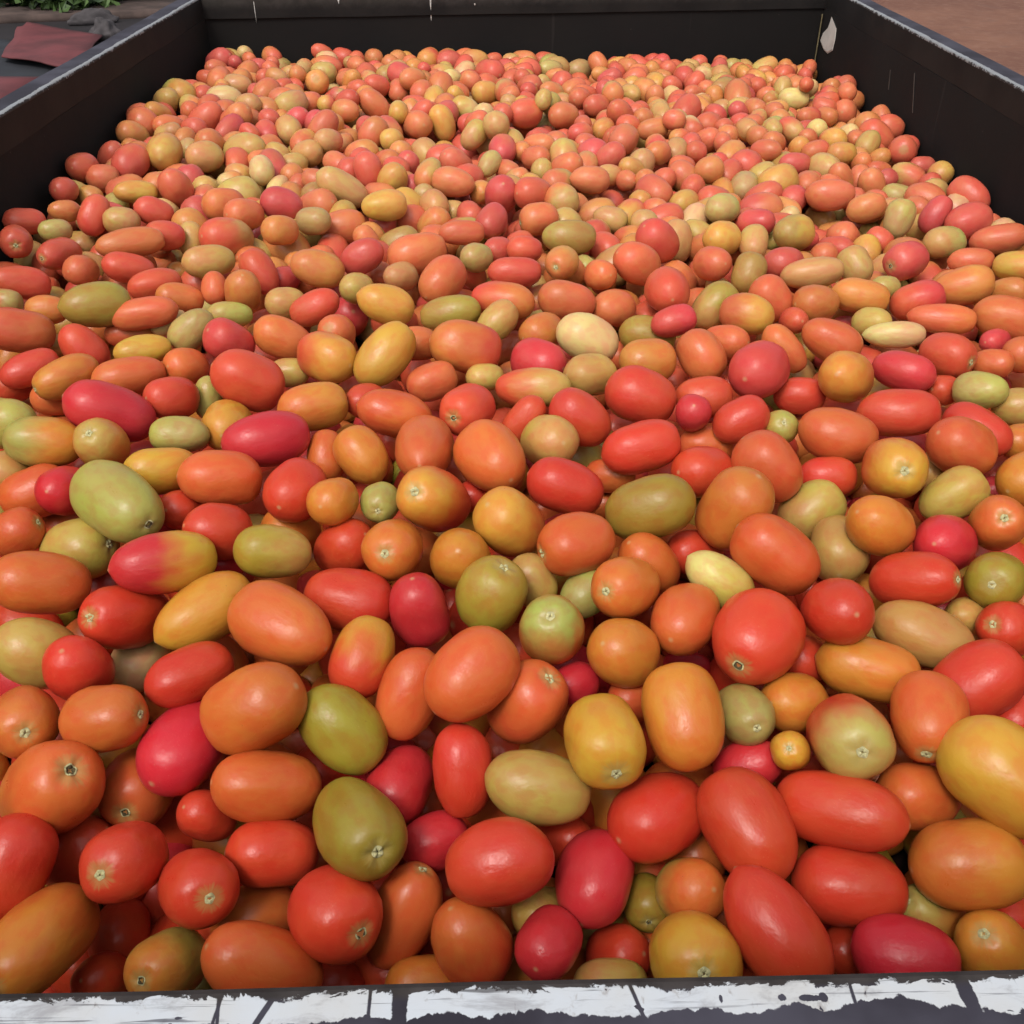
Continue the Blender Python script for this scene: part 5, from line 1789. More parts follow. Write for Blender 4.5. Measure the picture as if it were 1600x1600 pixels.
-4814 21453 -3919 226 181 -74 63 23 or
-3801 21506 -3873 250 163 80 32 -51 rr
-3427 21664 -3969 241 184 -90 38 19 rr
-3126 21293 -3966 200 171 -59 -16 -79 or
-2790 21623 -3990 236 191 -28 95 -15 oo
-2306 21515 -3995 230 185 4 100 -6 oY
-1679 21522 -4003 262 220 53 77 34 rY
-1261 21488 -4034 289 241 68 70 -22 RR
-761 21485 -4011 296 220 -99 -3 -11 oY
-540 21669 -4233 198 172 96 4 -29 rr
46 21526 -4092 217 149 -81 37 -45 rr
360 21503 -4085 179 155 16 81 -56 TT
892 21498 -4129 303 212 83 50 -23 TT
2166 21545 -4207 245 158 -79 39 48 OO
2310 21249 -4089 244 189 -67 74 0 oo
2893 21521 -4150 194 165 -76 54 -36 OO
3114 21263 -4158 242 192 4 74 -67 Or
3941 21662 -4213 168 135 12 99 8 TT
4163 21335 -4296 296 234 -32 91 -27 TG
4593 21472 -4216 216 177 13 99 8 OO
5150 21557 -4230 168 135 -96 27 -10 oO
5472 21530 -4273 194 155 -52 45 73 rr
5904 21326 -4250 160 142 -10 96 27 rr
-3904 21672 -4101 240 167 -87 -20 -45 oT
-2136 21787 -4048 203 148 -61 74 28 YY
-1688 21859 -4037 247 193 -42 71 -57 oo
-1325 21862 -4014 278 178 45 89 1 TO
-969 21849 -4077 284 232 -91 29 -31 OO
-371 21844 -4049 185 141 85 52 11 rr
-22 21810 -4084 196 167 -94 26 20 TT
239 22007 -4102 296 200 -86 50 -12 oo
780 21865 -4138 257 195 50 84 20 gg
1769 21804 -4117 248 186 -52 48 70 OO
2165 21828 -4157 241 160 99 -3 11 YY
2619 21863 -4206 316 226 -71 61 35 rr
3040 21819 -4135 244 201 -51 69 -52 RR
3337 21978 -4230 200 160 98 20 3 rr
3691 21969 -4219 196 168 -94 33 2 TT
4275 21989 -4247 236 170 44 66 61 RR
4778 21782 -4293 198 163 82 55 18 OO
5204 21869 -4218 295 210 90 26 36 YT
5495 22085 -4367 214 156 88 47 8 oO
5743 21840 -4269 191 135 2 90 -44 rO
707 22151 -4133 261 181 -98 18 9 rr
2110 22126 -4220 184 175 -14 91 -40 rr
2512 22251 -4193 204 169 -93 24 26 Or
2937 22373 -4214 225 193 -75 55 -37 rr
3517 22220 -4341 235 166 -36 78 50 oo
3908 22479 -4273 235 181 -81 17 -56 rr
4380 22427 -4271 210 160 22 26 94 OO
4617 22196 -4259 230 177 71 66 -22 gg
4911 22436 -4383 259 216 -25 79 56 TT
5284 22215 -4262 172 135 -38 87 -31 RR
5861 22566 -4419 278 188 -45 52 73 oo
6264 22374 -4317 208 150 25 90 37 OO
-2690 3272 -6490 304 233 -68 71 -19 or
-99 3374 -6492 256 239 -62 75 24 rr
319 3298 -6459 292 215 79 -15 -59 RR
3142 3164 -6707 257 219 51 -72 -47 OT
4065 3514 -6572 347 252 -73 -13 -67 rT
-3031 3374 -6378 249 195 -5 -57 -82 rr
-2514 3745 -6261 253 225 37 93 7 rr
-1911 3479 -6218 316 210 -82 -55 -19 GG
-1565 3683 -6323 233 206 -78 -57 -26 oo
-561 3329 -6397 403 270 24 94 22 rr
590 3588 -6396 245 195 -83 -39 -40 rr
970 3493 -6507 257 176 -22 97 -8 YY
1634 3431 -6396 281 238 70 70 -14 rO
3474 3584 -6482 212 182 34 89 -30 OO
-4031 4188 -6018 247 234 31 93 22 Yr
-3535 4255 -5878 240 180 85 39 -34 rr
-2939 4303 -5789 314 214 -75 -40 -52 oo
-1649 4070 -6032 275 200 -96 14 24 Ro
-927 3998 -6140 387 270 60 72 34 rr
-407 4456 -5980 224 168 85 45 -28 rr
560 4178 -5967 283 263 1 100 8 rO
1314 3961 -6162 351 269 99 -13 -1 OO
2434 4097 -6050 431 270 45 -78 -44 OG
3771 4348 -6085 272 230 98 8 -17 Or
3991 4022 -6193 275 230 -72 49 -48 oo
-3278 4384 -5693 266 221 6 99 11 OO
-2530 4841 -5787 357 242 -12 -71 -69 oo
-1522 4540 -5848 231 199 -43 87 -24 rr
-1156 4557 -5908 244 233 9 99 -4 rr
-677 4679 -5925 287 230 -55 78 -29 OO
1739 4808 -5928 331 236 96 21 -21 TT
2313 4722 -6004 311 221 -1 100 -7 rr
2628 4469 -5978 208 162 99 6 -13 oo
2979 4788 -6047 227 182 -54 79 28 RR
-3969 5196 -5660 268 187 58 77 25 Yo
-3887 4642 -5603 296 232 59 80 7 YY
-3054 5223 -5634 330 253 -33 -54 -77 oo
-1620 5083 -5743 284 219 -87 -15 -48 or
-1221 5213 -5765 286 212 35 93 9 OO
-705 5159 -5807 280 223 -92 31 25 rr
389 5471 -5797 207 177 86 -24 -45 TT
680 5094 -5869 272 206 63 66 -40 rr
1475 5440 -5768 300 204 43 82 37 rr
1703 5216 -5865 241 180 -2 92 39 rr
2406 5152 -5873 284 226 94 26 23 rr
3182 5027 -5859 360 255 -18 98 12 rr
3899 5064 -5933 298 270 -64 77 -3 OO
4456 5309 -5932 294 221 -19 97 18 Or
-4658 5814 -5391 281 240 -62 -10 -78 rr
-3243 5554 -5597 263 199 -26 -63 -74 OO
-2328 5318 -5624 228 215 -80 43 -41 rr
-1993 5507 -5643 268 229 29 87 40 OO
-1618 5616 -5614 209 163 -82 -3 -57 oo
-1009 5531 -5698 245 185 92 7 -38 oO
-642 5510 -5684 241 203 74 67 6 OO
-274 5618 -5590 332 253 -62 75 21 YY
794 5480 -5735 292 211 -39 92 6 oo
1133 5770 -5733 318 216 52 12 -85 OO
1400 5708 -5530 200 136 99 -12 -7 RR
1986 5251 -5857 218 189 51 81 -29 rr
3265 5846 -5735 314 241 93 37 4 OO
3788 5596 -5778 284 206 -19 98 -11 Ro
4166 5649 -5772 289 251 -57 82 -7 rr
-4447 6119 -5361 252 193 -38 56 -74 rr
-3776 6129 -5431 273 205 4 98 19 GG
-2593 6222 -5510 272 197 -21 85 -48 RR
-2160 5943 -5539 324 240 32 93 17 OO
-1551 6023 -5549 314 232 -80 44 41 RR
-1134 6145 -5573 310 239 -79 39 -48 RR
-444 6293 -5548 340 227 22 0 -98 rr
-150 6090 -5343 407 260 77 55 -30 rr
265 5975 -5639 295 224 -95 30 -1 YY
687 5978 -5634 198 181 61 77 18 oY
1460 6027 -5606 256 212 -36 90 -24 rr
2290 6074 -5650 250 214 21 93 30 RR
4083 6055 -5718 235 198 94 12 31 rr
4508 6129 -5702 337 255 7 72 69 rY
4839 5939 -5762 218 190 -55 68 -49 Yo
-4748 6668 -5365 288 187 -16 99 0 OO
-4412 6446 -5383 221 159 -83 50 -23 TT
-3827 6577 -5391 264 245 -75 63 17 rO
-3387 6467 -5396 275 243 -93 -16 33 rr
-2782 6509 -5413 268 221 74 60 -31 rO
-2302 6340 -5477 197 181 -86 43 27 ro
-2184 6716 -5473 305 202 -2 93 -37 RR
-1351 6450 -5368 335 266 -71 63 -30 rr
-795 6585 -5458 325 244 -89 17 -43 rr
326 6277 -5558 208 156 76 17 -63 rr
696 6276 -5436 298 224 -56 35 -75 rr
1502 6426 -5514 253 214 82 -41 -40 rr
1875 6426 -5550 281 193 28 62 73 rr
2685 6540 -5593 285 218 83 -1 -56 oo
3113 6396 -5612 252 215 -12 94 -31 rr
3770 6505 -5635 300 213 69 56 -46 TR
4085 6374 -5691 195 186 85 44 -30 rr
4419 6511 -5609 238 174 96 27 -2 gg
4884 6426 -5664 254 199 85 53 -2 rr
5245 6421 -5711 230 171 -48 22 -85 Tr
-4418 6766 -5412 240 184 -93 36 -1 OO
-4167 6960 -5246 328 227 -53 79 30 rr
-3732 6965 -5300 298 234 -81 38 -45 rr
-3361 6893 -5387 268 204 12 93 33 Yr
-3029 6792 -5394 252 211 12 96 -26 rr
-2571 6843 -5294 342 238 -99 8 8 RR
-1966 6917 -5280 243 219 -62 78 10 rr
-1614 6866 -5419 262 222 -16 98 13 rr
-1212 6972 -5457 367 239 0 99 12 TT
-728 7017 -5494 339 241 79 56 -24 RR
-264 6753 -5525 354 270 62 79 3 rT
198 6783 -5400 269 193 -81 58 7 OG
891 6781 -5553 253 182 80 47 -37 rr
1275 6772 -5546 325 230 51 68 -54 RR
1755 6854 -5485 313 256 -93 14 -33 OO
3105 6856 -5550 366 266 84 53 -16 rr
3622 6872 -5564 305 243 44 81 -40 oo
4054 6881 -5620 272 259 10 -63 -77 RT
4936 6906 -5594 379 262 97 17 -19 TT
-5501 7178 -5355 280 195 68 36 -64 rr
-5071 7265 -5281 247 207 -59 72 36 rG
-4646 7111 -5237 302 256 -73 10 -68 rr
-4300 7397 -5328 260 207 -96 -26 6 oY
-3620 7342 -5356 214 176 22 97 -11 rr
-3195 7216 -5385 230 185 -79 51 34 OO
-2911 7384 -5361 256 206 -18 88 -44 RR
-2539 7272 -5363 318 229 64 51 -58 rr
-1852 7283 -5415 277 193 -29 96 -5 oo
-1518 7319 -5307 322 220 -15 96 -24 rr
-920 7372 -5391 288 238 -11 77 -63 oo
-556 7409 -5453 201 176 75 67 3 RO
-290 7203 -5412 232 209 54 80 26 OO
-5 7327 -5499 160 138 90 43 5 rr
319 7190 -5435 336 223 92 39 6 rr
806 7368 -5405 268 238 33 76 56 RR
1191 7349 -5512 250 219 -49 86 -11 YO
1756 7394 -5552 304 232 50 81 -29 TT
2431 7210 -5453 279 212 1 100 -9 OO
2882 7334 -5570 213 163 -45 89 -2 YO
3160 7484 -5517 220 177 72 47 -52 OO
3518 7297 -5477 362 260 66 39 65 OT
3952 7254 -5517 278 201 78 34 52 rr
4401 7113 -5590 255 208 -80 31 -52 RR
4717 7373 -5553 342 253 -24 89 -39 rr
5265 7496 -5581 291 248 -17 9 -98 OO
-5394 7532 -5265 247 235 -18 83 53 rr
-5267 7890 -5241 224 199 29 50 -82 OO
-4702 7829 -5265 275 202 41 91 7 rr
-3912 7543 -5280 234 171 29 76 59 rr
-3609 7659 -5222 214 179 39 51 -77 YO
-2741 7720 -5279 283 228 -64 73 -24 RR
-2344 7667 -5325 239 207 -25 97 5 rr
-1969 7743 -5311 298 223 32 94 -11 OO
-1563 7894 -5322 329 241 -39 92 -8 rr
-1181 7670 -5372 278 216 61 72 32 OO
-720 7722 -5413 235 185 -68 71 -18 rr
-231 7587 -5390 226 216 95 32 -6 OO
158 7567 -5469 244 187 -64 59 49 OO
586 7864 -5495 243 186 4 98 -20 OO
952 7869 -5468 294 214 -54 81 -22 rT
1327 7695 -5475 219 165 -25 96 13 Or
1686 7825 -5510 286 219 63 77 10 oo
2293 7679 -5476 302 252 -43 72 54 GG
2768 7737 -5502 278 207 -4 88 -47 OO
3159 7832 -5472 254 221 86 42 30 RR
3612 7740 -5479 320 241 91 41 -2 rO
4052 7615 -5578 316 211 89 38 25 rr
4552 7809 -5514 298 204 56 54 -63 Yr
4938 7718 -5513 211 193 -48 87 8 GG
5233 7898 -5628 216 157 30 94 -17 TT
5697 7725 -5576 292 246 3 0 -100 rr
-5664 8108 -5124 334 239 -61 76 23 rr
-5033 8133 -5216 199 177 -42 70 57 OO
-4561 8366 -5175 350 260 -7 99 11 TR
-4180 7918 -5252 356 252 -92 30 -26 or
-3710 8105 -5212 288 221 -47 -49 -74 gr
-3349 8181 -5296 230 180 4 81 58 rr
-2732 8097 -5254 264 183 -99 -13 8 rr
-2361 8282 -5222 259 202 -79 16 59 rr
-1935 8265 -5308 301 224 -31 86 -41 rO
-1385 8284 -5281 270 212 -42 76 -49 OO
-963 8184 -5317 354 269 27 90 33 rr
-616 8026 -5428 198 157 97 26 3 rr
-270 7995 -5372 262 203 5 88 -47 rr
124 8069 -5401 367 226 -33 94 10 rO
518 8230 -5388 258 180 96 22 19 rr
908 8286 -5419 220 193 -63 77 -12 GG
1283 8228 -5404 298 213 59 77 24 rO
1994 8373 -5216 236 204 3 100 3 ro
2160 8124 -5465 303 235 63 66 -41 rr
2653 8228 -5427 329 244 15 99 -2 rO
3069 8204 -5403 327 228 45 22 -86 OO
3601 8256 -5387 387 260 51 85 14 RR
3972 8026 -5522 199 153 91 35 -23 rr
4309 8173 -5439 325 234 -34 86 -38 rr
4901 8108 -5500 301 206 80 -56 -21 RR
5469 8116 -5487 278 209 -41 73 56 rr
5826 8232 -5614 282 220 44 79 42 rr
-5441 8497 -5183 272 210 69 70 -17 oR
-5016 8571 -5093 376 252 -34 59 73 YO
-4617 8772 -4913 240 181 -80 54 25 rr
-4204 8619 -5133 251 213 -50 71 -49 OO
-3606 8492 -5175 244 208 -92 34 19 RR
-3241 8634 -5148 266 223 -6 100 -1 rr
-2888 8457 -5265 264 200 -23 95 21 Tr
-2509 8655 -5203 258 200 -43 78 46 OO
-2124 8585 -5193 198 175 91 40 -14 oo
-1712 8562 -5155 274 204 -79 61 -3 oo
-1183 8621 -5275 315 237 -55 17 -82 oo
-547 8404 -5398 244 188 -96 13 26 rr
-524 8707 -5214 244 200 78 60 15 Yo
129 8558 -5300 294 201 98 6 -19 OO
573 8566 -5341 230 176 -67 70 -25 rr
1015 8592 -5372 194 185 -90 33 29 rr
1358 8608 -5471 211 168 99 -13 -2 Or
1675 8408 -5373 305 213 -21 80 57 GG
2332 8490 -5320 328 225 -59 23 -77 Yr
2670 8692 -5465 275 184 97 -6 -22 rr
3080 8651 -5413 282 199 -15 93 -34 RR
3430 8649 -5459 272 213 31 85 43 rr
4050 8560 -5443 250 210 91 32 26 RR
4475 8650 -5427 336 244 -24 83 50 rr
4863 8520 -5461 268 172 57 58 58 rr
5247 8509 -5500 285 250 42 73 54 rr
5629 8586 -5541 230 189 -67 74 3 TT
6248 8547 -5503 317 213 82 57 6 OO
-5557 8934 -5042 346 237 0 98 -18 rr
-4933 8973 -5183 229 171 61 79 -5 RR
-4600 9175 -5103 320 227 1 99 -15 TT
-4139 9036 -5079 210 163 -64 41 -65 RR
-3766 9004 -5104 223 192 74 66 -9 OO
-3262 9100 -5177 353 257 -98 -17 11 rY
-2861 8858 -5103 272 224 76 58 -28 rr
-2370 9029 -5131 238 174 38 85 -36 OY
-1995 8908 -5216 275 188 -88 29 38 OO
-1531 8950 -5232 297 264 -54 70 46 oY
-1087 9033 -5177 264 196 64 72 26 RR
-714 9005 -5190 261 205 72 69 3 RR
-191 8841 -5304 247 181 -9 97 23 rr
143 8913 -5229 249 214 61 51 -60 rr
539 8927 -5272 237 161 81 38 -44 Or
979 8987 -5310 292 227 -59 71 38 rr
1403 8954 -5324 265 203 2 97 -23 Or
1799 8842 -5360 303 228 15 66 74 rr
2321 9221 -5398 277 221 57 75 33 rr
2805 8967 -5295 298 220 -60 70 -39 rr
3205 8992 -5359 171 163 93 38 2 RR
3681 9025 -5323 316 237 -25 97 -8 rr
4027 8964 -5456 267 193 6 84 53 rr
4369 9184 -5425 293 233 25 95 -20 rr
4837 8862 -5478 273 199 76 -17 -63 RR
5297 8953 -5418 329 235 -87 47 -15 rr
5735 8877 -5382 213 174 33 94 -2 OO
6118 8941 -5557 342 228 98 -5 20 oo
6405 9154 -5344 238 183 51 66 -56 OO
-5642 9396 -4914 264 215 -78 51 -36 Yr
-5061 9523 -4965 211 159 -15 98 -12 OO
-4758 9453 -4912 223 158 79 61 -6 OO
-4184 9325 -4977 310 192 90 35 -25 oo
-3756 9550 -5111 285 221 -90 38 22 OT
-3362 9476 -4923 325 237 52 86 4 rr
-2908 9504 -5055 313 249 -67 57 -47 OO
-2420 9496 -5074 275 191 -96 27 12 rR
-1929 9250 -5107 274 227 -83 55 9 rr
-1637 9540 -5162 252 223 84 25 -49 Or
-1279 9331 -5085 281 208 98 18 3 rr
-809 9360 -5116 283 207 -62 -4 -78 oO
-305 9316 -5126 215 191 13 99 -10 GG
20 9404 -5168 232 197 0 98 20 RR
396 9449 -5196 251 214 65 65 -41 rr
904 9434 -5132 319 215 68 73 3 RR
1500 9402 -5239 245 183 92 32 -23 rr
1888 9341 -5275 297 210 27 91 31 rr
2518 9562 -5252 261 191 -81 51 28 rr
2756 9285 -5171 175 152 -30 84 -45 TT
3031 9322 -5329 282 196 7 94 33 oo
3387 9528 -5263 254 201 94 -2 -33 rr
3859 9440 -5274 309 225 -62 75 -20 rT
4601 9467 -5287 199 174 -60 77 -19 oo
4953 9308 -5318 322 248 7 64 -77 Ro
5351 9369 -5288 224 167 84 13 -52 rr
5774 9257 -5352 233 187 -65 71 -27 YO
6016 9523 -5307 298 226 -70 71 -11 Rr
-5641 9885 -4861 196 152 4 59 -81 RR
-5069 9872 -4884 264 193 -90 -42 -12 rr
-4515 9801 -4882 256 182 60 69 40 YT
-4173 9974 -4909 221 173 -81 42 41 OO
-3790 9879 -4910 245 210 88 30 -36 gg
-3288 9922 -4948 199 148 35 85 40 TT
-2936 9925 -4948 274 213 -65 49 59 RR
-2453 9880 -4985 251 182 9 93 36 GG
-2061 9817 -5014 320 215 -57 81 15 oT
-1667 9848 -4994 211 179 -94 -8 -33 OO
-1267 9791 -5001 348 232 55 81 -21 Oo
-618 9872 -5043 303 244 -16 57 80 OO
-353 9630 -5061 223 157 67 63 -39 YY
144 9796 -5066 298 220 73 51 -44 rr
614 9756 -5076 274 210 -78 63 0 rO
901 9955 -5156 283 200 -41 -2 -91 YO
1601 9969 -5113 208 198 -63 72 -30 TT
1737 9677 -5165 204 168 95 28 14 rr
2224 9866 -5171 285 222 -85 -1 -53 rr
2689 9881 -5123 248 195 76 63 19 OO
3068 9771 -5252 286 213 12 -43 -89 YY
3545 9927 -5225 289 182 87 31 -38 TT
4039 9738 -5232 175 152 73 64 23 RR
4416 9875 -5195 203 135 -3 94 35 OO
4876 9827 -5244 241 184 -27 91 -31 OO
5248 9877 -5180 200 166 -49 83 -24 RR
5643 9814 -5269 377 232 82 41 41 oo
6380 9683 -5331 268 210 39 83 -41 OO
-5428 10429 -4747 311 214 60 79 13 rr
-5123 10217 -4806 243 215 -72 -16 -68 oo
-4698 10103 -4862 249 211 -2 77 -63 PP
-4137 10453 -4803 244 198 -90 38 21 rr
-3808 10226 -4855 229 186 -70 -48 -54 TT
-3310 10245 -4871 197 185 74 -4 -67 rr
-2759 10183 -4945 154 137 -95 -25 -21 TT
-2336 10365 -4857 280 208 85 29 -45 rT
-1940 10330 -4970 233 172 -38 91 17 OO
-1417 10223 -4925 270 194 28 95 10 YY
-1016 10275 -5005 255 193 21 96 -18 rr
-672 10339 -4949 315 212 15 66 73 TT
-298 10236 -4973 281 197 79 59 -17 TT
116 10178 -4954 239 228 -53 85 -6 oY
542 10187 -4949 269 185 -3 100 -6 RR
855 10315 -4990 257 195 -54 75 38 rr
1247 10242 -5096 309 217 -45 88 -14 OO
1839 10252 -5019 187 151 -85 49 -20 Oo
2438 10448 -5044 192 157 71 68 17 oo
2828 10242 -5113 266 200 -54 52 67 OO
3182 10134 -5079 208 183 64 73 -23 oo
3538 10275 -5088 256 191 51 84 19 OO
3852 10199 -5062 222 179 49 87 10 RR
4481 10222 -5101 217 176 94 8 34 ro
4857 10348 -5122 230 173 93 37 8 Or
5356 10243 -5123 255 196 33 94 1 OO
5704 10286 -5130 265 202 -3 100 3 RR
6367 10175 -5203 324 232 -13 93 33 rr
-5470 10882 -4752 316 232 -98 -15 -15 TT
-4991 10705 -4727 358 260 -1 98 18 TT
-4523 10741 -4784 303 223 70 71 -10 rr
-4150 10838 -4740 203 152 46 79 -40 OO
-3664 10672 -4797 320 239 -73 67 14 OO
-3234 10894 -4768 213 171 16 69 70 rr
-2916 10466 -4846 264 222 15 98 10 rr
-2550 10670 -4827 256 219 63 60 -50 YY
-2109 10757 -4876 275 234 84 1 -55 or
-1643 10658 -4902 273 178 -89 34 32 TT
-1072 10666 -4847 291 197 -84 37 40 OO
-635 10716 -4968 236 155 -80 60 -6 RR
-152 10654 -5013 315 224 50 46 74 oo
292 10875 -4868 175 145 -97 6 -25 OO
582 10725 -4942 255 216 62 74 -25 OO
1018 10534 -4869 194 148 -78 61 -14 RR
1277 10674 -5010 280 200 89 17 42 gg
1910 10591 -4988 275 210 88 -18 -44 OO
2322 10712 -4985 241 163 90 23 -38 OO
2604 10894 -5070 169 152 -55 77 -31 TT
3058 10714 -4964 237 175 -91 42 0 Tr
3768 10706 -4996 301 219 51 83 -23 OO
4156 10850 -4986 190 142 -84 54 6 rr
4509 10556 -4996 292 225 -70 51 -50 oo
4776 10845 -5076 277 197 73 11 68 OO
5135 10720 -5112 300 208 72 68 9 OO
5860 10608 -5255 229 174 -28 94 21 OO
6137 10609 -5059 275 197 72 -32 -61 oY
-5669 11168 -4620 253 167 -100 5 -7 oo
-5009 11176 -4749 233 165 -92 30 26 OO
-4661 11102 -4588 279 201 52 85 2 TT
-4130 11169 -4679 237 192 -67 35 66 rr
-3787 11071 -4701 205 151 -47 65 -59 OO
-3475 11094 -4749 203 173 -79 12 61 RR
-2872 10987 -4730 297 234 -56 -5 -83 TT
-2455 11110 -4699 317 230 14 97 -18 YY
-2027 11209 -4742 260 179 95 31 3 OT
-1446 11171 -4865 163 135 -66 61 -45 Tr
-1106 11110 -4803 204 164 9 98 19 TT
-585 10970 -4838 246 177 -92 37 -16 OO
-225 11042 -4882 253 192 29 77 57 YY
104 11115 -4988 308 202 -29 73 62 rY
510 11269 -4806 172 135 3 99 14 ro
1097 11136 -4840 196 153 90 16 -41 OO
1506 10995 -4925 256 186 -48 81 32 TT
1867 11108 -4880 364 248 -13 93 -35 oo
2268 11164 -4923 283 214 -24 95 -18 rr
2775 11143 -4911 298 238 95 5 -32 OO
3336 11187 -4866 312 230 99 -4 13 rr
3386 10850 -4996 239 186 -93 31 -20 oo
3859 11103 -4893 246 192 -76 54 -37 rr
4230 11278 -4963 186 140 96 27 9 rY
4768 11185 -5014 191 152 10 43 90 rr
5084 11218 -4951 240 197 -80 54 26 OO
5554 11098 -5052 276 219 -65 49 -58 TT
6031 10945 -5050 200 186 66 61 -43 PP
-5605 11531 -4584 255 202 -61 18 77 OO
-5103 11530 -4599 163 147 -9 100 5 oO
-4791 11477 -4625 233 218 -12 81 57 RR
-4346 11685 -4528 275 190 0 96 27 OO
-3892 11422 -4683 262 188 -24 82 -52 rr
-3393 11528 -4683 280 206 43 80 -42 PP
-2869 11409 -4669 328 222 -84 54 0 rr
-2530 11613 -4726 249 187 -89 10 44 OO
-2048 11609 -4715 273 194 -22 96 -16 PP
-1655 11659 -4744 256 197 -95 9 -30 TT
-1101 11455 -4715 231 196 98 5 -20 rr
-593 11346 -4850 208 183 -80 45 -41 rr
-349 11770 -4816 242 184 96 25 -13 RO
247 11608 -4889 274 208 90 32 30 TT
699 11696 -4849 215 196 66 64 -40 rr
957 11545 -4772 194 159 45 88 14 OY
1295 11667 -4807 231 192 89 44 11 ro
1763 11553 -4797 243 181 99 7 -10 OO
2467 11510 -4879 277 208 -25 85 -46 OY
2768 11577 -4881 177 144 -46 89 -3 OO
3024 11440 -4962 190 179 83 35 44 ro
3609 11686 -4866 226 206 69 71 15 TT
3901 11502 -4879 241 188 15 85 51 rr
4535 11407 -4907 263 187 -62 51 -60 rr
4818 11579 -4925 267 185 14 69 71 TT
5364 11461 -5000 329 227 -52 17 -84 Rr
5748 11444 -4982 180 165 86 -6 -51 TT
6036 11712 -4924 233 208 -66 42 -63 OO
6342 11478 -4962 287 213 66 71 23 oo
-5285 12099 -4595 255 182 72 67 18 Oo
-4961 12135 -4676 228 149 25 97 -3 OO
-4592 11936 -4607 194 151 39 90 -21 oY
-4287 12047 -4602 233 158 -77 42 -48 TT
-3643 11938 -4684 302 199 -41 85 -33 YO
-3311 11993 -4629 268 192 -54 72 44 RR
-2953 11968 -4705 257 182 29 63 -72 TT
-2575 11987 -4706 291 214 62 68 39 RR
-1920 12018 -4649 335 236 -55 75 -36 rr
-1452 11989 -4735 322 204 -86 50 -11 rY
-1127 12095 -4665 193 142 -75 66 8 YY
-664 11857 -4726 211 153 64 69 -32 oo
-227 12054 -4705 219 179 76 49 -43 rr
64 11865 -4786 232 172 85 50 19 rr
642 12049 -4729 232 198 8 99 8 To
1010 11964 -4768 304 235 29 58 -76 TT
1461 12109 -4716 298 220 84 52 18 OO
1912 12065 -4808 275 193 -94 12 -31 rr
2124 11783 -4808 225 167 85 49 19 rr
2831 12191 -4868 318 238 -40 86 -31 TT
3159 12170 -4826 190 135 -13 99 10 rr
3477 12043 -4848 240 229 -95 29 -12 OO
4106 12000 -4838 203 192 77 63 -6 PP
4482 12011 -4892 294 236 -9 90 -43 OO
4858 12180 -4894 227 182 9 91 41 OO
5295 11957 -4913 154 135 50 59 63 Tr
5681 11948 -4894 248 181 51 85 10 RR
6294 11886 -5015 199 160 -26 90 36 PP
-5488 12384 -4505 263 223 33 81 49 OO
-5090 12431 -4507 192 160 -1 88 47 TT
-4637 12378 -4542 168 135 30 95 4 PP
-4277 12502 -4630 251 196 -7 98 20 rr
-3604 12417 -4711 260 219 -82 58 1 OO
-3300 12584 -4521 272 232 -9 38 -92 RR
-2749 12462 -4594 216 179 63 62 -46 oo
-2282 12554 -4585 212 202 32 90 -30 TT
-1861 12433 -4605 257 204 -36 35 -86 OO
-1475 12477 -4609 250 209 -83 25 49 oo
-961 12362 -4649 276 206 -36 82 44 OO
-635 12534 -4649 162 135 11 86 -50 ro
-456 12291 -4657 275 202 76 63 14 YY
24 12469 -4651 200 169 -7 98 19 TT
407 12405 -4748 255 184 -64 76 11 Yo
964 12428 -4688 178 152 43 90 -1 rr
1282 12469 -4690 244 191 58 77 -27 rr
1845 12543 -4703 144 135 -77 62 16 TT
2238 12667 -4760 318 248 -68 68 28 OO
2444 12178 -4805 276 203 -45 88 15 OO
3253 12540 -4707 246 185 97 23 4 TT
3687 12298 -4755 221 161 -48 79 38 OO
4072 12373 -4822 300 237 95 5 32 rr
4376 12637 -4809 198 174 -14 97 17 rr
5010 12504 -4817 236 179 -78 63 5 TT
5359 12430 -4928 286 197 43 90 -9 OO
5771 12410 -4951 261 179 -61 55 58 OO
6119 12483 -4971 271 191 20 93 -32 rT
6358 12237 -4896 252 176 87 17 -46 OO
-5397 13024 -4406 249 176 60 54 59 oO
-4993 12978 -4458 189 164 -71 69 -15 Tr
-4562 12881 -4514 250 201 -30 91 -28 YY
-4214 12890 -4489 259 181 19 87 -45 oo
-3786 12986 -4503 201 177 23 86 -45 OO
-3233 12895 -4481 178 135 -43 17 -89 OO
-2684 12838 -4529 229 183 74 63 -23 oo
-2259 13035 -4540 217 163 82 35 -45 YY
-1865 12794 -4647 306 208 98 18 -7 rr
-1413 12772 -4594 167 138 86 -8 -50 rY
-966 12722 -4620 173 135 41 57 71 rY
-686 12977 -4586 200 145 -87 44 22 TT
-419 12755 -4612 276 194 69 29 -66 rO
174 12808 -4655 241 226 -69 7 -72 OO
554 12914 -4645 283 200 28 96 -7 YY
856 12733 -4662 202 178 -58 81 12 TT
1335 12934 -4661 238 216 30 56 -77 oo
1737 12835 -4725 263 217 94 23 26 RR
2426 12965 -4697 166 135 -8 99 14 YY
2826 12775 -4748 248 201 -80 51 31 OO
3181 12860 -4720 205 163 39 89 24 OY
3728 12886 -4736 226 163 40 66 -63 YY
4089 12885 -4769 284 240 17 71 69 ro
4549 12851 -4781 177 135 11 59 -80 rr
4858 12868 -4841 262 202 42 77 48 OO
5249 12877 -4802 211 135 -59 62 -51 RR
5609 12940 -4833 260 229 -22 97 -8 TO
6057 12927 -4792 248 167 -66 60 -46 OO
6378 12798 -4919 220 158 99 1 11 OO
-5536 13298 -4419 211 167 49 86 -13 oo
-4925 13239 -4454 174 146 -87 35 -35 OO
-4611 13259 -4481 169 151 90 43 -3 RR
-4087 13315 -4461 234 186 -53 84 5 rO
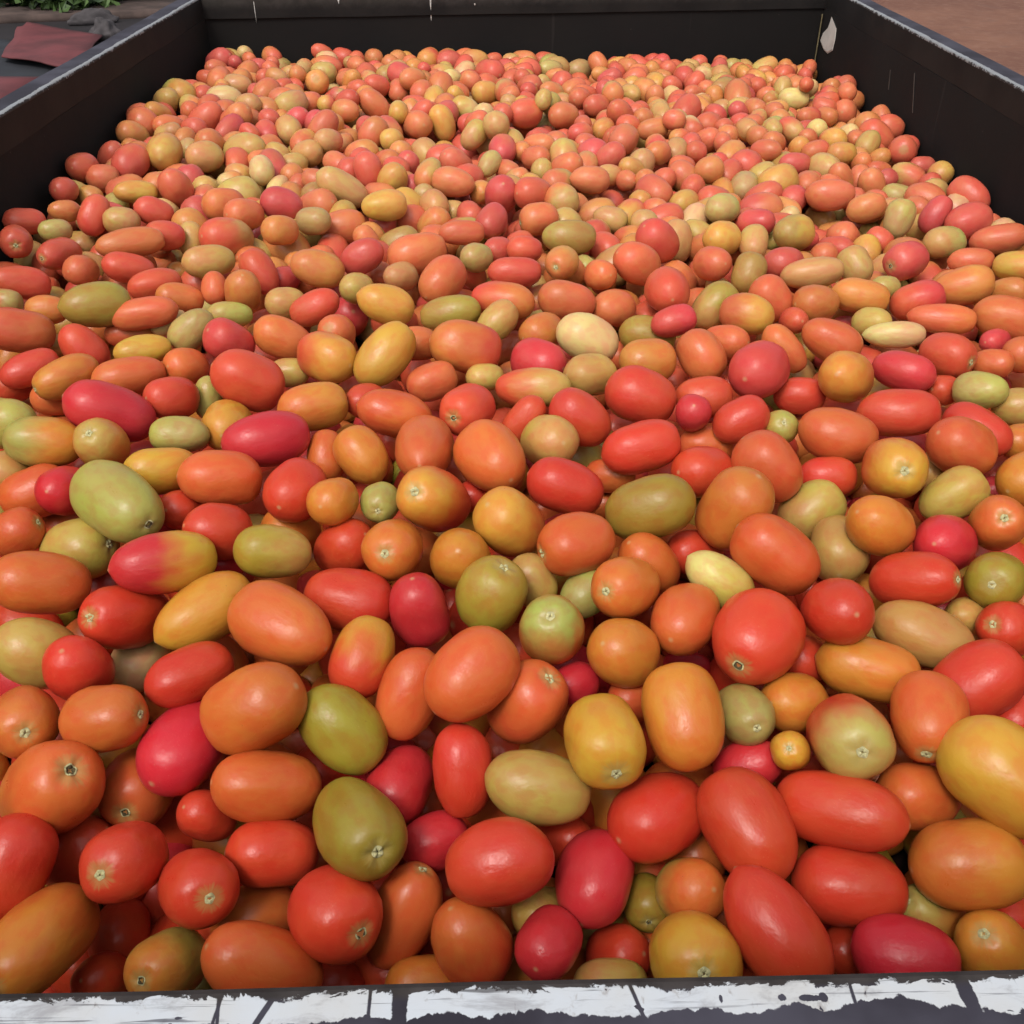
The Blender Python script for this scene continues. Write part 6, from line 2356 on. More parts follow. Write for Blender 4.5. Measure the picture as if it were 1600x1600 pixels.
-3605 13227 -4484 218 152 -43 90 0 rr
-3199 13292 -4521 246 210 14 97 -22 rr
-2891 13447 -4480 220 156 -85 51 11 oo
-2550 13278 -4521 301 207 49 85 21 rr
-2128 13429 -4617 228 196 16 95 -27 rr
-1777 13350 -4556 204 171 70 69 19 OO
-1136 13450 -4574 205 155 -92 35 15 oo
-733 13321 -4678 377 252 30 -19 -93 OO
-267 13246 -4611 249 235 31 91 -26 rr
123 13214 -4644 223 193 -79 36 -49 rr
444 13262 -4611 203 155 -55 21 -81 OO
838 13381 -4660 169 135 79 46 -40 PP
1459 13485 -4650 271 198 32 94 -13 rY
1797 13319 -4635 237 204 -57 79 21 OO
2136 13311 -4647 206 178 -54 22 -81 RR
2744 13311 -4702 274 206 65 26 71 TT
3106 13250 -4737 250 190 -34 93 -17 OO
3757 13281 -4708 262 173 -61 75 27 oo
4115 13312 -4760 234 160 24 87 43 RR
4513 13166 -4764 329 217 97 13 -19 Yr
4948 13314 -4730 234 184 7 91 42 TT
5262 13230 -4751 278 178 62 77 -14 oP
5901 13259 -4801 262 186 84 34 43 GT
6273 13382 -4829 242 193 -45 68 -58 rr
-5459 13645 -4382 235 197 -82 -5 57 oo
-4911 13569 -4438 233 156 -66 75 10 TT
-4417 13569 -4446 186 149 -51 86 -2 OO
-4074 13778 -4414 187 149 -93 33 -16 OO
-3822 13565 -4434 196 135 -14 98 12 To
-3479 13564 -4488 303 221 -72 0 -70 TT
-2773 13768 -4461 234 201 -26 95 -20 OO
-2327 13734 -4476 252 189 11 92 -39 rr
-2025 13768 -4551 189 144 14 97 -19 rr
-1465 13796 -4504 241 198 59 81 -4 oo
-1061 13820 -4517 258 200 62 44 -64 OO
-524 13667 -4547 163 155 -68 71 16 rr
-139 13652 -4553 231 190 11 81 58 rr
242 13551 -4570 283 176 -87 0 -49 OO
382 13831 -4577 220 176 99 9 13 YO
948 13685 -4629 208 157 -13 76 64 oo
1245 13761 -4601 198 189 71 62 34 oo
1853 13663 -4611 185 158 16 66 -73 RR
2188 13843 -4620 197 156 -58 26 -77 RT
2836 13717 -4676 255 164 21 93 -30 oO
3135 13648 -4647 234 190 -23 96 -13 oY
3506 13686 -4705 217 188 89 31 -34 TT
4021 13639 -4694 174 135 99 8 15 TT
4495 13519 -4768 281 187 95 24 21 oo
4911 13734 -4715 273 196 98 -17 14 rr
5362 13855 -4720 212 184 -68 24 -70 rr
5834 13588 -4740 287 205 94 12 33 oo
6347 13738 -4729 268 223 -53 84 -13 rr
-5555 13997 -4412 271 195 72 41 -56 To
-5038 14070 -4398 275 211 -23 43 87 rr
-4647 13873 -4504 326 249 77 30 -56 RR
-4187 14104 -4443 296 228 -90 6 43 To
-3743 14049 -4422 292 192 53 84 -4 TT
-3394 13977 -4463 205 152 96 25 -10 rr
-2766 14128 -4433 211 164 86 50 12 RR
-2530 13981 -4457 175 155 1 40 92 rr
-2101 14136 -4479 273 177 33 92 23 TO
-1758 14033 -4532 271 233 25 79 57 Or
-1154 14293 -4480 203 176 -8 92 38 TT
-634 14116 -4523 258 188 -46 62 -64 RR
-287 14254 -4532 310 217 19 97 16 OO
82 14154 -4505 229 191 -76 46 46 oo
489 14128 -4514 261 188 -85 20 49 or
1117 14246 -4553 177 135 86 31 40 OO
1435 14236 -4572 239 196 -33 93 -16 rr
1933 14291 -4578 164 135 -76 61 24 TT
2275 14175 -4550 260 180 -61 77 -16 rr
2638 14043 -4617 269 205 -48 71 -51 rr
3197 14087 -4683 258 185 -67 39 -62 rr
3537 14113 -4664 196 143 47 88 -9 gg
3838 14192 -4667 262 186 34 78 53 oo
4417 13933 -4697 268 198 -28 95 11 oo
4736 14103 -4684 213 173 70 68 -21 OT
5097 14097 -4680 230 202 77 -24 -60 oo
5833 14193 -4707 209 175 -48 87 -10 TT
6124 14052 -4727 217 171 26 66 71 rY
-5467 14641 -4365 203 177 -62 62 -48 rr
-5025 14449 -4390 208 166 8 56 -83 rT
-4497 14524 -4383 178 157 -85 -29 -45 TT
-4068 14606 -4367 209 135 -46 89 0 rr
-3781 14484 -4379 192 160 -51 57 64 TT
-3203 14642 -4406 186 165 13 92 -36 oo
-2898 14453 -4405 310 238 70 26 -66 OO
-2406 14452 -4440 282 209 48 36 -80 oT
-2110 14548 -4405 213 135 -60 73 31 YY
-1752 14461 -4449 218 162 -30 95 -8 RR
-1245 14632 -4445 269 197 58 57 58 RR
-618 14582 -4447 207 146 79 59 16 rr
-305 14674 -4532 201 157 -94 34 -11 rr
80 14578 -4496 307 217 -44 83 34 oo
518 14470 -4587 253 196 -98 2 -17 Yo
1107 14494 -4518 234 152 -96 23 -13 rr
1624 14528 -4551 178 159 46 81 -36 OO
1889 14673 -4522 204 166 -71 53 -46 RR
2225 14574 -4582 235 173 -70 71 -8 OY
2674 14616 -4601 204 174 87 -26 -42 Yg
3317 14412 -4670 239 178 70 47 -54 OO
3535 14735 -4595 256 189 -5 79 62 oo
3979 14641 -4601 283 193 -15 99 6 OO
4334 14744 -4616 228 159 81 56 16 rr
4874 14760 -4701 213 187 -20 -1 -98 TT
5195 14479 -4667 299 195 -54 83 16 TT
5526 14619 -4668 275 203 -29 96 -2 rr
6221 14687 -4686 195 149 -72 69 1 oo
-5458 15062 -4279 302 203 -5 100 -1 OO
-5096 15029 -4331 223 203 6 67 -74 Tr
-4753 15276 -4267 271 191 81 58 8 rr
-4093 15080 -4338 170 136 -77 63 -13 TT
-3647 15100 -4353 152 145 -88 20 42 OO
-3269 15022 -4359 317 234 88 45 -17 Tr
-2733 14888 -4383 205 146 6 90 -42 oo
-2477 15022 -4377 184 135 -33 93 15 TT
-1851 15079 -4349 257 206 2 87 50 oT
-1476 15007 -4508 252 186 -37 89 26 rr
-1115 14958 -4465 231 164 -93 30 21 OO
-658 14969 -4461 303 241 -83 55 6 rr
-202 14950 -4505 230 179 -92 39 8 TT
243 15067 -4473 173 139 -52 85 -13 or
679 15145 -4496 280 200 92 34 20 Or
884 14819 -4534 238 221 -39 90 -19 RO
1483 14910 -4494 218 178 -64 53 -56 rr
1803 15102 -4628 377 249 34 84 43 oo
2378 14868 -4526 258 185 -90 36 -23 rr
2812 15039 -4553 200 190 50 87 2 TT
3231 15019 -4565 210 154 29 90 -33 oo
3557 15083 -4603 225 164 -39 61 69 rr
4084 15063 -4671 235 171 34 87 36 oo
4654 15002 -4628 231 194 65 72 25 OO
5032 15017 -4660 175 135 -78 56 -27 GG
5344 15066 -4630 227 205 -69 69 -22 TT
5674 15109 -4636 188 146 58 79 -21 gg
5975 14903 -4669 204 151 2 100 8 Yo
-5644 15405 -4260 185 135 -18 48 86 YY
-5086 15373 -4247 204 153 -96 -28 -8 Or
-4398 15190 -4337 243 200 47 85 -21 YY
-4056 15423 -4374 236 173 -94 -18 -28 RR
-3510 15563 -4379 210 156 -38 92 -10 TO
-3308 15343 -4330 181 135 3 0 -100 rr
-2833 15271 -4503 309 206 -85 28 45 Oo
-2543 15503 -4398 245 195 28 96 4 rr
-2029 15432 -4342 278 180 -45 48 75 gg
-1620 15398 -4432 254 189 -69 54 -47 rr
-1116 15516 -4407 256 189 56 51 -66 oo
-619 15351 -4431 215 167 86 39 33 rr
-202 15282 -4415 283 214 97 20 -13 oo
243 15414 -4385 237 179 -96 8 -26 rr
542 15402 -4482 179 135 -49 8 -87 oo
1010 15535 -4497 222 169 62 42 66 TT
1664 15520 -4479 194 155 52 83 -18 oo
2062 15566 -4588 220 164 46 88 -7 oo
2376 15252 -4598 251 184 -16 98 -13 OP
2684 15384 -4515 224 157 -47 86 -20 rr
3037 15294 -4502 212 189 -69 47 -55 OO
3699 15415 -4516 301 239 -39 32 -86 rY
4151 15588 -4705 163 143 51 76 41 oo
4647 15356 -4569 257 185 74 64 -22 TT
4987 15261 -4600 213 135 100 4 -8 rr
5372 15498 -4703 306 204 86 34 -39 rr
5715 15492 -4562 186 175 4 97 23 RR
6211 15385 -4632 203 135 -75 66 -1 TT
-5411 15902 -4258 248 197 77 25 -58 oo
-4964 15685 -4253 205 175 4 99 -10 YY
-4694 15812 -4235 237 169 -39 18 -90 YY
-4364 15857 -4261 231 157 8 97 24 YY
-3598 15975 -4276 243 182 96 29 5 oT
-3311 15788 -4294 198 184 90 43 6 TT
-2873 15744 -4330 282 237 -95 -2 32 or
-2500 15869 -4329 197 160 -68 69 24 OO
-1901 15771 -4367 244 180 36 81 46 TT
-1660 16036 -4289 220 175 -36 93 5 rr
-1286 15785 -4354 217 180 50 11 -86 OO
-532 16015 -4534 249 155 10 99 5 rr
-368 15675 -4411 269 174 -8 99 11 rr
113 15928 -4413 268 218 -47 88 -11 rr
524 15921 -4498 211 189 63 73 -27 OO
939 15856 -4429 213 166 -28 92 -28 rr
1388 15646 -4479 298 193 51 85 8 RR
2048 15832 -4441 198 152 90 28 -33 OO
2350 15709 -4466 277 189 55 64 -53 rr
2797 15817 -4491 190 145 11 99 12 Oo
3230 16023 -4484 205 158 99 5 -15 OT
3675 16024 -4522 296 232 92 26 27 TP
4149 16179 -4609 305 218 -89 46 3 rr
4569 15668 -4563 243 179 84 51 -20 rY
4914 15797 -4601 223 173 -34 93 11 rr
5262 16005 -4607 182 171 29 90 32 ro
5559 15841 -4655 214 189 -45 88 -16 rr
6392 15870 -4690 230 171 -35 93 10 oo
-5571 16232 -4205 239 226 40 78 49 TT
-4892 16318 -4251 196 153 36 93 10 rr
-4593 16254 -4226 201 170 -94 -22 -25 rr
-4252 16321 -4249 252 194 -44 90 -1 oo
-3793 16375 -4254 235 165 -51 86 7 RR
-3128 16166 -4248 191 160 -22 89 -40 OT
-2691 16403 -4302 318 225 -79 26 -55 Ro
-2417 16149 -4341 175 155 19 89 -41 GG
-1969 16115 -4324 184 168 -82 54 -21 OO
-1406 16083 -4455 218 176 -47 81 34 PP
-1078 16168 -4438 260 212 -16 65 75 YY
-745 16398 -4413 291 250 -20 96 20 rr
-312 16191 -4307 314 214 -74 25 62 TT
129 16333 -4443 268 200 -80 40 44 rr
585 16377 -4413 205 193 -91 40 -6 OO
1149 16455 -4473 280 220 -63 32 -71 YY
1492 16193 -4548 311 217 97 1 23 Yo
1947 16335 -4471 177 145 78 62 -11 ro
2252 16205 -4460 209 167 -43 75 -49 Po
2690 16283 -4481 247 165 38 86 -33 RR
3081 16475 -4513 303 221 -90 34 28 rr
3511 16332 -4488 208 160 -84 19 -50 oo
3899 16436 -4480 185 135 85 49 -22 OO
4352 16460 -4502 234 170 -29 94 16 OO
4994 16101 -4509 171 145 -11 99 -9 YY
5289 16383 -4557 305 209 78 62 11 OO
5668 16372 -4609 258 167 25 96 11 oo
6265 16402 -4572 216 156 87 19 -46 OO
-5387 16562 -4198 203 193 -99 -16 5 oo
-5079 16700 -4230 211 173 -88 47 -3 rO
-4603 16663 -4211 196 172 89 18 -42 OO
-4067 16703 -4291 302 217 -95 -17 -25 oo
-3623 16594 -4250 178 146 -31 95 1 OO
-3202 16613 -4214 342 207 29 90 33 OO
-2751 16779 -4263 225 169 -73 68 2 rr
-2414 16716 -4280 173 165 -96 26 7 OO
-2127 16473 -4304 264 182 -77 14 62 Yr
-1833 16840 -4330 357 266 85 49 20 Oo
-1063 16897 -4424 184 175 65 55 -52 TT
-760 16785 -4298 215 162 -76 49 -42 RR
-461 16811 -4418 251 196 7 92 -39 rr
29 16823 -4375 175 135 84 17 52 rr
788 16583 -4389 196 141 -58 75 -34 OO
1138 16884 -4401 225 187 -85 51 -10 oo
1433 16641 -4463 228 167 -72 56 -41 RR
1746 16771 -4409 223 187 73 39 -57 OO
2524 16660 -4554 214 171 34 83 45 rr
2852 16802 -4446 221 175 93 11 35 OO
3336 16828 -4509 240 175 33 91 25 Or
3638 16601 -4460 256 184 66 3 -75 OO
3943 16886 -4517 221 162 -58 27 -77 RR
4479 16848 -4535 213 146 64 2 -77 OO
4912 16706 -4519 271 224 21 94 -25 rr
5377 16772 -4487 213 185 93 16 32 OO
5906 16746 -4576 218 185 84 -32 -45 rr
6200 16898 -4481 277 180 -29 76 58 gg
-5394 16947 -4185 244 210 28 96 -9 rr
-5080 17239 -4162 243 184 87 44 21 OY
-4513 16949 -4202 242 165 -93 -16 -32 rr
-4229 17186 -4283 235 217 -96 2 -26 oo
-3746 17285 -4239 185 135 47 88 2 rr
-3224 17038 -4291 206 154 -74 66 12 TT
-2943 17032 -4295 181 135 -8 2 -100 rr
-2465 17025 -4316 226 196 85 51 -15 PP
-2071 17240 -4277 192 159 -4 90 43 rr
-1750 17290 -4287 237 186 57 77 -29 OT
-1136 17142 -4315 205 144 67 67 -30 rr
-660 17179 -4338 215 183 -31 93 -19 TT
-192 16923 -4278 246 150 64 59 -50 rr
122 17079 -4572 303 189 -66 40 63 oo
502 17057 -4399 232 186 84 28 -46 RR
843 17061 -4373 168 135 -86 34 -38 rr
1373 17138 -4394 275 209 -38 92 7 ro
1776 17171 -4439 253 203 89 -14 -42 OO
2228 17137 -4471 261 184 93 -11 -36 TT
2711 17154 -4463 189 180 -22 96 19 Yo
3104 17214 -4485 235 180 -63 68 37 OO
3538 17220 -4501 256 202 76 64 12 Or
3857 17201 -4476 169 135 51 5 -86 Or
4494 17196 -4499 222 175 77 34 55 OO
4845 17270 -4515 192 148 91 35 -22 TT
5118 17155 -4521 177 143 -24 60 -76 RR
5628 17146 -4527 337 240 51 76 41 TT
6390 17087 -4569 164 144 -55 79 26 OO
-5444 17757 -4210 239 213 53 80 -27 oO
-5098 17630 -4222 283 209 49 86 10 RR
-4641 17602 -4211 209 159 66 69 -28 OO
-3990 17515 -4228 268 225 77 44 -47 RR
-3664 17721 -4229 232 175 -54 68 50 oT
-3342 17768 -4249 191 135 -73 46 51 RR
-2993 17529 -4283 210 147 -42 75 -51 RR
-2311 17352 -4354 198 159 -8 99 15 OT
-1908 17608 -4320 266 183 62 77 10 rr
-1516 17782 -4359 223 181 -9 88 -48 OO
-1243 17565 -4335 272 202 78 62 -4 RR
-791 17702 -4333 181 165 45 60 -66 OO
-417 17655 -4339 231 173 77 9 -63 oo
141 17747 -4376 240 186 -83 -10 -56 rr
587 17516 -4441 176 161 98 -2 -19 rr
1196 17617 -4410 183 165 -59 59 -55 OO
1559 17751 -4530 204 135 -29 94 -20 OO
1920 17504 -4451 263 212 -59 41 70 rr
2309 17501 -4400 289 213 -55 83 -9 rr
2644 17681 -4390 222 184 64 71 31 OT
3232 17697 -4477 259 202 -29 66 -69 OO
3530 17571 -4482 186 156 -40 78 -49 rr
3853 17688 -4495 233 204 -51 86 10 OO
4361 17475 -4497 241 180 97 26 1 OO
4733 17664 -4504 207 145 85 50 -17 TT
5271 17487 -4524 249 187 93 37 3 rr
5765 17573 -4629 221 179 65 71 -27 rr
6113 17406 -4584 224 177 -37 46 -80 TP
-5467 18130 -4180 201 152 80 60 -6 PP
-5072 18061 -4194 227 169 47 82 32 rr
-4582 17940 -4207 182 135 26 95 16 rr
-4118 17951 -4219 225 207 -83 56 6 rr
-3595 18024 -4245 186 135 60 45 -67 RR
-3299 18049 -4244 192 183 13 91 -39 OO
-2810 17745 -4257 210 156 -93 25 -28 TT
-2508 17976 -4307 245 211 62 78 -7 ro
-2158 18066 -4259 257 181 -4 100 -2 rr
-1797 18001 -4300 260 201 -80 20 -56 TT
-1144 18171 -4360 232 153 31 75 -59 OO
-822 18022 -4307 265 205 -91 -4 -41 OO
-384 17990 -4354 263 208 87 42 25 Yr
195 18112 -4334 217 164 97 16 20 oo
523 17898 -4389 277 221 -19 98 -8 PP
1131 17890 -4388 174 155 75 52 41 GG
1375 17828 -4402 159 135 25 75 61 YT
1707 18010 -4406 170 162 28 92 26 OO
2212 17927 -4545 271 234 -97 18 15 OO
2554 17957 -4445 172 135 78 5 -62 rr
2893 18003 -4500 320 227 -18 98 1 OO
3476 17921 -4450 265 178 -81 59 -4 oO
3837 18049 -4477 221 178 -88 48 5 PP
4388 18090 -4498 224 173 -39 73 -57 YO
4794 18158 -4506 248 183 81 57 -10 YY
5384 17884 -4523 247 169 -13 97 -20 rr
5721 17919 -4559 229 217 77 42 47 oo
6103 18070 -4586 183 160 -51 77 -38 TT
6352 17950 -4564 243 214 27 96 -3 Tr
-5331 18592 -4175 222 154 -97 -22 6 rR
-5045 18430 -4197 223 172 -14 67 -73 TT
-4529 18442 -4221 226 181 -50 75 -42 oo
-4298 18664 -4212 233 169 -97 23 0 gg
-3675 18591 -4234 165 135 86 46 24 OY
-3292 18463 -4249 306 237 68 73 5 rr
-2769 18261 -4270 265 184 -22 83 -51 YY
-2601 18493 -4244 175 135 -69 67 28 TT
-2032 18448 -4306 199 163 88 48 2 YY
-1466 18650 -4405 305 226 27 66 70 YT
-1212 18462 -4306 184 138 44 89 -8 rr
-657 18561 -4399 228 164 33 94 12 OO
-433 18366 -4330 227 182 -4 88 47 OO
101 18377 -4361 234 162 88 45 -16 rr
592 18490 -4434 304 230 -90 43 9 rO
1156 18723 -4531 293 212 -48 61 63 oo
1190 18428 -4359 239 180 99 2 -12 rr
2001 18604 -4429 222 163 -94 10 -32 OO
2137 18330 -4519 196 181 90 42 -13 TT
2898 18555 -4503 227 191 5 95 -31 TT
3204 18431 -4460 191 138 100 5 4 PP
3577 18407 -4509 238 178 5 94 -33 rr
4070 18409 -4493 185 176 69 -21 -69 Oo
4409 18552 -4501 251 196 94 -5 -34 oo
4776 18469 -4489 163 150 -10 95 -31 rr
5205 18231 -4549 252 196 53 62 -58 TT
5535 18424 -4550 238 202 -71 67 20 oo
6274 18346 -4559 224 196 -19 90 -39 OO
-5615 18981 -4179 219 170 -93 -6 37 TT
-4921 18983 -4193 199 162 49 86 16 TT
-4601 18791 -4208 206 135 45 83 -32 OT
-4055 18971 -4310 299 201 -14 92 -37 OO
-3751 19030 -4239 213 163 -20 75 -64 oo
-3419 18857 -4255 224 160 -21 98 0 PO
-3054 18925 -4229 304 221 38 58 72 OT
-2483 18766 -4293 261 206 -94 -14 -30 oo
-2314 19090 -4325 221 187 -85 12 52 oo
-1769 18750 -4288 166 138 -62 73 28 TT
-999 19009 -4354 255 203 44 82 37 RR
-950 18646 -4297 220 172 -86 35 -37 YY
-233 18734 -4376 266 198 35 83 -43 oo
135 18812 -4380 302 216 -22 97 10 OO
481 18868 -4323 225 189 36 74 -58 OO
834 18947 -4390 264 184 70 16 69 GG
1375 18911 -4381 199 159 -89 46 2 rr
1767 18925 -4437 248 201 99 6 -12 RR
2349 18896 -4444 281 224 48 82 -31 oT
2630 18683 -4409 217 163 2 99 13 OO
3112 18848 -4511 234 197 -7 75 -66 rT
3569 18990 -4462 248 184 97 22 14 TT
4175 18961 -4483 199 139 35 88 -32 rr
4595 18851 -4475 262 170 79 27 -55 or
4945 18699 -4501 200 164 78 13 61 TT
5139 18912 -4523 234 160 -68 43 60 OO
5725 18991 -4538 229 179 -83 54 12 oO
6268 18958 -4539 243 155 1 95 30 YO
-5464 19373 -4173 189 156 -52 48 -71 rr
-4989 19451 -4185 233 218 -78 -28 -56 OO
-4553 19100 -4194 205 159 -91 13 40 rr
-4277 19256 -4197 224 169 -66 18 -73 OO
-3728 19686 -4109 154 138 71 66 -25 rr
-3275 19246 -4265 270 199 44 75 50 rr
-2925 19301 -4309 227 184 60 79 -11 OO
-2508 19421 -4298 292 205 -89 30 -33 rr
-1860 19182 -4289 175 161 -7 92 -38 OT
-1540 19250 -4304 221 190 6 100 -7 TT
-1227 19293 -4339 263 175 20 97 -14 PP
-799 19373 -4364 233 184 -44 89 10 gg
-282 19314 -4328 238 186 -96 23 16 rr
120 19229 -4356 210 163 -96 15 24 oo
456 19358 -4376 167 135 97 9 -21 RR
807 19333 -4378 269 231 -35 76 55 OO
1429 19339 -4385 267 194 56 75 -36 OO
1766 19242 -4402 206 152 -81 54 -25 OO
2288 19313 -4398 230 174 -63 67 39 rT
2706 19479 -4444 238 201 -86 44 -26 OO
3212 19207 -4433 239 178 68 74 1 YY
3551 19340 -4468 192 172 54 81 -25 oo
3895 19341 -4471 188 164 55 65 -52 oo
4545 19424 -4459 193 148 -80 16 -58 rr
4811 19209 -4546 260 234 -20 97 -12 OO
5367 19102 -4565 198 174 95 -9 -30 Go
5645 19396 -4495 209 156 -58 64 51 OO
5993 19242 -4543 243 231 95 27 15 Yr
-5610 19731 -4167 240 164 -97 23 -12 rr
-5124 19763 -4222 198 173 -98 -10 -15 Yr
-4572 19634 -4200 192 161 43 81 41 gg
-3994 19866 -4223 192 152 -62 45 -64 rr
-3988 19529 -4218 254 219 -69 67 27 rr
-3444 19816 -4249 252 183 -86 38 34 YP
-2805 19764 -4291 216 173 1 96 27 rr
-2444 19816 -4269 200 144 -68 72 -11 oo
-2158 19611 -4262 259 191 42 32 -85 PP
-1530 19648 -4293 273 225 87 37 -33 rr
-1132 19768 -4299 268 193 17 98 13 OO
-724 19859 -4356 278 220 -98 13 16 oo
-491 19561 -4476 258 197 -100 -1 4 OO
-13 19757 -4344 198 175 -54 76 -37 RY
651 19717 -4380 214 162 18 40 -90 rr
1014 19654 -4381 275 205 -72 60 35 rr
1345 19828 -4386 311 221 -45 78 -43 rr
1942 19572 -4416 301 202 -46 78 43 oo
2260 19797 -4419 264 184 -95 22 23 ro
2635 19770 -4417 158 135 -91 34 -25 gg
3104 19645 -4461 291 202 -12 99 8 RR
3478 19644 -4451 252 176 74 67 -7 OO
3958 19799 -4470 287 241 80 -26 -55 oo
4423 19736 -4509 305 216 70 69 20 oo
5029 19735 -4509 256 174 50 86 10 OO
5404 19745 -4564 290 213 -27 91 -33 og
5758 19751 -4531 256 158 -46 88 13 oo
6172 19671 -4594 316 230 -68 69 24 rr
-5405 20040 -4173 148 135 54 83 -13 TT
-5146 20127 -4278 182 152 94 35 6 rT
-4663 20205 -4203 211 194 -93 38 1 rr
-4116 20180 -4220 244 196 -78 52 -36 OO
-3761 20139 -4231 225 173 3 72 -69 OO
-3236 20298 -4291 317 232 -2 69 -72 OO
-2881 20155 -4259 246 175 79 42 44 rr
-2531 20252 -4293 183 144 -98 16 8 RR
-2100 20164 -4299 330 211 -40 75 53 YT
-1536 20026 -4285 269 207 -90 4 44 rr
-1112 20247 -4330 217 191 37 83 -43 rr
-763 20294 -4389 210 188 -94 29 20 PP
-311 20269 -4360 224 171 43 89 -11 TT
199 20299 -4353 199 184 4 95 30 OO
582 20150 -4372 193 161 -87 23 -44 TT
1112 20192 -4379 214 180 78 58 22 OO
1648 20067 -4396 285 219 -12 67 73 PP
2016 20116 -4417 226 176 -81 56 -18 oo
2447 20069 -4411 209 190 73 26 63 rr
2778 20224 -4445 225 157 -25 97 -5 rr
3053 20053 -4448 180 164 -76 24 -61 OO
3671 20336 -4495 215 158 72 67 18 rr
4203 20245 -4493 207 170 -51 41 75 RR
4582 20252 -4513 184 175 91 8 40 oT
4984 20203 -4529 170 136 9 84 54 RR
5297 20136 -4480 248 192 91 39 16 OO
5727 20130 -4537 246 179 63 32 -71 gg
6162 20069 -4541 172 142 3 97 23 oo
-5294 20725 -4196 231 179 -76 44 47 rr
-4932 20545 -4243 301 230 66 66 37 RR
-4602 20775 -4231 209 158 -30 92 25 rr
-4206 20635 -4221 313 209 93 28 23 OO
-3725 20644 -4311 276 200 64 77 1 gr
-3300 20758 -4271 256 241 -24 96 -15 TG
-2881 20498 -4277 215 175 75 52 42 OO
-2499 20501 -4284 179 146 -82 30 49 TT
-2042 20503 -4314 183 135 -89 -1 -46 TT
-1581 20571 -4419 214 179 -82 51 -24 OO
-1291 20473 -4319 198 141 71 64 -29 OO
-824 20631 -4376 281 203 69 44 -57 rr
-401 20693 -4343 263 178 -83 55 -1 Ro
218 20768 -4381 150 135 -3 100 -2 OO
539 20541 -4394 301 195 48 88 3 RR
1147 20686 -4464 238 191 -94 12 32 TT
1392 20395 -4405 237 179 -76 62 22 PP
1897 20628 -4484 223 172 86 47 22 RR
2354 20698 -4498 253 197 4 87 -50 rr
2748 20600 -4535 163 151 8 89 44 OO
2992 20746 -4468 208 163 23 73 -65 OO
3522 20631 -4492 180 151 64 64 43 OO
4061 20782 -4568 257 189 -83 55 -8 rr
4428 20549 -4516 283 207 92 28 -28 gY
4830 20518 -4529 245 180 32 75 -58 YY
5356 20532 -4620 295 209 24 97 9 rr
5831 20482 -4538 268 222 58 51 -63 RR
6041 20811 -4622 285 193 -84 34 43 RR
-5571 21052 -4246 240 181 37 91 21 RT
-4890 21063 -4245 254 186 -74 60 -30 OT
-4517 21092 -4317 212 161 -36 79 -50 OO
-4128 21018 -4310 242 187 -44 90 -3 rr
-3801 21029 -4201 301 208 18 89 -42 TT
-3213 21086 -4284 151 135 -99 -6 -15 OO
-2852 21007 -4275 187 151 55 83 -2 RO
-2556 21107 -4354 244 189 42 86 29 rr
-2059 21190 -4328 185 153 32 90 -30 PO
-1580 21017 -4339 165 143 -90 7 44 RR
-1164 20900 -4376 261 182 37 56 -74 TT
-818 21015 -4370 200 136 -35 66 -67 OO
-429 21079 -4377 247 195 73 60 -34 OO
10 21037 -4392 237 205 -8 78 -62 rO
469 21051 -4372 186 135 84 26 48 oo
791 20997 -4418 328 201 -23 97 11 rr
1379 20922 -4413 241 185 -93 33 -14 OO
1811 20943 -4439 204 153 63 -8 -77 rr
2201 21090 -4457 197 169 57 68 47 or
2836 21156 -4472 181 146 5 92 -38 rr
3148 21114 -4476 217 168 59 56 58 TT
3551 21109 -4538 235 203 71 70 -1 rr
3750 20809 -4438 232 151 -19 98 7 rT
4448 20912 -4538 241 196 93 36 10 rr
4602 21203 -4419 255 177 98 -18 -10 RT
5406 21055 -4529 302 199 23 96 -19 oT
5813 21112 -4569 203 168 31 -4 -95 rr
6306 21062 -4587 309 208 -44 78 43 oo
-5593 21404 -4221 185 167 93 36 -5 OO
-4933 21418 -4222 212 156 -57 81 -11 TT
-4445 21507 -4245 276 196 20 97 -13 oO
-4063 21388 -4267 201 148 64 76 10 YO
-3614 21586 -4304 321 255 37 67 -64 RR
-3208 21454 -4311 278 194 88 40 -27 rr
-2901 21669 -4307 178 146 -66 37 66 rr
-2271 21371 -4334 177 135 58 80 -16 oo
-1901 21418 -4317 169 135 -82 19 -54 Or
-1614 21529 -4359 226 188 77 42 48 OO
-1301 21361 -4420 321 223 27 84 -48 rr
-700 21424 -4382 220 158 91 41 6 OO
-239 21417 -4355 332 203 -72 38 -59 rr
177 21410 -4401 263 213 -13 96 -27 TT
572 21433 -4404 242 187 -90 24 -37 OO
922 21360 -4471 204 148 -86 17 -47 rr
1279 21515 -4466 295 209 -87 2 -50 rr
1911 21366 -4458 209 160 94 7 33 YO
2152 21625 -4479 221 169 82 50 -27 TO
2695 21452 -4533 290 176 89 32 -32 or
3110 21538 -4458 304 213 -12 94 31 rr
3598 21503 -4497 251 185 3 84 -55 YY
4130 21419 -4622 192 146 19 93 33 rr
4598 21606 -4554 209 158 -9 100 1 OO
5038 21186 -4596 378 254 58 81 1 OO
5235 21695 -4570 309 230 -35 49 -80 OO
5675 21557 -4575 225 206 91 12 -40 Oo
6233 21446 -4655 239 180 69 68 24 OO
-4158 21634 -4368 208 165 69 65 31 TP
-2304 21759 -4346 201 172 69 -5 -72 oo
-2100 21876 -4348 187 158 80 44 -40 rr
-1765 21819 -4366 276 186 71 66 22 TT
-1253 21865 -4386 175 148 -17 57 -80 OO
-797 21715 -4388 209 167 32 79 -52 rr
-170 22013 -4439 211 159 -87 40 29 rr
-6 21741 -4406 236 171 84 16 -53 oo
611 21914 -4459 353 214 30 94 -15 RT
943 21762 -4468 311 203 34 91 -21 rr
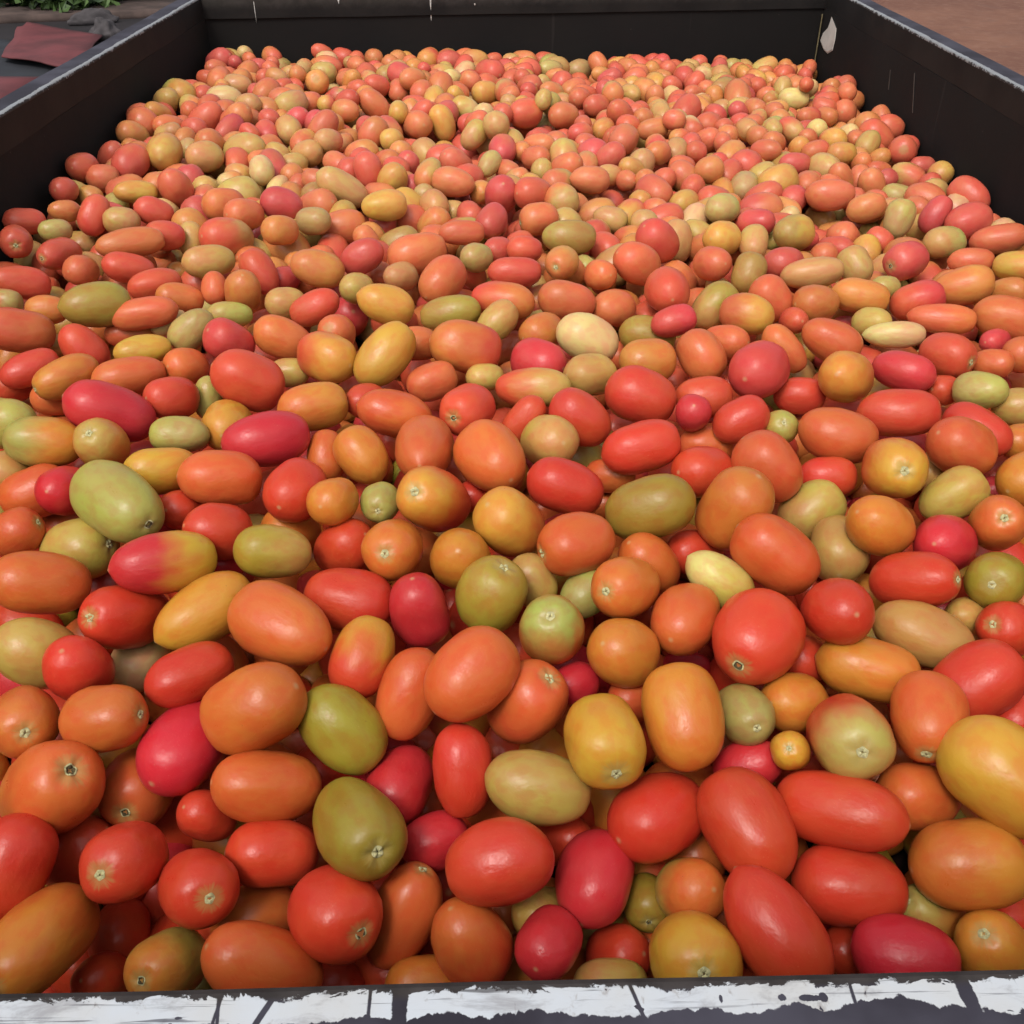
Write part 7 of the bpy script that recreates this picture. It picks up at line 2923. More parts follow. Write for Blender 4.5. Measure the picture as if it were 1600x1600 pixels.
1802 21805 -4481 246 190 -96 24 15 oo
2138 21984 -4509 237 169 16 97 17 RY
2523 21726 -4535 229 195 49 68 -54 rr
3376 21837 -4588 292 205 53 77 36 OY
3761 21889 -4507 210 158 90 42 -9 Tg
4089 21936 -4557 173 135 -93 36 -7 rr
4424 21987 -4591 261 221 -52 80 -31 OO
4904 21720 -4554 169 135 33 91 23 OO
5503 21915 -4601 176 167 -7 83 55 TT
5825 22081 -4678 217 150 93 -1 -38 YY
6104 21998 -4528 275 195 -7 70 71 OO
3217 22177 -4535 263 189 -1 63 78 OO
3837 22258 -4559 245 224 75 58 32 TR
4340 22345 -4589 208 161 94 20 -26 rT
4819 22472 -4729 239 187 -83 54 -16 TT
5228 22333 -4615 260 194 -64 67 -37 PP
5665 22344 -4681 231 190 75 60 28 OO
6118 22359 -4681 259 192 72 40 56 oo
-5713 13211 -4655 245 185 -92 38 8 OO
210 13442 -4903 208 195 -78 61 13 oo
657 13233 -4922 274 221 95 31 0 RR
-5667 13826 -4700 311 195 -31 88 -36 YO
-4342 13508 -4744 259 209 21 96 16 rr
-2625 13882 -4760 294 201 -75 64 19 rr
-990 13629 -4846 243 164 -82 56 -10 rr
1993 13601 -4940 171 154 33 22 -92 TY
3282 13648 -4988 274 200 91 31 -28 OO
-5607 14272 -4647 220 179 57 68 -46 rr
-4783 14208 -4707 244 172 22 96 15 rr
-3661 13997 -4756 210 186 -63 45 63 OO
-3377 14237 -4740 275 211 85 3 -52 YY
-3159 13976 -4741 178 135 -8 93 36 OO
-2857 14253 -4772 218 186 13 79 -60 rr
-2163 14252 -4788 258 184 -80 -24 -55 YY
-88 14079 -4857 232 191 92 37 9 TO
319 14195 -4865 310 210 5 98 -19 GG
762 14166 -4857 288 227 -80 53 30 or
1256 14132 -4890 220 163 6 92 -38 OO
1698 14183 -4905 251 180 -41 61 -68 RR
3427 14081 -4972 229 163 -80 35 -48 TT
3964 14200 -4987 231 170 93 10 34 YY
4672 14185 -4961 223 165 97 9 23 OO
5356 14226 -5019 184 141 85 52 -8 rr
-5749 14556 -4655 226 185 65 75 13 oG
-5298 14584 -4668 247 209 -81 53 -24 rr
-4779 14677 -4668 311 220 -2 82 -57 rr
-4397 14568 -4694 244 203 -54 57 62 rr
-4032 14584 -4696 220 210 50 45 74 OO
-3509 14742 -4703 197 164 -51 84 -19 oo
-3171 14599 -4739 278 208 57 61 -55 Or
-2501 14670 -4756 216 165 21 81 -54 oo
-1589 14588 -4760 214 174 90 7 -43 OO
-1222 14693 -4778 181 155 5 76 64 rr
-901 14465 -4809 250 193 -21 97 14 OO
-463 14539 -4808 241 178 -80 57 -19 TT
-163 14640 -4817 190 165 -88 45 11 GG
340 14663 -4836 154 135 -89 42 -17 oo
1082 14469 -4852 284 202 25 81 53 OO
1537 14662 -4866 199 135 -26 96 -10 YY
1928 14429 -4891 277 206 -49 80 -35 oo
2465 14519 -4879 236 189 51 75 42 TT
3022 14507 -4861 198 135 -26 66 -71 rr
3696 14388 -4949 203 178 38 92 7 Rr
4533 14585 -4931 282 196 -66 72 19 rr
5130 14476 -4999 262 193 92 23 -31 rT
5599 14487 -5009 213 154 74 67 -6 or
6140 14563 -5013 229 151 -17 98 14 OO
-5536 14882 -4628 209 152 30 95 -10 OO
-5246 14940 -4611 202 167 62 73 -30 RR
-4946 15016 -4626 170 156 -85 53 7 rr
-4529 14963 -4684 243 177 -26 94 21 rr
-3835 14984 -4673 224 166 1 87 -49 RR
-3509 15071 -4667 196 170 57 81 -16 OO
-3008 15043 -4695 198 158 28 96 4 OR
-2496 15070 -4725 258 187 -78 19 -60 YO
-2100 15132 -4744 253 196 -77 46 45 rr
-1856 14819 -4738 221 185 -24 88 42 YT
-1432 15142 -4749 177 135 97 24 2 RR
-1025 15178 -4752 276 186 95 28 14 OO
-483 14893 -4811 213 201 -82 33 46 TT
-20 15046 -4808 217 184 -96 14 -24 oo
504 14891 -4808 193 149 6 94 -32 PP
810 15024 -4841 246 198 -78 54 32 TY
1292 14949 -4840 261 201 80 -6 -60 oO
2116 14934 -4837 258 200 -61 73 -32 rr
2795 15024 -4886 159 135 70 66 -27 OT
3295 14848 -4914 281 196 -6 66 -75 oo
3838 15138 -4903 241 202 -8 90 -42 oO
4151 15078 -4943 216 153 63 78 -5 rO
4659 14962 -4979 274 191 9 91 40 rR
5059 14951 -4970 269 217 -22 80 -56 rr
5487 14855 -4979 200 135 62 78 9 OY
6125 14944 -4986 257 193 81 45 37 rr
-5684 15532 -4571 268 227 -94 30 17 rr
-5269 15453 -4592 194 169 -99 5 -14 OO
-4645 15319 -4616 239 164 -75 40 -52 rr
-4343 15389 -4627 204 146 -45 39 80 rr
-3914 15329 -4645 179 146 -71 46 -53 OO
-3498 15392 -4665 195 147 -39 69 60 TT
-3184 15398 -4662 214 189 -88 45 -13 rr
-2464 15405 -4722 216 154 56 68 -48 rr
-2146 15509 -4679 186 135 -10 92 -37 rr
-1863 15417 -4715 212 157 -75 65 -10 Pr
-1475 15415 -4716 161 143 96 20 -17 To
-791 15460 -4728 216 160 -99 15 0 OO
-397 15641 -4756 291 209 77 50 39 Or
299 15291 -4781 246 160 -29 95 -9 YY
847 15389 -4824 250 208 92 33 20 OO
1298 15479 -4819 282 217 -90 40 -17 oo
1729 15502 -4826 245 201 -73 68 8 PT
2125 15324 -4846 251 190 99 11 -7 OO
2583 15396 -4869 292 223 -84 53 11 RT
3049 15348 -4904 315 246 -41 79 -46 YR
3466 15301 -4883 278 207 -43 90 12 OO
3827 15599 -4848 212 168 -20 92 -33 oO
4525 15456 -4944 255 173 -49 -11 -87 oo
5187 15336 -4939 195 185 -73 38 -56 TT
5469 15367 -4955 189 135 -35 70 -62 oo
6143 15588 -4935 194 158 43 63 -65 rr
6180 15291 -4986 236 190 93 29 -22 rr
-5478 15788 -4563 173 149 -19 77 61 RR
-5206 16018 -4558 232 183 -96 -23 -17 RR
-4786 15894 -4587 227 170 65 54 54 PP
-4456 15754 -4596 241 162 -2 100 0 OO
-3894 15953 -4605 183 157 -96 -18 -23 oo
-3459 15755 -4673 250 171 17 82 -54 oo
-3047 15702 -4660 299 191 -91 38 15 oo
-2655 16047 -4595 248 165 -76 36 -54 TT
-2386 15764 -4672 243 232 65 50 57 OO
-1815 15792 -4703 277 217 82 54 19 rr
-1370 15969 -4739 207 158 42 91 -3 OO
-1122 15700 -4731 271 184 -26 95 19 YY
-16 15839 -4727 216 153 43 87 24 OO
271 15985 -4743 173 157 -97 13 21 oo
773 15791 -4760 265 175 -70 71 11 rr
1221 15882 -4784 292 235 -79 26 -55 oo
1622 15863 -4801 189 177 88 28 40 GG
2144 16024 -4786 209 166 100 -4 6 YY
2468 15790 -4850 241 166 -11 65 -75 oo
2781 15861 -4832 237 167 2 97 -26 OO
3347 15744 -4844 284 236 86 47 -19 TT
3746 15932 -4860 208 176 100 4 -4 rO
4101 15866 -4847 259 193 66 66 -35 OO
4747 15953 -4873 333 202 83 53 14 TT
5132 15764 -4897 185 140 -59 57 -57 RR
5813 15796 -4930 277 211 -77 63 8 YO
6248 15863 -4943 203 157 100 3 6 rr
-5752 16085 -4568 259 220 12 67 73 TT
-5445 16428 -4560 255 206 74 31 -60 RR
-4821 16220 -4563 275 196 -94 6 33 RR
-4307 16214 -4586 220 187 -27 95 14 rr
-3932 16259 -4572 261 186 76 58 -29 PP
-3515 16371 -4606 234 188 -90 -20 -38 rr
-3065 16256 -4656 330 250 -69 9 72 OO
-2647 16323 -4618 186 135 -79 60 -13 TT
-2324 16226 -4697 305 214 53 83 16 OO
-1897 16158 -4650 280 216 97 20 -10 OO
-1239 16343 -4676 185 135 86 50 7 OO
-876 16182 -4725 198 168 61 61 51 gg
516 16156 -4731 225 175 -57 81 14 oo
806 16382 -4745 230 186 -66 66 -36 OO
1123 16238 -4766 213 175 32 74 -59 oo
1978 16480 -4771 244 194 49 62 -61 oo
2626 16166 -4783 221 160 94 0 34 YO
3055 16067 -4818 223 159 -94 32 -4 rr
3343 16235 -4805 216 178 77 15 -62 rr
3657 16327 -4824 168 160 -84 54 3 OO
4384 16385 -4843 204 135 57 38 73 TT
4716 16349 -4880 211 144 -78 53 34 rr
5063 16440 -4838 252 195 94 20 -29 rr
5368 16290 -4878 166 135 68 68 -27 TT
5855 16345 -4884 200 152 -66 70 -25 PP
6269 16222 -4911 249 172 -20 96 20 Tr
-5717 16826 -4509 214 165 -24 85 -47 oo
-5076 16534 -4521 294 205 26 73 -63 gg
-4734 16574 -4548 203 172 63 49 -60 rr
-4427 16525 -4555 178 157 -91 5 -40 GG
-3813 16631 -4578 281 188 91 39 -15 rr
-3427 16641 -4593 161 135 95 25 18 OO
-2986 16796 -4594 218 158 -99 -15 4 rr
-2753 16612 -4623 208 153 61 78 17 oo
-2214 16632 -4599 216 163 -37 79 -48 Or
-869 16642 -4667 190 158 86 43 28 OT
-396 16728 -4702 179 135 54 63 57 Tr
-47 16628 -4673 234 195 14 99 0 OO
323 16664 -4720 297 209 41 89 21 OO
884 16676 -4716 188 163 -66 59 -46 TO
1614 16568 -4751 228 179 -68 44 58 OO
1938 16839 -4752 234 188 -82 39 41 TT
2756 16656 -4781 214 165 76 42 49 YY
3317 16889 -4796 190 164 18 89 42 RR
3804 16596 -4842 246 184 -19 61 -77 oo
4256 16834 -4826 218 173 -83 48 -28 OY
4721 16719 -4856 244 205 -20 51 84 YY
5309 16830 -4859 237 200 4 40 92 rr
5662 16571 -4874 169 135 79 40 46 rr
6037 16556 -4921 218 171 -78 48 -39 oo
6262 16846 -4873 283 194 79 42 -44 PP
-5571 17197 -4526 213 182 94 28 -20 Oo
-5253 17310 -4528 173 144 61 78 15 OO
-4858 17028 -4535 212 160 -72 69 6 TT
-4519 17037 -4579 276 189 -52 85 9 rr
-3881 16997 -4566 273 222 93 36 5 or
-3446 17006 -4580 269 219 21 91 35 oo
-2897 17117 -4597 169 135 -16 71 69 TT
-2532 17137 -4600 178 150 -88 -14 -45 OY
-2299 16988 -4644 186 165 -95 -19 -24 rr
-1939 17217 -4623 264 212 -50 85 -19 TT
-1536 17138 -4681 321 214 -37 45 81 OO
-838 17269 -4676 224 168 -33 94 9 rr
-650 16949 -4690 240 193 52 85 -3 rr
-204 17272 -4733 278 188 -94 32 -10 oo
462 17334 -4661 283 189 -83 35 -44 YR
1607 17072 -4671 188 146 92 29 -27 oo
2084 17147 -4753 195 135 99 -2 14 oo
2396 17248 -4771 184 160 58 74 -35 RR
2982 17185 -4793 176 149 100 -1 -3 Oo
3516 17189 -4819 220 165 79 39 -47 OO
3859 17084 -4820 235 156 -81 36 46 OO
4163 17297 -4811 246 173 55 82 16 OO
4717 17301 -4836 244 176 76 56 33 oo
4958 17023 -4848 247 169 -90 43 -10 rr
5606 17228 -4931 266 230 -4 99 16 rr
5976 17164 -4877 196 154 42 67 -61 rr
6311 17188 -4887 280 175 -87 34 -35 OO
-5666 17553 -4504 291 226 -90 33 -29 YY
-5092 17679 -4552 244 173 76 61 24 TT
-4920 17423 -4533 249 166 71 64 -29 OO
-4544 17484 -4499 286 200 59 73 -34 rr
-4140 17583 -4561 206 168 -10 93 -36 rr
-3394 17585 -4565 212 173 83 50 -26 TT
-3156 17339 -4599 273 196 -95 -7 -31 oo
-2587 17718 -4601 247 165 -96 -18 -22 OO
-2368 17482 -4625 238 187 70 58 -42 oo
-1785 17734 -4629 215 187 -48 64 -60 TY
-1288 17778 -4637 159 143 -26 75 61 rr
-1120 17471 -4643 248 166 -13 98 -17 gg
-576 17501 -4669 238 169 -40 90 -18 OO
-185 17574 -4682 202 153 -74 52 44 OO
341 17641 -4686 173 146 -94 0 -34 OO
947 17633 -4712 180 135 -36 60 -71 PP
1215 17507 -4730 194 171 100 6 5 rr
1781 17639 -4766 260 211 -43 73 53 OO
2135 17504 -4785 287 191 55 74 40 or
2580 17537 -4759 242 207 93 4 -36 OO
2965 17474 -4765 214 158 -69 65 -33 TY
3297 17520 -4805 307 212 -1 99 -13 OO
3779 17561 -4818 313 199 69 69 -19 oo
4138 17872 -4789 250 169 100 -6 1 GG
4480 17527 -4829 212 135 33 68 -65 Yr
5080 17534 -4848 198 164 42 89 -16 rr
5509 17625 -4873 250 193 96 23 14 oo
5919 17473 -4875 198 142 58 81 7 OT
6313 17738 -4884 297 214 -1 100 -10 YY
-5734 17934 -4486 220 209 90 44 0 rO
-5211 18140 -4517 259 224 -48 79 38 OO
-4868 18142 -4523 190 156 -62 70 35 rr
-4524 17979 -4541 243 179 -60 55 -58 rr
-4143 17982 -4552 253 168 -5 94 -33 rr
-3691 17992 -4567 232 171 -86 36 36 OO
-3143 18013 -4584 190 139 88 46 10 rr
-2744 18093 -4607 243 177 -23 46 -85 TY
-2184 18072 -4611 306 220 80 60 6 rr
-1789 18148 -4630 188 158 -19 67 -72 TT
-1475 18015 -4641 240 195 94 18 -28 YY
-1015 18041 -4668 266 209 87 43 23 OO
-413 18116 -4670 212 173 -9 100 3 OO
-26 17912 -4686 283 202 70 14 -70 rr
317 18022 -4692 213 159 -4 91 40 OO
849 17962 -4711 261 186 43 14 -89 rr
1275 18024 -4721 175 135 -90 44 2 Or
1606 18071 -4738 244 182 56 67 48 oo
3032 18030 -4835 236 181 28 90 -32 oo
3315 17977 -4789 173 151 72 69 8 rr
3819 18025 -4805 167 137 91 15 -39 OO
4267 18162 -4823 201 168 43 81 39 OO
4595 18038 -4839 290 198 79 40 -47 OR
5004 18010 -4814 313 213 24 97 -1 OO
5622 18011 -4855 226 156 -71 70 10 OO
6001 18043 -4936 288 236 56 69 47 oo
-5627 18357 -4505 312 221 -45 89 -8 Yr
-5074 18631 -4515 237 186 -24 97 -4 rr
-4809 18406 -4543 183 152 -98 -4 -20 OO
-4386 18453 -4544 271 201 -38 91 -19 OO
-3844 18416 -4557 236 190 89 35 -31 rO
-3510 18535 -4591 223 166 -51 15 -85 To
-3196 18568 -4622 253 171 -55 -4 -83 OO
-2522 18347 -4595 217 195 17 94 -30 TT
-2200 18403 -4617 178 139 86 46 -22 RO
-1897 18557 -4610 218 207 -86 44 -25 Oo
-1239 18314 -4643 211 168 72 65 25 OO
-907 18474 -4657 218 196 54 61 -58 TO
-451 18549 -4680 220 162 5 94 -32 YY
-109 18483 -4675 247 194 46 87 -16 TT
221 18544 -4686 250 171 -18 91 -38 OO
1712 18481 -4736 210 164 -7 79 -61 PP
2148 18364 -4809 200 155 -50 77 39 TT
2658 18323 -4767 208 177 84 49 23 RR
2885 18620 -4790 211 146 80 58 -17 OO
3438 18277 -4806 192 162 -13 98 -17 OO
3665 18448 -4795 177 135 65 47 -59 gg
3985 18472 -4810 318 203 -31 93 -18 oo
4524 18389 -4821 259 194 -72 28 -64 oO
5143 18433 -4850 234 155 76 25 60 rr
6063 18460 -4915 294 208 88 7 47 RR
6389 18387 -4926 202 171 -38 60 -71 Or
-5702 18860 -4529 272 177 82 27 -50 rr
-5378 18753 -4487 213 175 48 82 -30 OO
-4958 18968 -4520 209 179 -63 53 -57 TT
-4284 18853 -4571 280 217 -85 51 12 oo
-3855 18770 -4556 255 196 -12 54 -83 oo
-3420 18820 -4570 215 177 97 21 -10 Or
-3004 18925 -4615 202 170 -99 -13 10 gg
-2605 18839 -4597 161 150 -84 33 42 OO
-2233 18864 -4621 278 192 -57 81 15 OO
-1893 18919 -4625 228 166 -49 77 42 TT
-1438 18870 -4640 170 144 68 57 46 rr
-1177 18712 -4696 304 210 -63 -18 -76 OO
-363 18903 -4659 210 174 -31 94 -16 rr
-65 18913 -4684 252 170 -31 88 37 Yr
422 18810 -4716 233 177 -35 -13 -93 rT
778 19012 -4762 267 194 28 77 57 OO
1500 18775 -4735 260 197 11 90 41 Oo
2068 18804 -4746 177 161 -89 15 -43 YP
2591 18800 -4662 195 140 0 100 -8 OT
3427 19034 -4793 258 200 -48 61 62 OO
3757 19030 -4792 179 170 -58 47 66 RR
4224 18786 -4813 253 186 -44 85 29 OO
4690 18941 -4840 246 181 81 20 56 OO
5041 18884 -4840 229 167 69 67 -29 OO
5631 18862 -4880 294 215 64 72 -26 OO
6083 18828 -4895 267 207 -84 52 13 oo
6310 19067 -4835 268 178 90 7 -43 oo
-5718 19229 -4497 261 162 47 87 13 TT
-5207 19197 -4512 237 187 76 45 -47 rT
-4767 19432 -4533 261 187 -76 40 52 OO
-4410 19266 -4540 243 195 43 88 18 rr
-4082 19309 -4578 204 173 -53 84 -9 rr
-3029 19286 -4619 250 191 15 88 -45 rr
-2671 19307 -4592 185 160 89 43 17 Tr
-2147 19309 -4619 250 177 66 26 -70 TT
-1724 19414 -4621 149 142 -93 -4 -35 YY
-1210 19495 -4649 248 180 -10 97 23 TT
-872 19467 -4679 225 195 77 35 53 OO
-597 19209 -4659 219 136 -78 63 8 OO
-156 19303 -4672 191 135 -22 88 -42 rr
482 19160 -4691 225 190 26 95 -14 oo
851 19441 -4729 237 159 -17 96 -24 Oo
1414 19411 -4727 230 195 13 99 11 rr
1674 19188 -4751 255 182 13 95 -28 To
2024 19310 -4736 264 185 54 84 -6 TT
2527 19290 -4757 238 177 -21 29 93 rr
3014 19406 -4779 160 140 27 96 -5 oo
3248 19358 -4780 171 136 31 93 -20 TT
3852 19314 -4787 184 161 -14 83 54 YT
4170 19259 -4812 204 162 -97 23 -7 OO
4517 19250 -4811 229 188 -13 90 41 OO
5266 19219 -4856 275 202 -75 58 31 OO
5656 19319 -4870 280 191 29 76 59 gg
-5735 19742 -4493 196 147 70 70 14 rr
-5326 19767 -4503 192 164 84 51 -20 Yo
-4691 19819 -4548 278 211 40 77 50 rr
-4441 19616 -4520 164 151 -35 93 13 oo
-3916 19648 -4554 253 180 73 66 -16 OO
-3169 19897 -4575 236 177 -99 14 -9 YO
-2724 19803 -4616 243 171 -30 60 -74 rr
-2180 19650 -4652 232 198 62 77 -16 YY
-1792 19796 -4617 197 143 44 80 40 OO
-1522 19557 -4620 192 135 -85 37 -38 OO
-920 19841 -4646 230 177 3 98 18 RR
-64 19714 -4661 291 191 -51 83 21 OO
252 19724 -4682 197 150 12 86 49 OO
732 19810 -4698 151 140 33 87 -37 OT
1137 19642 -4722 226 184 -29 93 20 TT
1859 19849 -4725 219 168 100 1 6 rr
2143 19696 -4742 231 157 73 41 -55 oo
2510 19646 -4735 173 135 -24 95 19 rr
2904 19873 -4766 216 135 56 13 -82 Tr
3328 19794 -4810 313 206 -38 80 -47 oo
3810 19667 -4845 268 193 19 87 45 OO
4382 19578 -4860 201 189 -17 50 85 GG
4656 19650 -4822 198 139 -7 100 -2 RR
5005 19568 -4835 221 192 -42 79 -45 OO
5569 19656 -4873 220 161 83 6 56 OT
5927 19645 -4864 188 151 88 42 24 rr
-5648 20180 -4503 201 160 72 63 28 rr
-5414 20038 -4503 213 156 69 71 11 Og
-4915 20117 -4540 266 214 85 44 -29 YO
-4292 20255 -4544 202 184 22 38 90 rr
-3830 20004 -4551 233 168 67 53 -52 rr
-3383 20145 -4570 206 160 74 65 -19 RR
-2915 20219 -4586 251 187 89 29 36 oo
-2471 20252 -4605 184 175 -18 98 6 rr
-2099 20136 -4662 229 167 47 86 -19 YT
-1682 20116 -4628 198 148 57 69 -45 rr
-1381 20004 -4631 232 180 -56 77 30 YY
-1115 20177 -4645 166 135 30 93 -23 or
-370 20399 -4673 190 141 -76 64 2 oo
-137 20116 -4661 261 177 -98 14 -12 rr
295 20084 -4717 324 229 -44 12 -89 OO
596 20293 -4704 178 137 -65 74 -18 oo
1212 20191 -4748 297 207 -31 90 -29 TO
1625 20044 -4756 198 144 89 10 -45 TT
2212 20270 -4762 171 143 -21 97 -8 YY
2465 20045 -4781 310 224 15 90 42 rr
3007 20219 -4778 239 188 37 93 5 PP
3408 20254 -4792 208 176 54 79 31 OO
3872 20093 -4778 220 209 -22 96 19 OO
4294 20071 -4868 336 227 82 19 54 YY
4797 20021 -4828 226 168 -67 66 34 OO
5037 20129 -4836 168 137 -43 85 30 OO
5533 19972 -4849 208 166 -73 68 -2 Yo
5957 20225 -4871 178 141 18 78 -60 oo
-5626 20587 -4506 273 187 0 99 -17 oo
-5267 20754 -4556 276 204 79 39 47 TT
-4716 20450 -4572 261 188 -70 68 21 rr
-4387 20585 -4564 226 162 38 93 -3 rO
-3991 20478 -4574 330 218 -65 73 21 OO
-3559 20648 -4617 215 197 -42 90 -8 oo
-3147 20671 -4619 188 149 43 21 -88 TT
-2854 20495 -4606 178 135 -94 32 10 RR
-2042 20460 -4578 263 168 -89 43 -13 oo
-1812 20634 -4667 179 135 92 38 8 OO
-1485 20747 -4656 177 151 48 21 -85 rr
-876 20796 -4714 287 199 -100 1 -1 rr
-671 20504 -4687 221 175 57 72 40 oo
57 20585 -4701 239 170 97 -1 -25 PP
374 20691 -4711 203 135 -71 70 -9 RR
805 20560 -4697 267 202 -94 25 -22 OP
1368 20630 -4748 253 186 52 85 -3 OO
1742 20588 -4752 182 147 3 74 -67 oo
2043 20550 -4765 305 201 50 79 -35 YO
2626 20419 -4776 157 135 53 84 -15 oO
2866 20680 -4834 250 186 80 44 -41 RR
3305 20684 -4806 261 185 -84 47 28 YY
3800 20459 -4812 235 158 -85 9 -52 RR
4226 20558 -4848 254 175 51 81 -31 OO
4561 20716 -4845 258 188 -49 82 28 OO
5064 20439 -4852 225 171 84 54 -2 TT
5641 20380 -4865 214 181 95 26 -15 YY
6219 20413 -4887 240 191 -89 25 -38 RR
-5130 21176 -4558 283 224 69 72 -9 rr
-4789 21189 -4566 164 135 20 98 1 rr
-4422 20955 -4574 287 191 -94 27 -21 oo
-3852 21053 -4631 276 216 -11 99 -13 Or
-3453 21013 -4604 236 181 -95 -12 -29 TT
-3018 20942 -4598 263 196 -76 63 16 rr
-2458 21158 -4666 212 190 89 34 29 rr
-2177 20910 -4641 203 164 -58 60 -55 OO
-1826 20963 -4649 242 211 13 95 -29 TT
-1099 21208 -4719 251 221 -52 85 -4 rr
-396 20879 -4691 251 198 85 51 11 rr
-26 20896 -4720 199 135 85 46 25 TO
448 21102 -4738 156 135 -56 81 17 Oo
905 20943 -4779 294 207 -19 89 41 OO
1291 21043 -4750 245 202 0 98 -21 TT
1642 20945 -4792 246 217 -29 55 79 oG
2051 21041 -4770 263 202 95 -1 -30 rr
2436 21162 -4775 257 195 8 100 -6 oY
3254 21046 -4804 248 187 91 -3 41 To
3962 21137 -4838 259 188 9 87 48 OO
4269 20996 -4822 213 160 84 -13 -53 TT
4607 21073 -4880 202 177 -93 31 18 OO
5453 21158 -4906 303 218 6 88 47 rr
5803 21084 -4918 267 192 4 99 15 PP
6377 20897 -4930 217 162 38 80 -46 rr
-5711 21365 -4478 234 158 7 79 -60 OO
-5422 21434 -4564 230 178 -40 81 43 RR
-4840 21575 -4583 157 135 18 75 -63 TT
-4300 21309 -4547 237 179 -13 99 8 rr
-3590 21544 -4663 196 150 85 42 30 oo
-3104 21390 -4630 195 164 73 65 21 rO
-2670 21378 -4644 157 135 -3 72 69 PP
-2335 21455 -4660 205 153 87 35 35 rY
-1906 21324 -4664 251 182 82 50 -27 YY
-1509 21468 -4702 242 185 -83 11 55 Or
-789 21575 -4711 204 153 17 98 6 rr
-450 21304 -4742 269 193 -10 34 -94 YY
4 21282 -4727 300 224 -48 81 35 OO
517 21453 -4761 263 199 20 89 -41 gg
830 21631 -4738 218 149 -48 87 -6 TT
1069 21361 -4792 244 195 20 93 -30 Or
1657 21427 -4778 203 161 -59 67 -45 OO
1983 21377 -4795 217 182 68 71 -18 OO
2331 21558 -4809 244 193 -96 28 2 PP
3038 21597 -4852 281 204 96 -7 27 oT
3394 21379 -4764 230 169 -18 98 6 YY
4297 21364 -4881 304 212 -94 22 -26 gg
4691 21484 -4882 218 163 28 83 48 rr
5288 21553 -4947 232 161 -11 96 26 oo
5623 21560 -4908 232 180 -29 90 -32 TT
6027 21445 -4950 285 180 100 4 9 TT
6392 21430 -4930 169 135 87 28 -40 rr
-4463 21572 -4642 314 220 -96 3 -28 RR
-3814 21680 -4628 188 179 -56 53 64 TO
-3570 21693 -4677 253 171 -86 31 -39 RR
-2725 21794 -4664 200 157 -75 67 -3 OO
-2346 21738 -4669 207 167 -69 38 -61 OO
-1716 21807 -4716 268 218 -78 51 -36 YY
-1347 21761 -4704 181 135 -73 68 -13 YO
-1047 21757 -4713 291 180 3 100 5 rr
-335 21693 -4730 174 159 25 96 13 PY
-244 22051 -4750 268 192 93 -2 -37 PY
374 21955 -4769 245 194 94 10 32 TO
731 22014 -4789 221 162 -23 97 -13 rT
1593 21932 -4801 144 135 98 12 -17 rr
1904 21829 -4807 238 193 8 98 19 Oo
2381 22049 -4832 208 157 -51 79 35 RR
3146 21929 -4851 216 168 -47 87 -12 Ro
3457 21958 -4885 228 163 -37 81 46 oo
3788 21869 -4832 245 189 88 32 -34 OO
4121 21957 -4886 167 145 -69 12 -72 gg
4600 21893 -4920 211 148 31 90 -29 TT
4955 21986 -4818 318 228 56 82 12 oo
5683 21969 -4933 167 135 47 82 33 rT
5866 21735 -4927 162 147 92 35 -17 OO
6373 21933 -4951 223 163 32 59 -75 rT
2488 22323 -4876 215 193 -29 90 32 ro
2833 22266 -4841 256 191 89 45 -7 RR
3236 22304 -4907 241 174 -71 70 -6 oo
3688 22398 -4933 306 227 -93 28 -24 oo
4132 22318 -4906 221 170 -56 77 31 OO
4685 22227 -4910 177 141 -28 95 -13 OO
5697 22479 -4973 176 168 -40 74 54 Rr
5850 22259 -4952 161 138 94 33 -8 RR
6265 22399 -4995 299 206 -59 81 -3 OO
5517 22690 -4965 183 135 -30 71 -64 rr
"""

# ------------------------------------------------------------------ the cargo trailer
XL, XR, TOP, DEEP = -.598, .666, EYE - .286, 1.08
YFL, YFR = 2.165, 2.30                          # the far end stands a little askew


def steel_inside():
    m = NT("black_worn_steel")
    tc = m.n("ShaderNodeTexCoord").outputs["Object"]
    n = m.noise(tc, 3, 6, .65)
    col = m.mix(m.ramp(n, .35, .7), (.0060, .0052, .0052), (.0125, .0105, .0098))
    # long fine scratches and old drips
    sc = m.noise(m.scaled(tc, (55, 55, 3.0)), 1.0, 2, .4, .4)
    col = m.mix(m.math('MULTIPLY', m.ramp(sc, .745, .775), .18), col, (.05, .043, .04))
    sp = m.noise(tc, 60, 3, .6)
    col = m.mix(m.math('MULTIPLY', m.ramp(sp, .70, .76), .5), col, (.12, .10, .08))
    m.l(col, m.p.inputs["Base Color"])
    m.l(m.ramp(n, .3, .7, .75, .92), m.p.inputs["Roughness"])
    m.p.inputs["Specular IOR Level"].default_value = .25
    m.bump(m.noise(tc, 40, 5, .6), .2, .002)
    return m.m


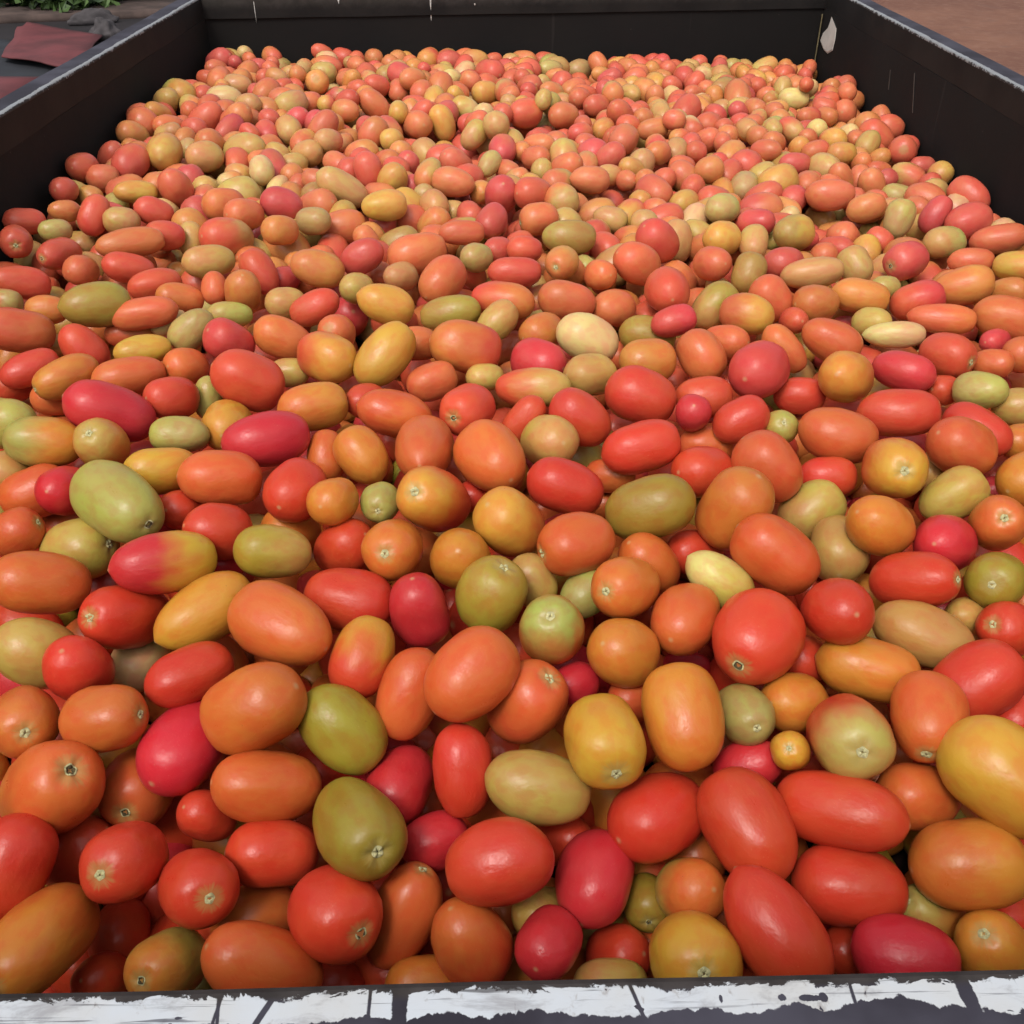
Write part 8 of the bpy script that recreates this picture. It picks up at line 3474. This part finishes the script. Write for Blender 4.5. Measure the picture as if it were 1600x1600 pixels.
def rail_material(name, w0, w1, gaps, wear, dusty):
    """top of the rail: bare dark lip, chipped white band between w0 and w1 metres from the inner edge, blue-grey paint beyond"""
    m = NT(name)
    tc = m.n("ShaderNodeTexCoord").outputs["Object"]
    x, y, z = m.xyz(tc)[:3]
    st = m.scaled(tc, (1.0, 1.9, 1.0))
    lo_n = m.noise(st, 62, 7, .72, .8)
    hi_n = m.noise(m.scaled(tc, (.32, .1, .1)), 60, 5, .65)
    chip = m.noise(m.scaled(tc, (1.0, .55, 1.0)), 210, 4, .62, .5)
    a = m.math('ADD', y, m.math('MULTIPLY', m.math('SUBTRACT', lo_n, .5), -.013 * wear))
    b = m.math('ADD', y, m.math('MULTIPLY', m.math('SUBTRACT', hi_n, .5), .022 * wear))
    b = m.math('ADD', b, m.math('MULTIPLY', m.math('SUBTRACT', chip, .5), .005))
    a = m.math('ADD', a, m.math('MULTIPLY', m.math('SUBTRACT', chip, .5), .0035))
    white = m.math('MULTIPLY', m.ramp(a, w0 - .00025, w0 + .00025), m.ramp(b, w1 + .00025, w1 - .00025))
    white = m.math('MULTIPLY', white, m.ramp(chip, .285, .30))
    hair = m.noise(m.scaled(tc, (240, 16, 16)), 1.0, 2, .5, .8)
    white = m.math('MULTIPLY', white, m.ramp(hair, .735, .72))
    white = m.math('MULTIPLY', white, m.ramp(m.math('ADD', z, m.math('MULTIPLY', m.math('SUBTRACT', chip, .5), .006 * wear)), -.0042, -.0036))
    for gx, gw, lean in gaps:
        dx = m.math('ABSOLUTE', m.math('SUBTRACT', m.math('ADD', x, m.math('MULTIPLY', y, lean)), gx))
        dx = m.math('ADD', dx, m.math('MULTIPLY', m.math('SUBTRACT', lo_n, .5), .0026 if gw > .001 else .0007))
        white = m.math('MULTIPLY', white, m.ramp(dx, gw, gw + .0004))
    if wear > .95:
        for cx, cy, rx, ry in ((.6405, .0086, .0006, .0016), (.6222, .0083, .0013, .0011), (.6140, .0086, .0030, .0010), (.6100, .0082, .0012, .0013), (.858, .0100, .0014, .0010), (.800, .0098, .0012, .0006), (.745, .0110, .0010, .0008)):
            ex = m.math('POWER', m.math('DIVIDE', m.math('SUBTRACT', x, cx), rx), 2.0)
            ey = m.math('POWER', m.math('DIVIDE', m.math('SUBTRACT', y, cy), ry), 2.0)
            q = m.math('ADD', m.math('ADD', ex, ey), m.math('MULTIPLY', m.math('SUBTRACT', chip, .5), 5.0))
            white = m.math('MULTIPLY', white, m.ramp(q, .8, 1.15))
    if wear > .95:                              # knocked-out flakes and black scuffs
        streak = m.noise(m.scaled(tc, (18, 420, 30)), 1.0, 3, .6, .6)
        white = m.math('MULTIPLY', white, m.math('SUBTRACT', 1.0, m.math('MULTIPLY', m.ramp(streak, .60, .70), .75)))
        flake = m.noise(m.scaled(tc, (1.0, 1.5, 1.0)), 95, 3, .6, .7)
        white = m.math('MULTIPLY', white, m.ramp(flake, .715, .70))
    grime = m.noise(tc, 9, 5, .6)
    blue = m.mix(m.ramp(grime, .35, .65), (.024, .021, .030), (.058, .055, .074))
    lip = m.mix(m.ramp(m.noise(tc, 55, 4, .6), .3, .7), (.022, .018, .017), (.050, .042, .040))
    base = m.mix(m.ramp(m.math('ADD', y, m.math('MULTIPLY', m.math('SUBTRACT', lo_n, .5), .004)), w0, w0 + .003), lip, blue)
    if dusty:
        base = m.mix(m.ramp(m.noise(m.scaled(tc, (4, 20, 20)), 1, 5, .6), .3, .75), base, (.034, .031, .025))
    wall = m.mix(m.ramp(grime, .35, .65), (.0060, .0052, .0052), (.0135, .0115, .0105))
    if dusty:                                   # dust clings to the upper half of the far rail
        wall = m.mix(m.ramp(m.math('ADD', z, m.math('MULTIPLY', m.math('SUBTRACT', lo_n, .5), .02)), -.028, -.008), wall, base)
    base = m.mix(m.ramp(z, -.0045, -.003), wall, base)
    k = 1.0 if wear > .95 else .52
    paint = m.mix(m.ramp(m.noise(tc, 30, 4, .6), .3, .8), (.52 * k, .555 * k, .595 * k), (.50 * k, .50 * k, .49 * k))
    paint = m.mix(m.math('MULTIPLY', m.ramp(chip, .40, .30), .7), paint, (.30, .28, .27))
    smut = m.noise(m.scaled(tc, (1.0, 2.2, 1.0)), 38, 6, .7, .5)
    paint = m.mix(m.math('MULTIPLY', m.ramp(smut, .50, .68), .55), paint, (.20, .19, .20))
    m.l(m.mix(white, base, paint), m.p.inputs["Base Color"])
    m.p.inputs["Roughness"].default_value = .7
    m.p.inputs["Specular IOR Level"].default_value = .25
    m.bump(m.math('ADD', white, m.math('MULTIPLY', lo_n, .4)), .35, .0006)
    return m.m


STEEL = steel_inside()
OUTSIDE = plain("blue_grey_worn_paint", (.055, .058, .080), .5, var=.3, scale=6)
RUBBER = plain("tyre_rubber", (.022, .021, .020), .8)
IRON = plain("undercarriage_steel", (.045, .04, .038), .6)
CHALK = plain("bare_white_patch", (.60, .57, .52), .7, var=.12, scale=25)
RAIL_NEAR = rail_material("rail_paint_near", .0042, .0118, [(.702 + .0335, .0022, 0), (.702 - .1345, .0022, .05), (.702 + .0690, .0009, -.5), (.702 + .0880, .0003, .15), (.702 + .0862, .0003, -.12), (.702 - .0340, .0004, .3), (.702 - .1010, .0003, 0), (.702 + .0425, .0003, 0)], 1.0, False)
RAIL_SIDE = rail_material("rail_paint_side", .0004, .0066, [], .45, False)
RAIL_FAR = rail_material("rail_paint_far", .0010, .0120, [], .9, True)

trailer = thing("cargo_trailer", "black steel cargo trailer with chipped white rails, filled with tomatoes", "trailer")



NL, NR, FL, FR = (XL, .1470), (XR, .1797), (XL - .012, 2.165), (XR - .010, 2.300)      # inner corners, plan
RAIL_W = .036


def frame(a, b, z):
    """local x from a to b, local y to the left of it (outwards when the corners run near right, near left, far left, far right)"""
    a, b = Vector(a), Vector(b)
    u = (b - a).normalized()
    return Matrix(((u.x, -u.y, 0, a.x), (u.y, u.x, 0, a.y), (0, 0, 1, z), (0, 0, 0, 1))), (b - a).length


def panel(a, b, name):
    M, L = frame(a, b, 0)
    bm = bmesh.new()
    add_box(bm, (0, 0, DEEP), (L, .004, TOP - .0402))
    o = obj(name, from_bm(name, bm), [STEEL], trailer)
    o.matrix_world = M
    # stakes that stiffen the sheet on the outside
    bm = bmesh.new()
    k = max(2, round(L / .5))
    for i in range(k + 1):
        x = .02 + (L - .04) * i / k
        add_box(bm, (x - .02, .0045, DEEP), (x + .02, .034, TOP - .0405), .003)
    s = obj("stake", from_bm("stake", bm), [OUTSIDE], o)
    return o


def rail(a, b, e0, e1, mat, lip):
    """channel that caps a panel; lip = how far it stands proud inside"""
    a, b = Vector(a), Vector(b)
    u = (b - a).normalized()
    a, b = a - u * e0, b + u * e1
    M, L = frame(a, b, TOP)
    w = RAIL_W
    prof = [(-lip, -.040), (-lip, -.0025), (-lip + .0008, -.0008), (-lip + .0025, 0), (w - .003, 0), (w - .001, -.001), (w, -.003), (w, -.040)]
    n = max(2, int(L / .02))
    bm = bmesh.new()
    rows = []
    for i in range(n + 1):
        x = L * i / n
        dz = .0010 * mnoise.noise(Vector((x * 7, a.x * 3, a.y * 5)))
        dy = .0012 * mnoise.noise(Vector((x * 5, a.y * 3, 7 + a.x * 5)))
        rows.append([bm.verts.new((x, y + dy, z + dz)) for y, z in prof])
    for i in range(n):
        for j in range(len(prof)):
            k = (j + 1) % len(prof)
            bm.faces.new((rows[i][j], rows[i][k], rows[i + 1][k], rows[i + 1][j]))
    bm.faces.new(rows[0])
    bm.faces.new(list(reversed(rows[-1])))
    bmesh.ops.recalc_face_normals(bm, faces=bm.faces)
    o = obj("top_rail", from_bm("top_rail", bm), [mat], trailer)
    o.matrix_world = M
    return o


panel(NR, NL, "end_panel")
panel(NL, FL, "side_panel")
panel(FL, FR, "end_panel")
panel(FR, NR, "side_panel")
rail(NR, NL, RAIL_W, RAIL_W, RAIL_NEAR, 0)
rail(NL, FL, -.0005, -.0045, RAIL_SIDE, 0)
rail(FL, FR, RAIL_W, RAIL_W, RAIL_FAR, .004)
rail(FR, NR, -.0045, -.0005, RAIL_SIDE, 0)

bm = bmesh.new()
add_box(bm, (XL - .03, .11, DEEP - .05), (XR + .03, 2.33, DEEP - .001))
obj("floor_panel", from_bm("floor_panel", bm), [OUTSIDE], trailer)

# weld seam and bare white patch by the far right corner, scratches in the sheets
bm = bmesh.new()
add_box(bm, (0, 0, 0), (.0022, .0025, .155), .0006)
o = obj("weld_seam", from_bm("weld_seam", bm), [plain("weld_bead", (.17, .14, .07), .6, scale=90)], trailer)
o.location = (XR - .0165, 2.288, TOP - .205)


def chip_mesh(outline, t):
    bm = bmesh.new()
    lo = [bm.verts.new((0, a, b)) for a, b in outline]
    hi = [bm.verts.new((-t, a * .97, b * .97)) for a, b in outline]
    n = len(outline)
    bm.faces.new(hi)
    for i in range(n):
        bm.faces.new((lo[i], lo[(i + 1) % n], hi[(i + 1) % n], hi[i]))
    bmesh.ops.recalc_face_normals(bm, faces=bm.faces)
    return from_bm("paint_patch", bm)


out = [(0.0349, -0.0478), (0.0101, -0.0559), (-0.0087, -0.0624), (-0.0126, -0.0818), (-0.008, -0.1029), (0.0232, -0.1146), (0.0547, -0.1128), (0.0878, -0.1024), (0.0776, -0.0871), (0.0481, -0.0714), (0.0407, -0.0606)]
o = obj("paint_patch", chip_mesh(out, .0015), [CHALK], trailer)
o.location = (XR - .0006 - .010 * 2.02 / 2.12, 2.20, TOP)
o.rotation_euler = (0, 0, math.atan2(.010, 2.1))
scratch = plain("scratched_steel", (.055, .045, .038), .6, scale=70)
for (yy, zz, l, lean) in ((1.70, -.070, .055, .5), (1.83, -.062, .03, .3)):
    pts = [(0, 0), (.0035, .001), (.004 + lean * l, l), (.002 + lean * l, l * 1.02)]
    o = obj("scratch_mark", chip_mesh(pts, .0006), [scratch], trailer)
    o.location = (XR - .0006 - .010 * (yy - .18) / 2.12, yy, TOP - .04 + zz)
    o.rotation_euler = (0, 0, math.atan2(.010, 2.12))
drip = plain("dried_white_drip", (.50, .49, .46), .7, scale=70)
for (xx, z0, z1, wd) in ((-.1635, -.012, -.032, .0030), (-.1640, -.040, -.052, .0024), (-.345, -.004, -.018, .0040), (-.51, -.010, -.050, .0014), (-.02, -.002, -.007, .004), (.245, -.003, -.008, .004), (-.075, -.020, -.024, .003)):
    pts = [(-wd / 2, z0), (wd / 2, z0 - .001), (wd / 2 * .7, (z0 + z1) / 2), (0, z1), (-wd / 2, (z0 + z1) / 2)]
    yy = FL[1] + (xx - FL[0]) / (FR[0] - FL[0]) * (FR[1] - FL[1]) - (.0044 if z0 > -.038 else .0004)
    o = obj("paint_drip", chip_mesh([(-a, b) for a, b in pts], .0008), [drip], trailer)
    o.location = (xx, yy, TOP)
    o.rotation_euler = (0, 0, PI / 2 + math.atan2(FR[1] - FL[1], FR[0] - FL[0]))

# undercarriage
bm = bmesh.new()
for x in (-.42, .48):
    add_box(bm, (x - .04, .12, DEEP - .17), (x + .04, 2.32, DEEP - .051), .006)
for y in (.3, .9, 1.5, 2.1):
    add_box(bm, (-.379, y - .03, DEEP - .14), (.439, y + .03, DEEP - .0515), .004)
obj("chassis", from_bm("chassis", bm), [IRON], trailer)


def revolve(bm, prof, segs=36):
    rows = []
    for i in range(segs):
        a = 2 * PI * i / segs
        rows.append([bm.verts.new((x, r * math.cos(a), r * math.sin(a))) for x, r in prof])
    for i in range(segs):
        k = (i + 1) % segs
        for j in range(len(prof) - 1):
            bm.faces.new((rows[i][j], rows[k][j], rows[k][j + 1], rows[i][j + 1]))
    bmesh.ops.recalc_face_normals(bm, faces=bm.faces)


bm = bmesh.new()
revolve(bm, [(-.42, .001), (-.42, .035), (.48, .035), (.48, .001)])
o = obj("axle", from_bm("axle", bm), [IRON], trailer)
o.location = (0, 1.25, .40)
bm = bmesh.new()
for x in (-.42, .48):
    add_box(bm, (x - .03, 1.21, .42), (x + .03, 1.29, DEEP - .1705), .004)
obj("axle_hanger", from_bm("axle_hanger", bm), [IRON], trailer)
for x in (-.52, .585):
    bm = bmesh.new()
    revolve(bm, [(-.06, .22), (-.085, .26), (-.09, .34), (-.07, .385), (-.03, .40), (.03, .40), (.07, .385), (.09, .34), (.085, .26), (.06, .22)])
    w = obj("wheel", from_bm("tyre", bm), [RUBBER], trailer, True)
    w.location = (x, 1.25, .40)
    bm = bmesh.new()
    revolve(bm, [(-.055, .222), (-.03, .20), (.02, .19), (.03, .06), (.05, .05), (.05, .001)])
    obj("rim", from_bm("rim", bm), [OUTSIDE], w, True)

# ------------------------------------------------------------------ the tomatoes
col4 = lambda c: (*SKIN[c], 1.0)


def parse(text):
    for line in text.strip().split("\n"):
        q = line.split(" ", 10)
        v = list(map(int, q[:8]))
        yield [a / 1e4 for a in v[:3]], v[3] / 1e4, v[4] / 1e4, [a / 100 for a in v[5:8]], q[8], q[9:]


def jitter(c, rng, k=.09, far_light=0.0):
    g = 1 + rng.uniform(-k, k)
    s = [a * (1 - far_light) + b * far_light for a, b in zip(SKIN[c], (.76, .39, .23))]
    return [min(.9, s[0] * g * (1 + rng.uniform(-k, k) * .5)), min(.9, s[1] * g * (1 + rng.uniform(-k, k) * 2)), min(.9, s[2] * g * (1 + rng.uniform(-k, k))), 1.0]


rng = random.Random(5)
first = None
for i, (loc, ra, rb, ax, cc, rest) in enumerate(parse(TOMATOES)):
    k = rng.randrange(len(SHAPES))
    o = bpy.data.objects.new("tomato", MESHES[k])
    C.objects.link(o)
    o.matrix_world = Matrix.Translation(Vector(loc) + Vector((0, 0, EYE))) @ turn(ax, rng.uniform(0, 6.28)).to_4x4() @ Matrix.Diagonal((rb, rb, ra, 1))
    far_light = .23 * min(1, max(0, (loc[1] - .65) / .7))      # far skins painted paler, for the stronger light at that end
    o["colour_stem"] = jitter(cc[0], rng, far_light=far_light)
    o["colour_tip"] = jitter(cc[1], rng, far_light=far_light)
    o["shade"] = rng.random()
    o["front"] = .42 if rest[0] == 's' and cc[0] != cc[1] else 0.0      # how near the stem the ripening has come
    tag(o, rest[1], "tomato", "plum tomatoes heaped in the trailer")
    if rest[0] == 's':
        s = bpy.data.objects.new("stem_scar", (SCARS_DARK if "pit" in rest[1] or rng.random() < .15 else SCARS)[k])
        C.objects.link(s)
        s.parent = o

# the rest of the heap, one mesh
import numpy as np
tv, tf, tu = [], [], []
for sh in SHAPES:
    me = shape_mesh(sh, 18, 12, "heap_shape")
    co = np.empty(len(me.vertices) * 3); me.vertices.foreach_get("co", co)
    un = np.empty(len(me.vertices) * 3); me.attributes["unit"].data.foreach_get("vector", un)
    tv.append(co.reshape(-1, 3)); tu.append(un.reshape(-1, 3))
    tf.append([tuple(p.vertices) for p in me.polygons])
    bpy.data.meshes.remove(me)
V, U, CA, CB, SH, FC, base = [], [], [], [], [], [], 0
for loc, ra, rb, ax, cc, rest in parse(HEAP):
    k = rng.randrange(len(SHAPES))
    M = np.array(turn(ax, rng.uniform(0, 6.28))) @ np.diag((rb, rb, ra))
    v = tv[k] @ M.T + np.array(loc) + np.array((0, 0, EYE))
    n = len(v)
    V.append(v); U.append(tu[k])
    far_light = .23 * min(1, max(0, (loc[1] - .65) / .7))  # same painted brightening for the far part of the heap
    CA.append(np.tile(jitter(cc[0], rng, far_light=far_light), (n, 1))); CB.append(np.tile(jitter(cc[1], rng, far_light=far_light), (n, 1)))
    SH.append(np.full(n, rng.random()))
    FC.extend(tuple(base + a for a in f) for f in tf[k])
    base += n
me = bpy.data.meshes.new("tomato_heap")
me.from_pydata(np.concatenate(V).tolist(), [], FC)
me.attributes.new("unit", 'FLOAT_VECTOR', 'POINT').data.foreach_set("vector", np.concatenate(U).ravel())
me.attributes.new("colour_stem", 'FLOAT_COLOR', 'POINT').data.foreach_set("color", np.concatenate(CA).ravel())
me.attributes.new("colour_tip", 'FLOAT_COLOR', 'POINT').data.foreach_set("color", np.concatenate(CB).ravel())
me.attributes.new("shade", 'FLOAT', 'POINT').data.foreach_set("value", np.concatenate(SH))
heap = obj("tomato_heap", me, [SKIN_HEAP], None, True)
tag(heap, "mass of small red and orange tomatoes filling the trailer behind and between the larger ones", "tomatoes", kind="stuff")

# dark bed added under the heap, its colour standing in for deep shade
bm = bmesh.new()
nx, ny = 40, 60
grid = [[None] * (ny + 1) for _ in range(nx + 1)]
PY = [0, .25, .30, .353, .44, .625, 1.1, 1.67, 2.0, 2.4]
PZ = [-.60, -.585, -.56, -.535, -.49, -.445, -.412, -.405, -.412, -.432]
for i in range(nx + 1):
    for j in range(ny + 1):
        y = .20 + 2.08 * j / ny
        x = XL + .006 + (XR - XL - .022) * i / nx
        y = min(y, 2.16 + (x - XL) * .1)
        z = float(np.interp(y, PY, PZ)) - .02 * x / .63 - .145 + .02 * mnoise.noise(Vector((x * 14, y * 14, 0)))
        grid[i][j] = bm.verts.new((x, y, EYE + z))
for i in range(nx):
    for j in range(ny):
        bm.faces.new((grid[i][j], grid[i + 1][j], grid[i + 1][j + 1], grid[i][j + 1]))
bed = obj("gap_shade_bed", from_bm("gap_shade_bed", bm), [plain("gap_shade_bed", (.05, .016, .010), .7)], None, True)
tag(bed, "dark red bed under the heap, coloured for the shade between the tomatoes", "tomatoes", kind="stuff")

# ------------------------------------------------------------------ around the trailer
def ground_material():
    m = NT("red_earth")
    tc = m.n("ShaderNodeTexCoord").outputs["Object"]
    a = m.noise(tc, .8, 6, .65)
    b = m.noise(tc, 9, 6, .7)
    cbl = m.noise(tc, 3.2, 3, .5)
    col = m.mix(m.ramp(a, .35, .65), (.150, .060, .036), (.215, .095, .056))
    col = m.mix(m.math('MULTIPLY', m.ramp(b, .45, .75), .6), col, (.25, .135, .092))
    col = m.mix(m.math('MULTIPLY', m.ramp(cbl, .58, .70), .35), col, (.115, .055, .042))
    m.l(col, m.p.inputs["Base Color"])
    m.p.inputs["Roughness"].default_value = .95
    m.bump(m.math('ADD', b, m.math('MULTIPLY', a, 2.0)), .5, .03)
    return m.m


def sheet(name, pts, z, mat, thick, kind=None, wob=0.0, res=.18, seed=0):
    """a flat or slightly rumpled sheet with thickness over a plan quad"""
    a, b, c, e = [Vector((*p, 0)) for p in pts]
    nu, nv = max(2, int((b - a).length / res)), max(2, int((e - a).length / res))
    bm = bmesh.new()
    layers = []
    for lvl in (0, thick):
        g = []
        for i in range(nu + 1):
            row = []
            for j in range(nv + 1):
                u, v = i / nu, j / nv
                p = (a * (1 - u) + b * u) * (1 - v) + (e * (1 - u) + c * u) * v
                q = Vector((p.x * 1.7, p.y * 1.7, seed))
                edge = wob * .6
                p = p + Vector((mnoise.noise(q * .8) * edge, mnoise.noise(q * .8 + Vector((9, 0, 0))) * edge, 0))
                h = wob * .5 * (mnoise.noise(q) + .6 * mnoise.noise(q * 2.3)) * (1 if lvl else .9) if wob else 0
                row.append(bm.verts.new((p.x, p.y, z + lvl + max(0, h))))
            g.append(row)
        layers.append(g)
    lo, hi = layers
    for i in range(nu):
        for j in range(nv):
            bm.faces.new((hi[i][j], hi[i + 1][j], hi[i + 1][j + 1], hi[i][j + 1]))
            bm.faces.new((lo[i][j], lo[i][j + 1], lo[i + 1][j + 1], lo[i + 1][j]))
    ring_lo = [lo[i][0] for i in range(nu + 1)] + [lo[nu][j] for j in range(1, nv + 1)] + [lo[i][nv] for i in range(nu - 1, -1, -1)] + [lo[0][j] for j in range(nv - 1, 0, -1)]
    ring_hi = [hi[i][0] for i in range(nu + 1)] + [hi[nu][j] for j in range(1, nv + 1)] + [hi[i][nv] for i in range(nu - 1, -1, -1)] + [hi[0][j] for j in range(nv - 1, 0, -1)]
    for i in range(len(ring_lo)):
        k = (i + 1) % len(ring_lo)
        bm.faces.new((ring_lo[i], ring_lo[k], ring_hi[k], ring_hi[i]))
    bmesh.ops.recalc_face_normals(bm, faces=bm.faces)
    return obj(name, from_bm(name, bm), [mat], None, bool(wob))


bm = bmesh.new()
n = 60
g = [[bm.verts.new((-70 + 140 * i / n, -60 + 140 * j / n, .03 * mnoise.noise(Vector((i * .7, j * .7, 3))) - .03)) for j in range(n + 1)] for i in range(n + 1)]
for i in range(n):
    for j in range(n):
        bm.faces.new((g[i][j], g[i + 1][j], g[i + 1][j + 1], g[i][j + 1]))
tag(obj("ground", from_bm("ground", bm), [ground_material()], None, True), kind="structure")


def at(u, v, z=0.0):
    """where a measured direction from the eye (photo pixels) meets the level z: used once, to survey the yard"""
    x, y = (u - 800) / 1540, -(v - 800) / 1540
    c, s = math.cos(R(35.15)), math.sin(R(35.15))
    k = (z - EYE) / (-s + y * c)
    return (x * k, (c + y * s) * k)


# yard on the left, darker than the red earth
yard = sheet("yard", [(-14, 3), (-1.9, 3), (-2.1, 14.2), (-14, 12.4)], -.02, plain("dark_yard", (.012, .0085, .010), .8, var=.4, scale=2), .05, wob=.0, res=2)
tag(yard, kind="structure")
tarp_blue = plain("blue_grey_tarpaulin", (.016, .018, .024), .75, var=.3, scale=2.5)
tarp_red = plain("faded_red_tarpaulin", (.125, .026, .029), .7, var=.3, scale=2.5)
t = sheet("tarpaulin", [at(-150, 250), at(120, 190), at(128, 100), at(-110, 40)], .035, tarp_blue, .012, wob=.10, res=.12, seed=1)
tag(t, "dark blue grey tarpaulin spread on the yard behind the left rail", "tarpaulin")
t = sheet("tarpaulin", [at(4, 90, .1), at(120, 110, .1), at(160, 56, .1), at(40, 36, .1)], .10, tarp_red, .012, wob=.10, res=.12, seed=5)
tag(t, "faded red tarpaulin lying nearer the bushes on the dark yard", "tarpaulin")
t = sheet("tarpaulin", [at(-60, 172, .1), at(6, 160, .1), at(66, 124, .1), at(-60, 122, .1)], .10, tarp_red, .012, wob=.10, res=.12, seed=8)
tag(t, "faded red tarpaulin partly hidden by the left rail, nearest the trailer", "tarpaulin")
k1, k2 = at(-260, 44), at(330, 12)
kerb_mat = plain("dusty_kerb", (.075, .050, .042), .9, var=.35, scale=4)
kd = sheet("kerb", [at(-260, 52), at(300, 30), at(300, 12), at(-260, 30)], 0, kerb_mat, .10, wob=.03, res=.3, seed=3)
tag(kd, kind="structure")


def sack(loc, sx, sy, sz, rot, mat, label, seed):
    bm = bmesh.new()
    bmesh.ops.create_icosphere(bm, subdivisions=4, radius=1)
    for v in bm.verts:
        p = v.co.copy()
        q = p * 1.8 + Vector((seed, 0, 0))
        k = 1 + .22 * mnoise.noise(q) + .10 * mnoise.noise(q * 2.7)
        zz = max(p.z, -.55)
        v.co = Vector((p.x * sx * k * (1 - .35 * max(0, p.z)), p.y * sy * k * (1 - .35 * max(0, p.z)), (zz + .55) * sz * k))
    o = obj("crumpled_sack", from_bm("crumpled_sack", bm), [mat], None, True)
    o.location = loc
    o.rotation_euler = (0, 0, rot)
    return tag(o, label, "sack")


sackm = plain("grey_woven_sack", (.06, .052, .054), .8, var=.3, scale=7)
x, y = at(168, 66)
sack((x, y, .03), .15, .17, .13, .3, sackm, "crumpled grey sack just behind the left rail, beside the red tarpaulin", 2.0)
x, y = at(148, 42)
sack((x, y, .03), .28, .08, .10, .5, sackm, "flatter crumpled grey sack against the kerb", 6.0)


# bushes along the far edge of the yard
def bush_leaf_mats():
    out = []
    for nm, c in (("leaf_green", (.045, .085, .018)), ("leaf_dark", (.022, .045, .014)), ("leaf_fresh", (.075, .130, .030))):
        out.append(plain(nm, c, .55, var=.35, scale=3))
    return out


LEAF = bush_leaf_mats()
BARK = plain("bush_bark", (.07, .05, .035), .9)


def bush(loc, w, h, seed, label):
    r = random.Random(seed)
    t = thing("bush", label, "bush", loc, "bushes along the yard edge")
    bm = bmesh.new()
    for k in range(9):
        a = r.uniform(0, 6.28)
        top = Vector((math.cos(a) * w * r.uniform(.1, .6), math.sin(a) * w * .6 * r.uniform(.1, .6), h * r.uniform(.6, .95)))
        prev = None
        for s in range(5):
            f = s / 4
            c = top * f + Vector((0, 0, .1 * f * (1 - f)))
            rad = .022 * (1 - .75 * f)
            ring = [bm.verts.new(c + Vector((rad * math.cos(q * PI / 3), rad * math.sin(q * PI / 3), 0))) for q in range(6)]
            if prev:
                for q in range(6):
                    bm.faces.new((prev[q], prev[(q + 1) % 6], ring[(q + 1) % 6], ring[q]))
            prev = ring
    obj("stem", from_bm("bush_stem", bm), [BARK], t, True)
    bm = bmesh.new()
    clumps = []
    for k in range(22):
        a, e = r.uniform(0, 6.28), r.uniform(0, 1)
        clumps.append((Vector((math.cos(a) * w * r.uniform(.2, .9), math.sin(a) * w * .6 * r.uniform(.2, .9), h * (.15 + .8 * e))), r.uniform(.16, .32), r.choice((0, 0, 1, 1, 2))))
    for c, rad, mi in clumps:
        for _ in range(70):
            v = Vector((r.gauss(0, 1), r.gauss(0, 1), r.gauss(0, 1))).normalized() * rad * r.uniform(.4, 1.05)
            p = c + v
            if p.z < .02:
                continue
            nrm = (v.normalized() + Vector((r.uniform(-.6, .6), r.uniform(-.6, .6), r.uniform(.1, .9)))).normalized()
            q = nrm.to_track_quat('Z', 'Y')
            L, B = r.uniform(.06, .12), r.uniform(.03, .055)
            tw = r.uniform(0, 6.28)
            pts = [(-L, 0, 0), (-.2 * L, -B, .012), (L, 0, -.015), (-.2 * L, B, .012)]
            vs = []
            for a_, b_, z_ in pts:
                vs.append(bm.verts.new(p + q @ Vector((a_ * math.cos(tw) - b_ * math.sin(tw), a_ * math.sin(tw) + b_ * math.cos(tw), z_))))
            for tri in ((0, 1, 2), (0, 2, 3)):
                f = bm.faces.new([vs[i] for i in tri])
                f.material_index = mi if r.random() < .75 else r.choice((0, 1, 2))
    fo = obj("foliage", from_bm("bush_foliage", bm), LEAF, t)
    fo["kind"] = "stuff"


for (u, v, w, h, sd, lb) in ((-40, 22, .9, 1.0, 1, "dark green bush at the corner of the yard, mostly out of view"), (35, 25, .75, .9, 2, "dark green bush above the red tarpaulin, with sparse leaves"),
                            (104, 27, .8, 1.1, 3, "brightest green leafy bush behind the red tarpaulin"), (185, 14, .7, .8, 4, "dark bush beyond the crumpled grey sacks"), (250, -8, .8, .9, 5, "dark bush just beyond the far left corner of the trailer")):
    x, y = at(u, v)
    bush((x, y + .3, 0), w, h, sd, lb)
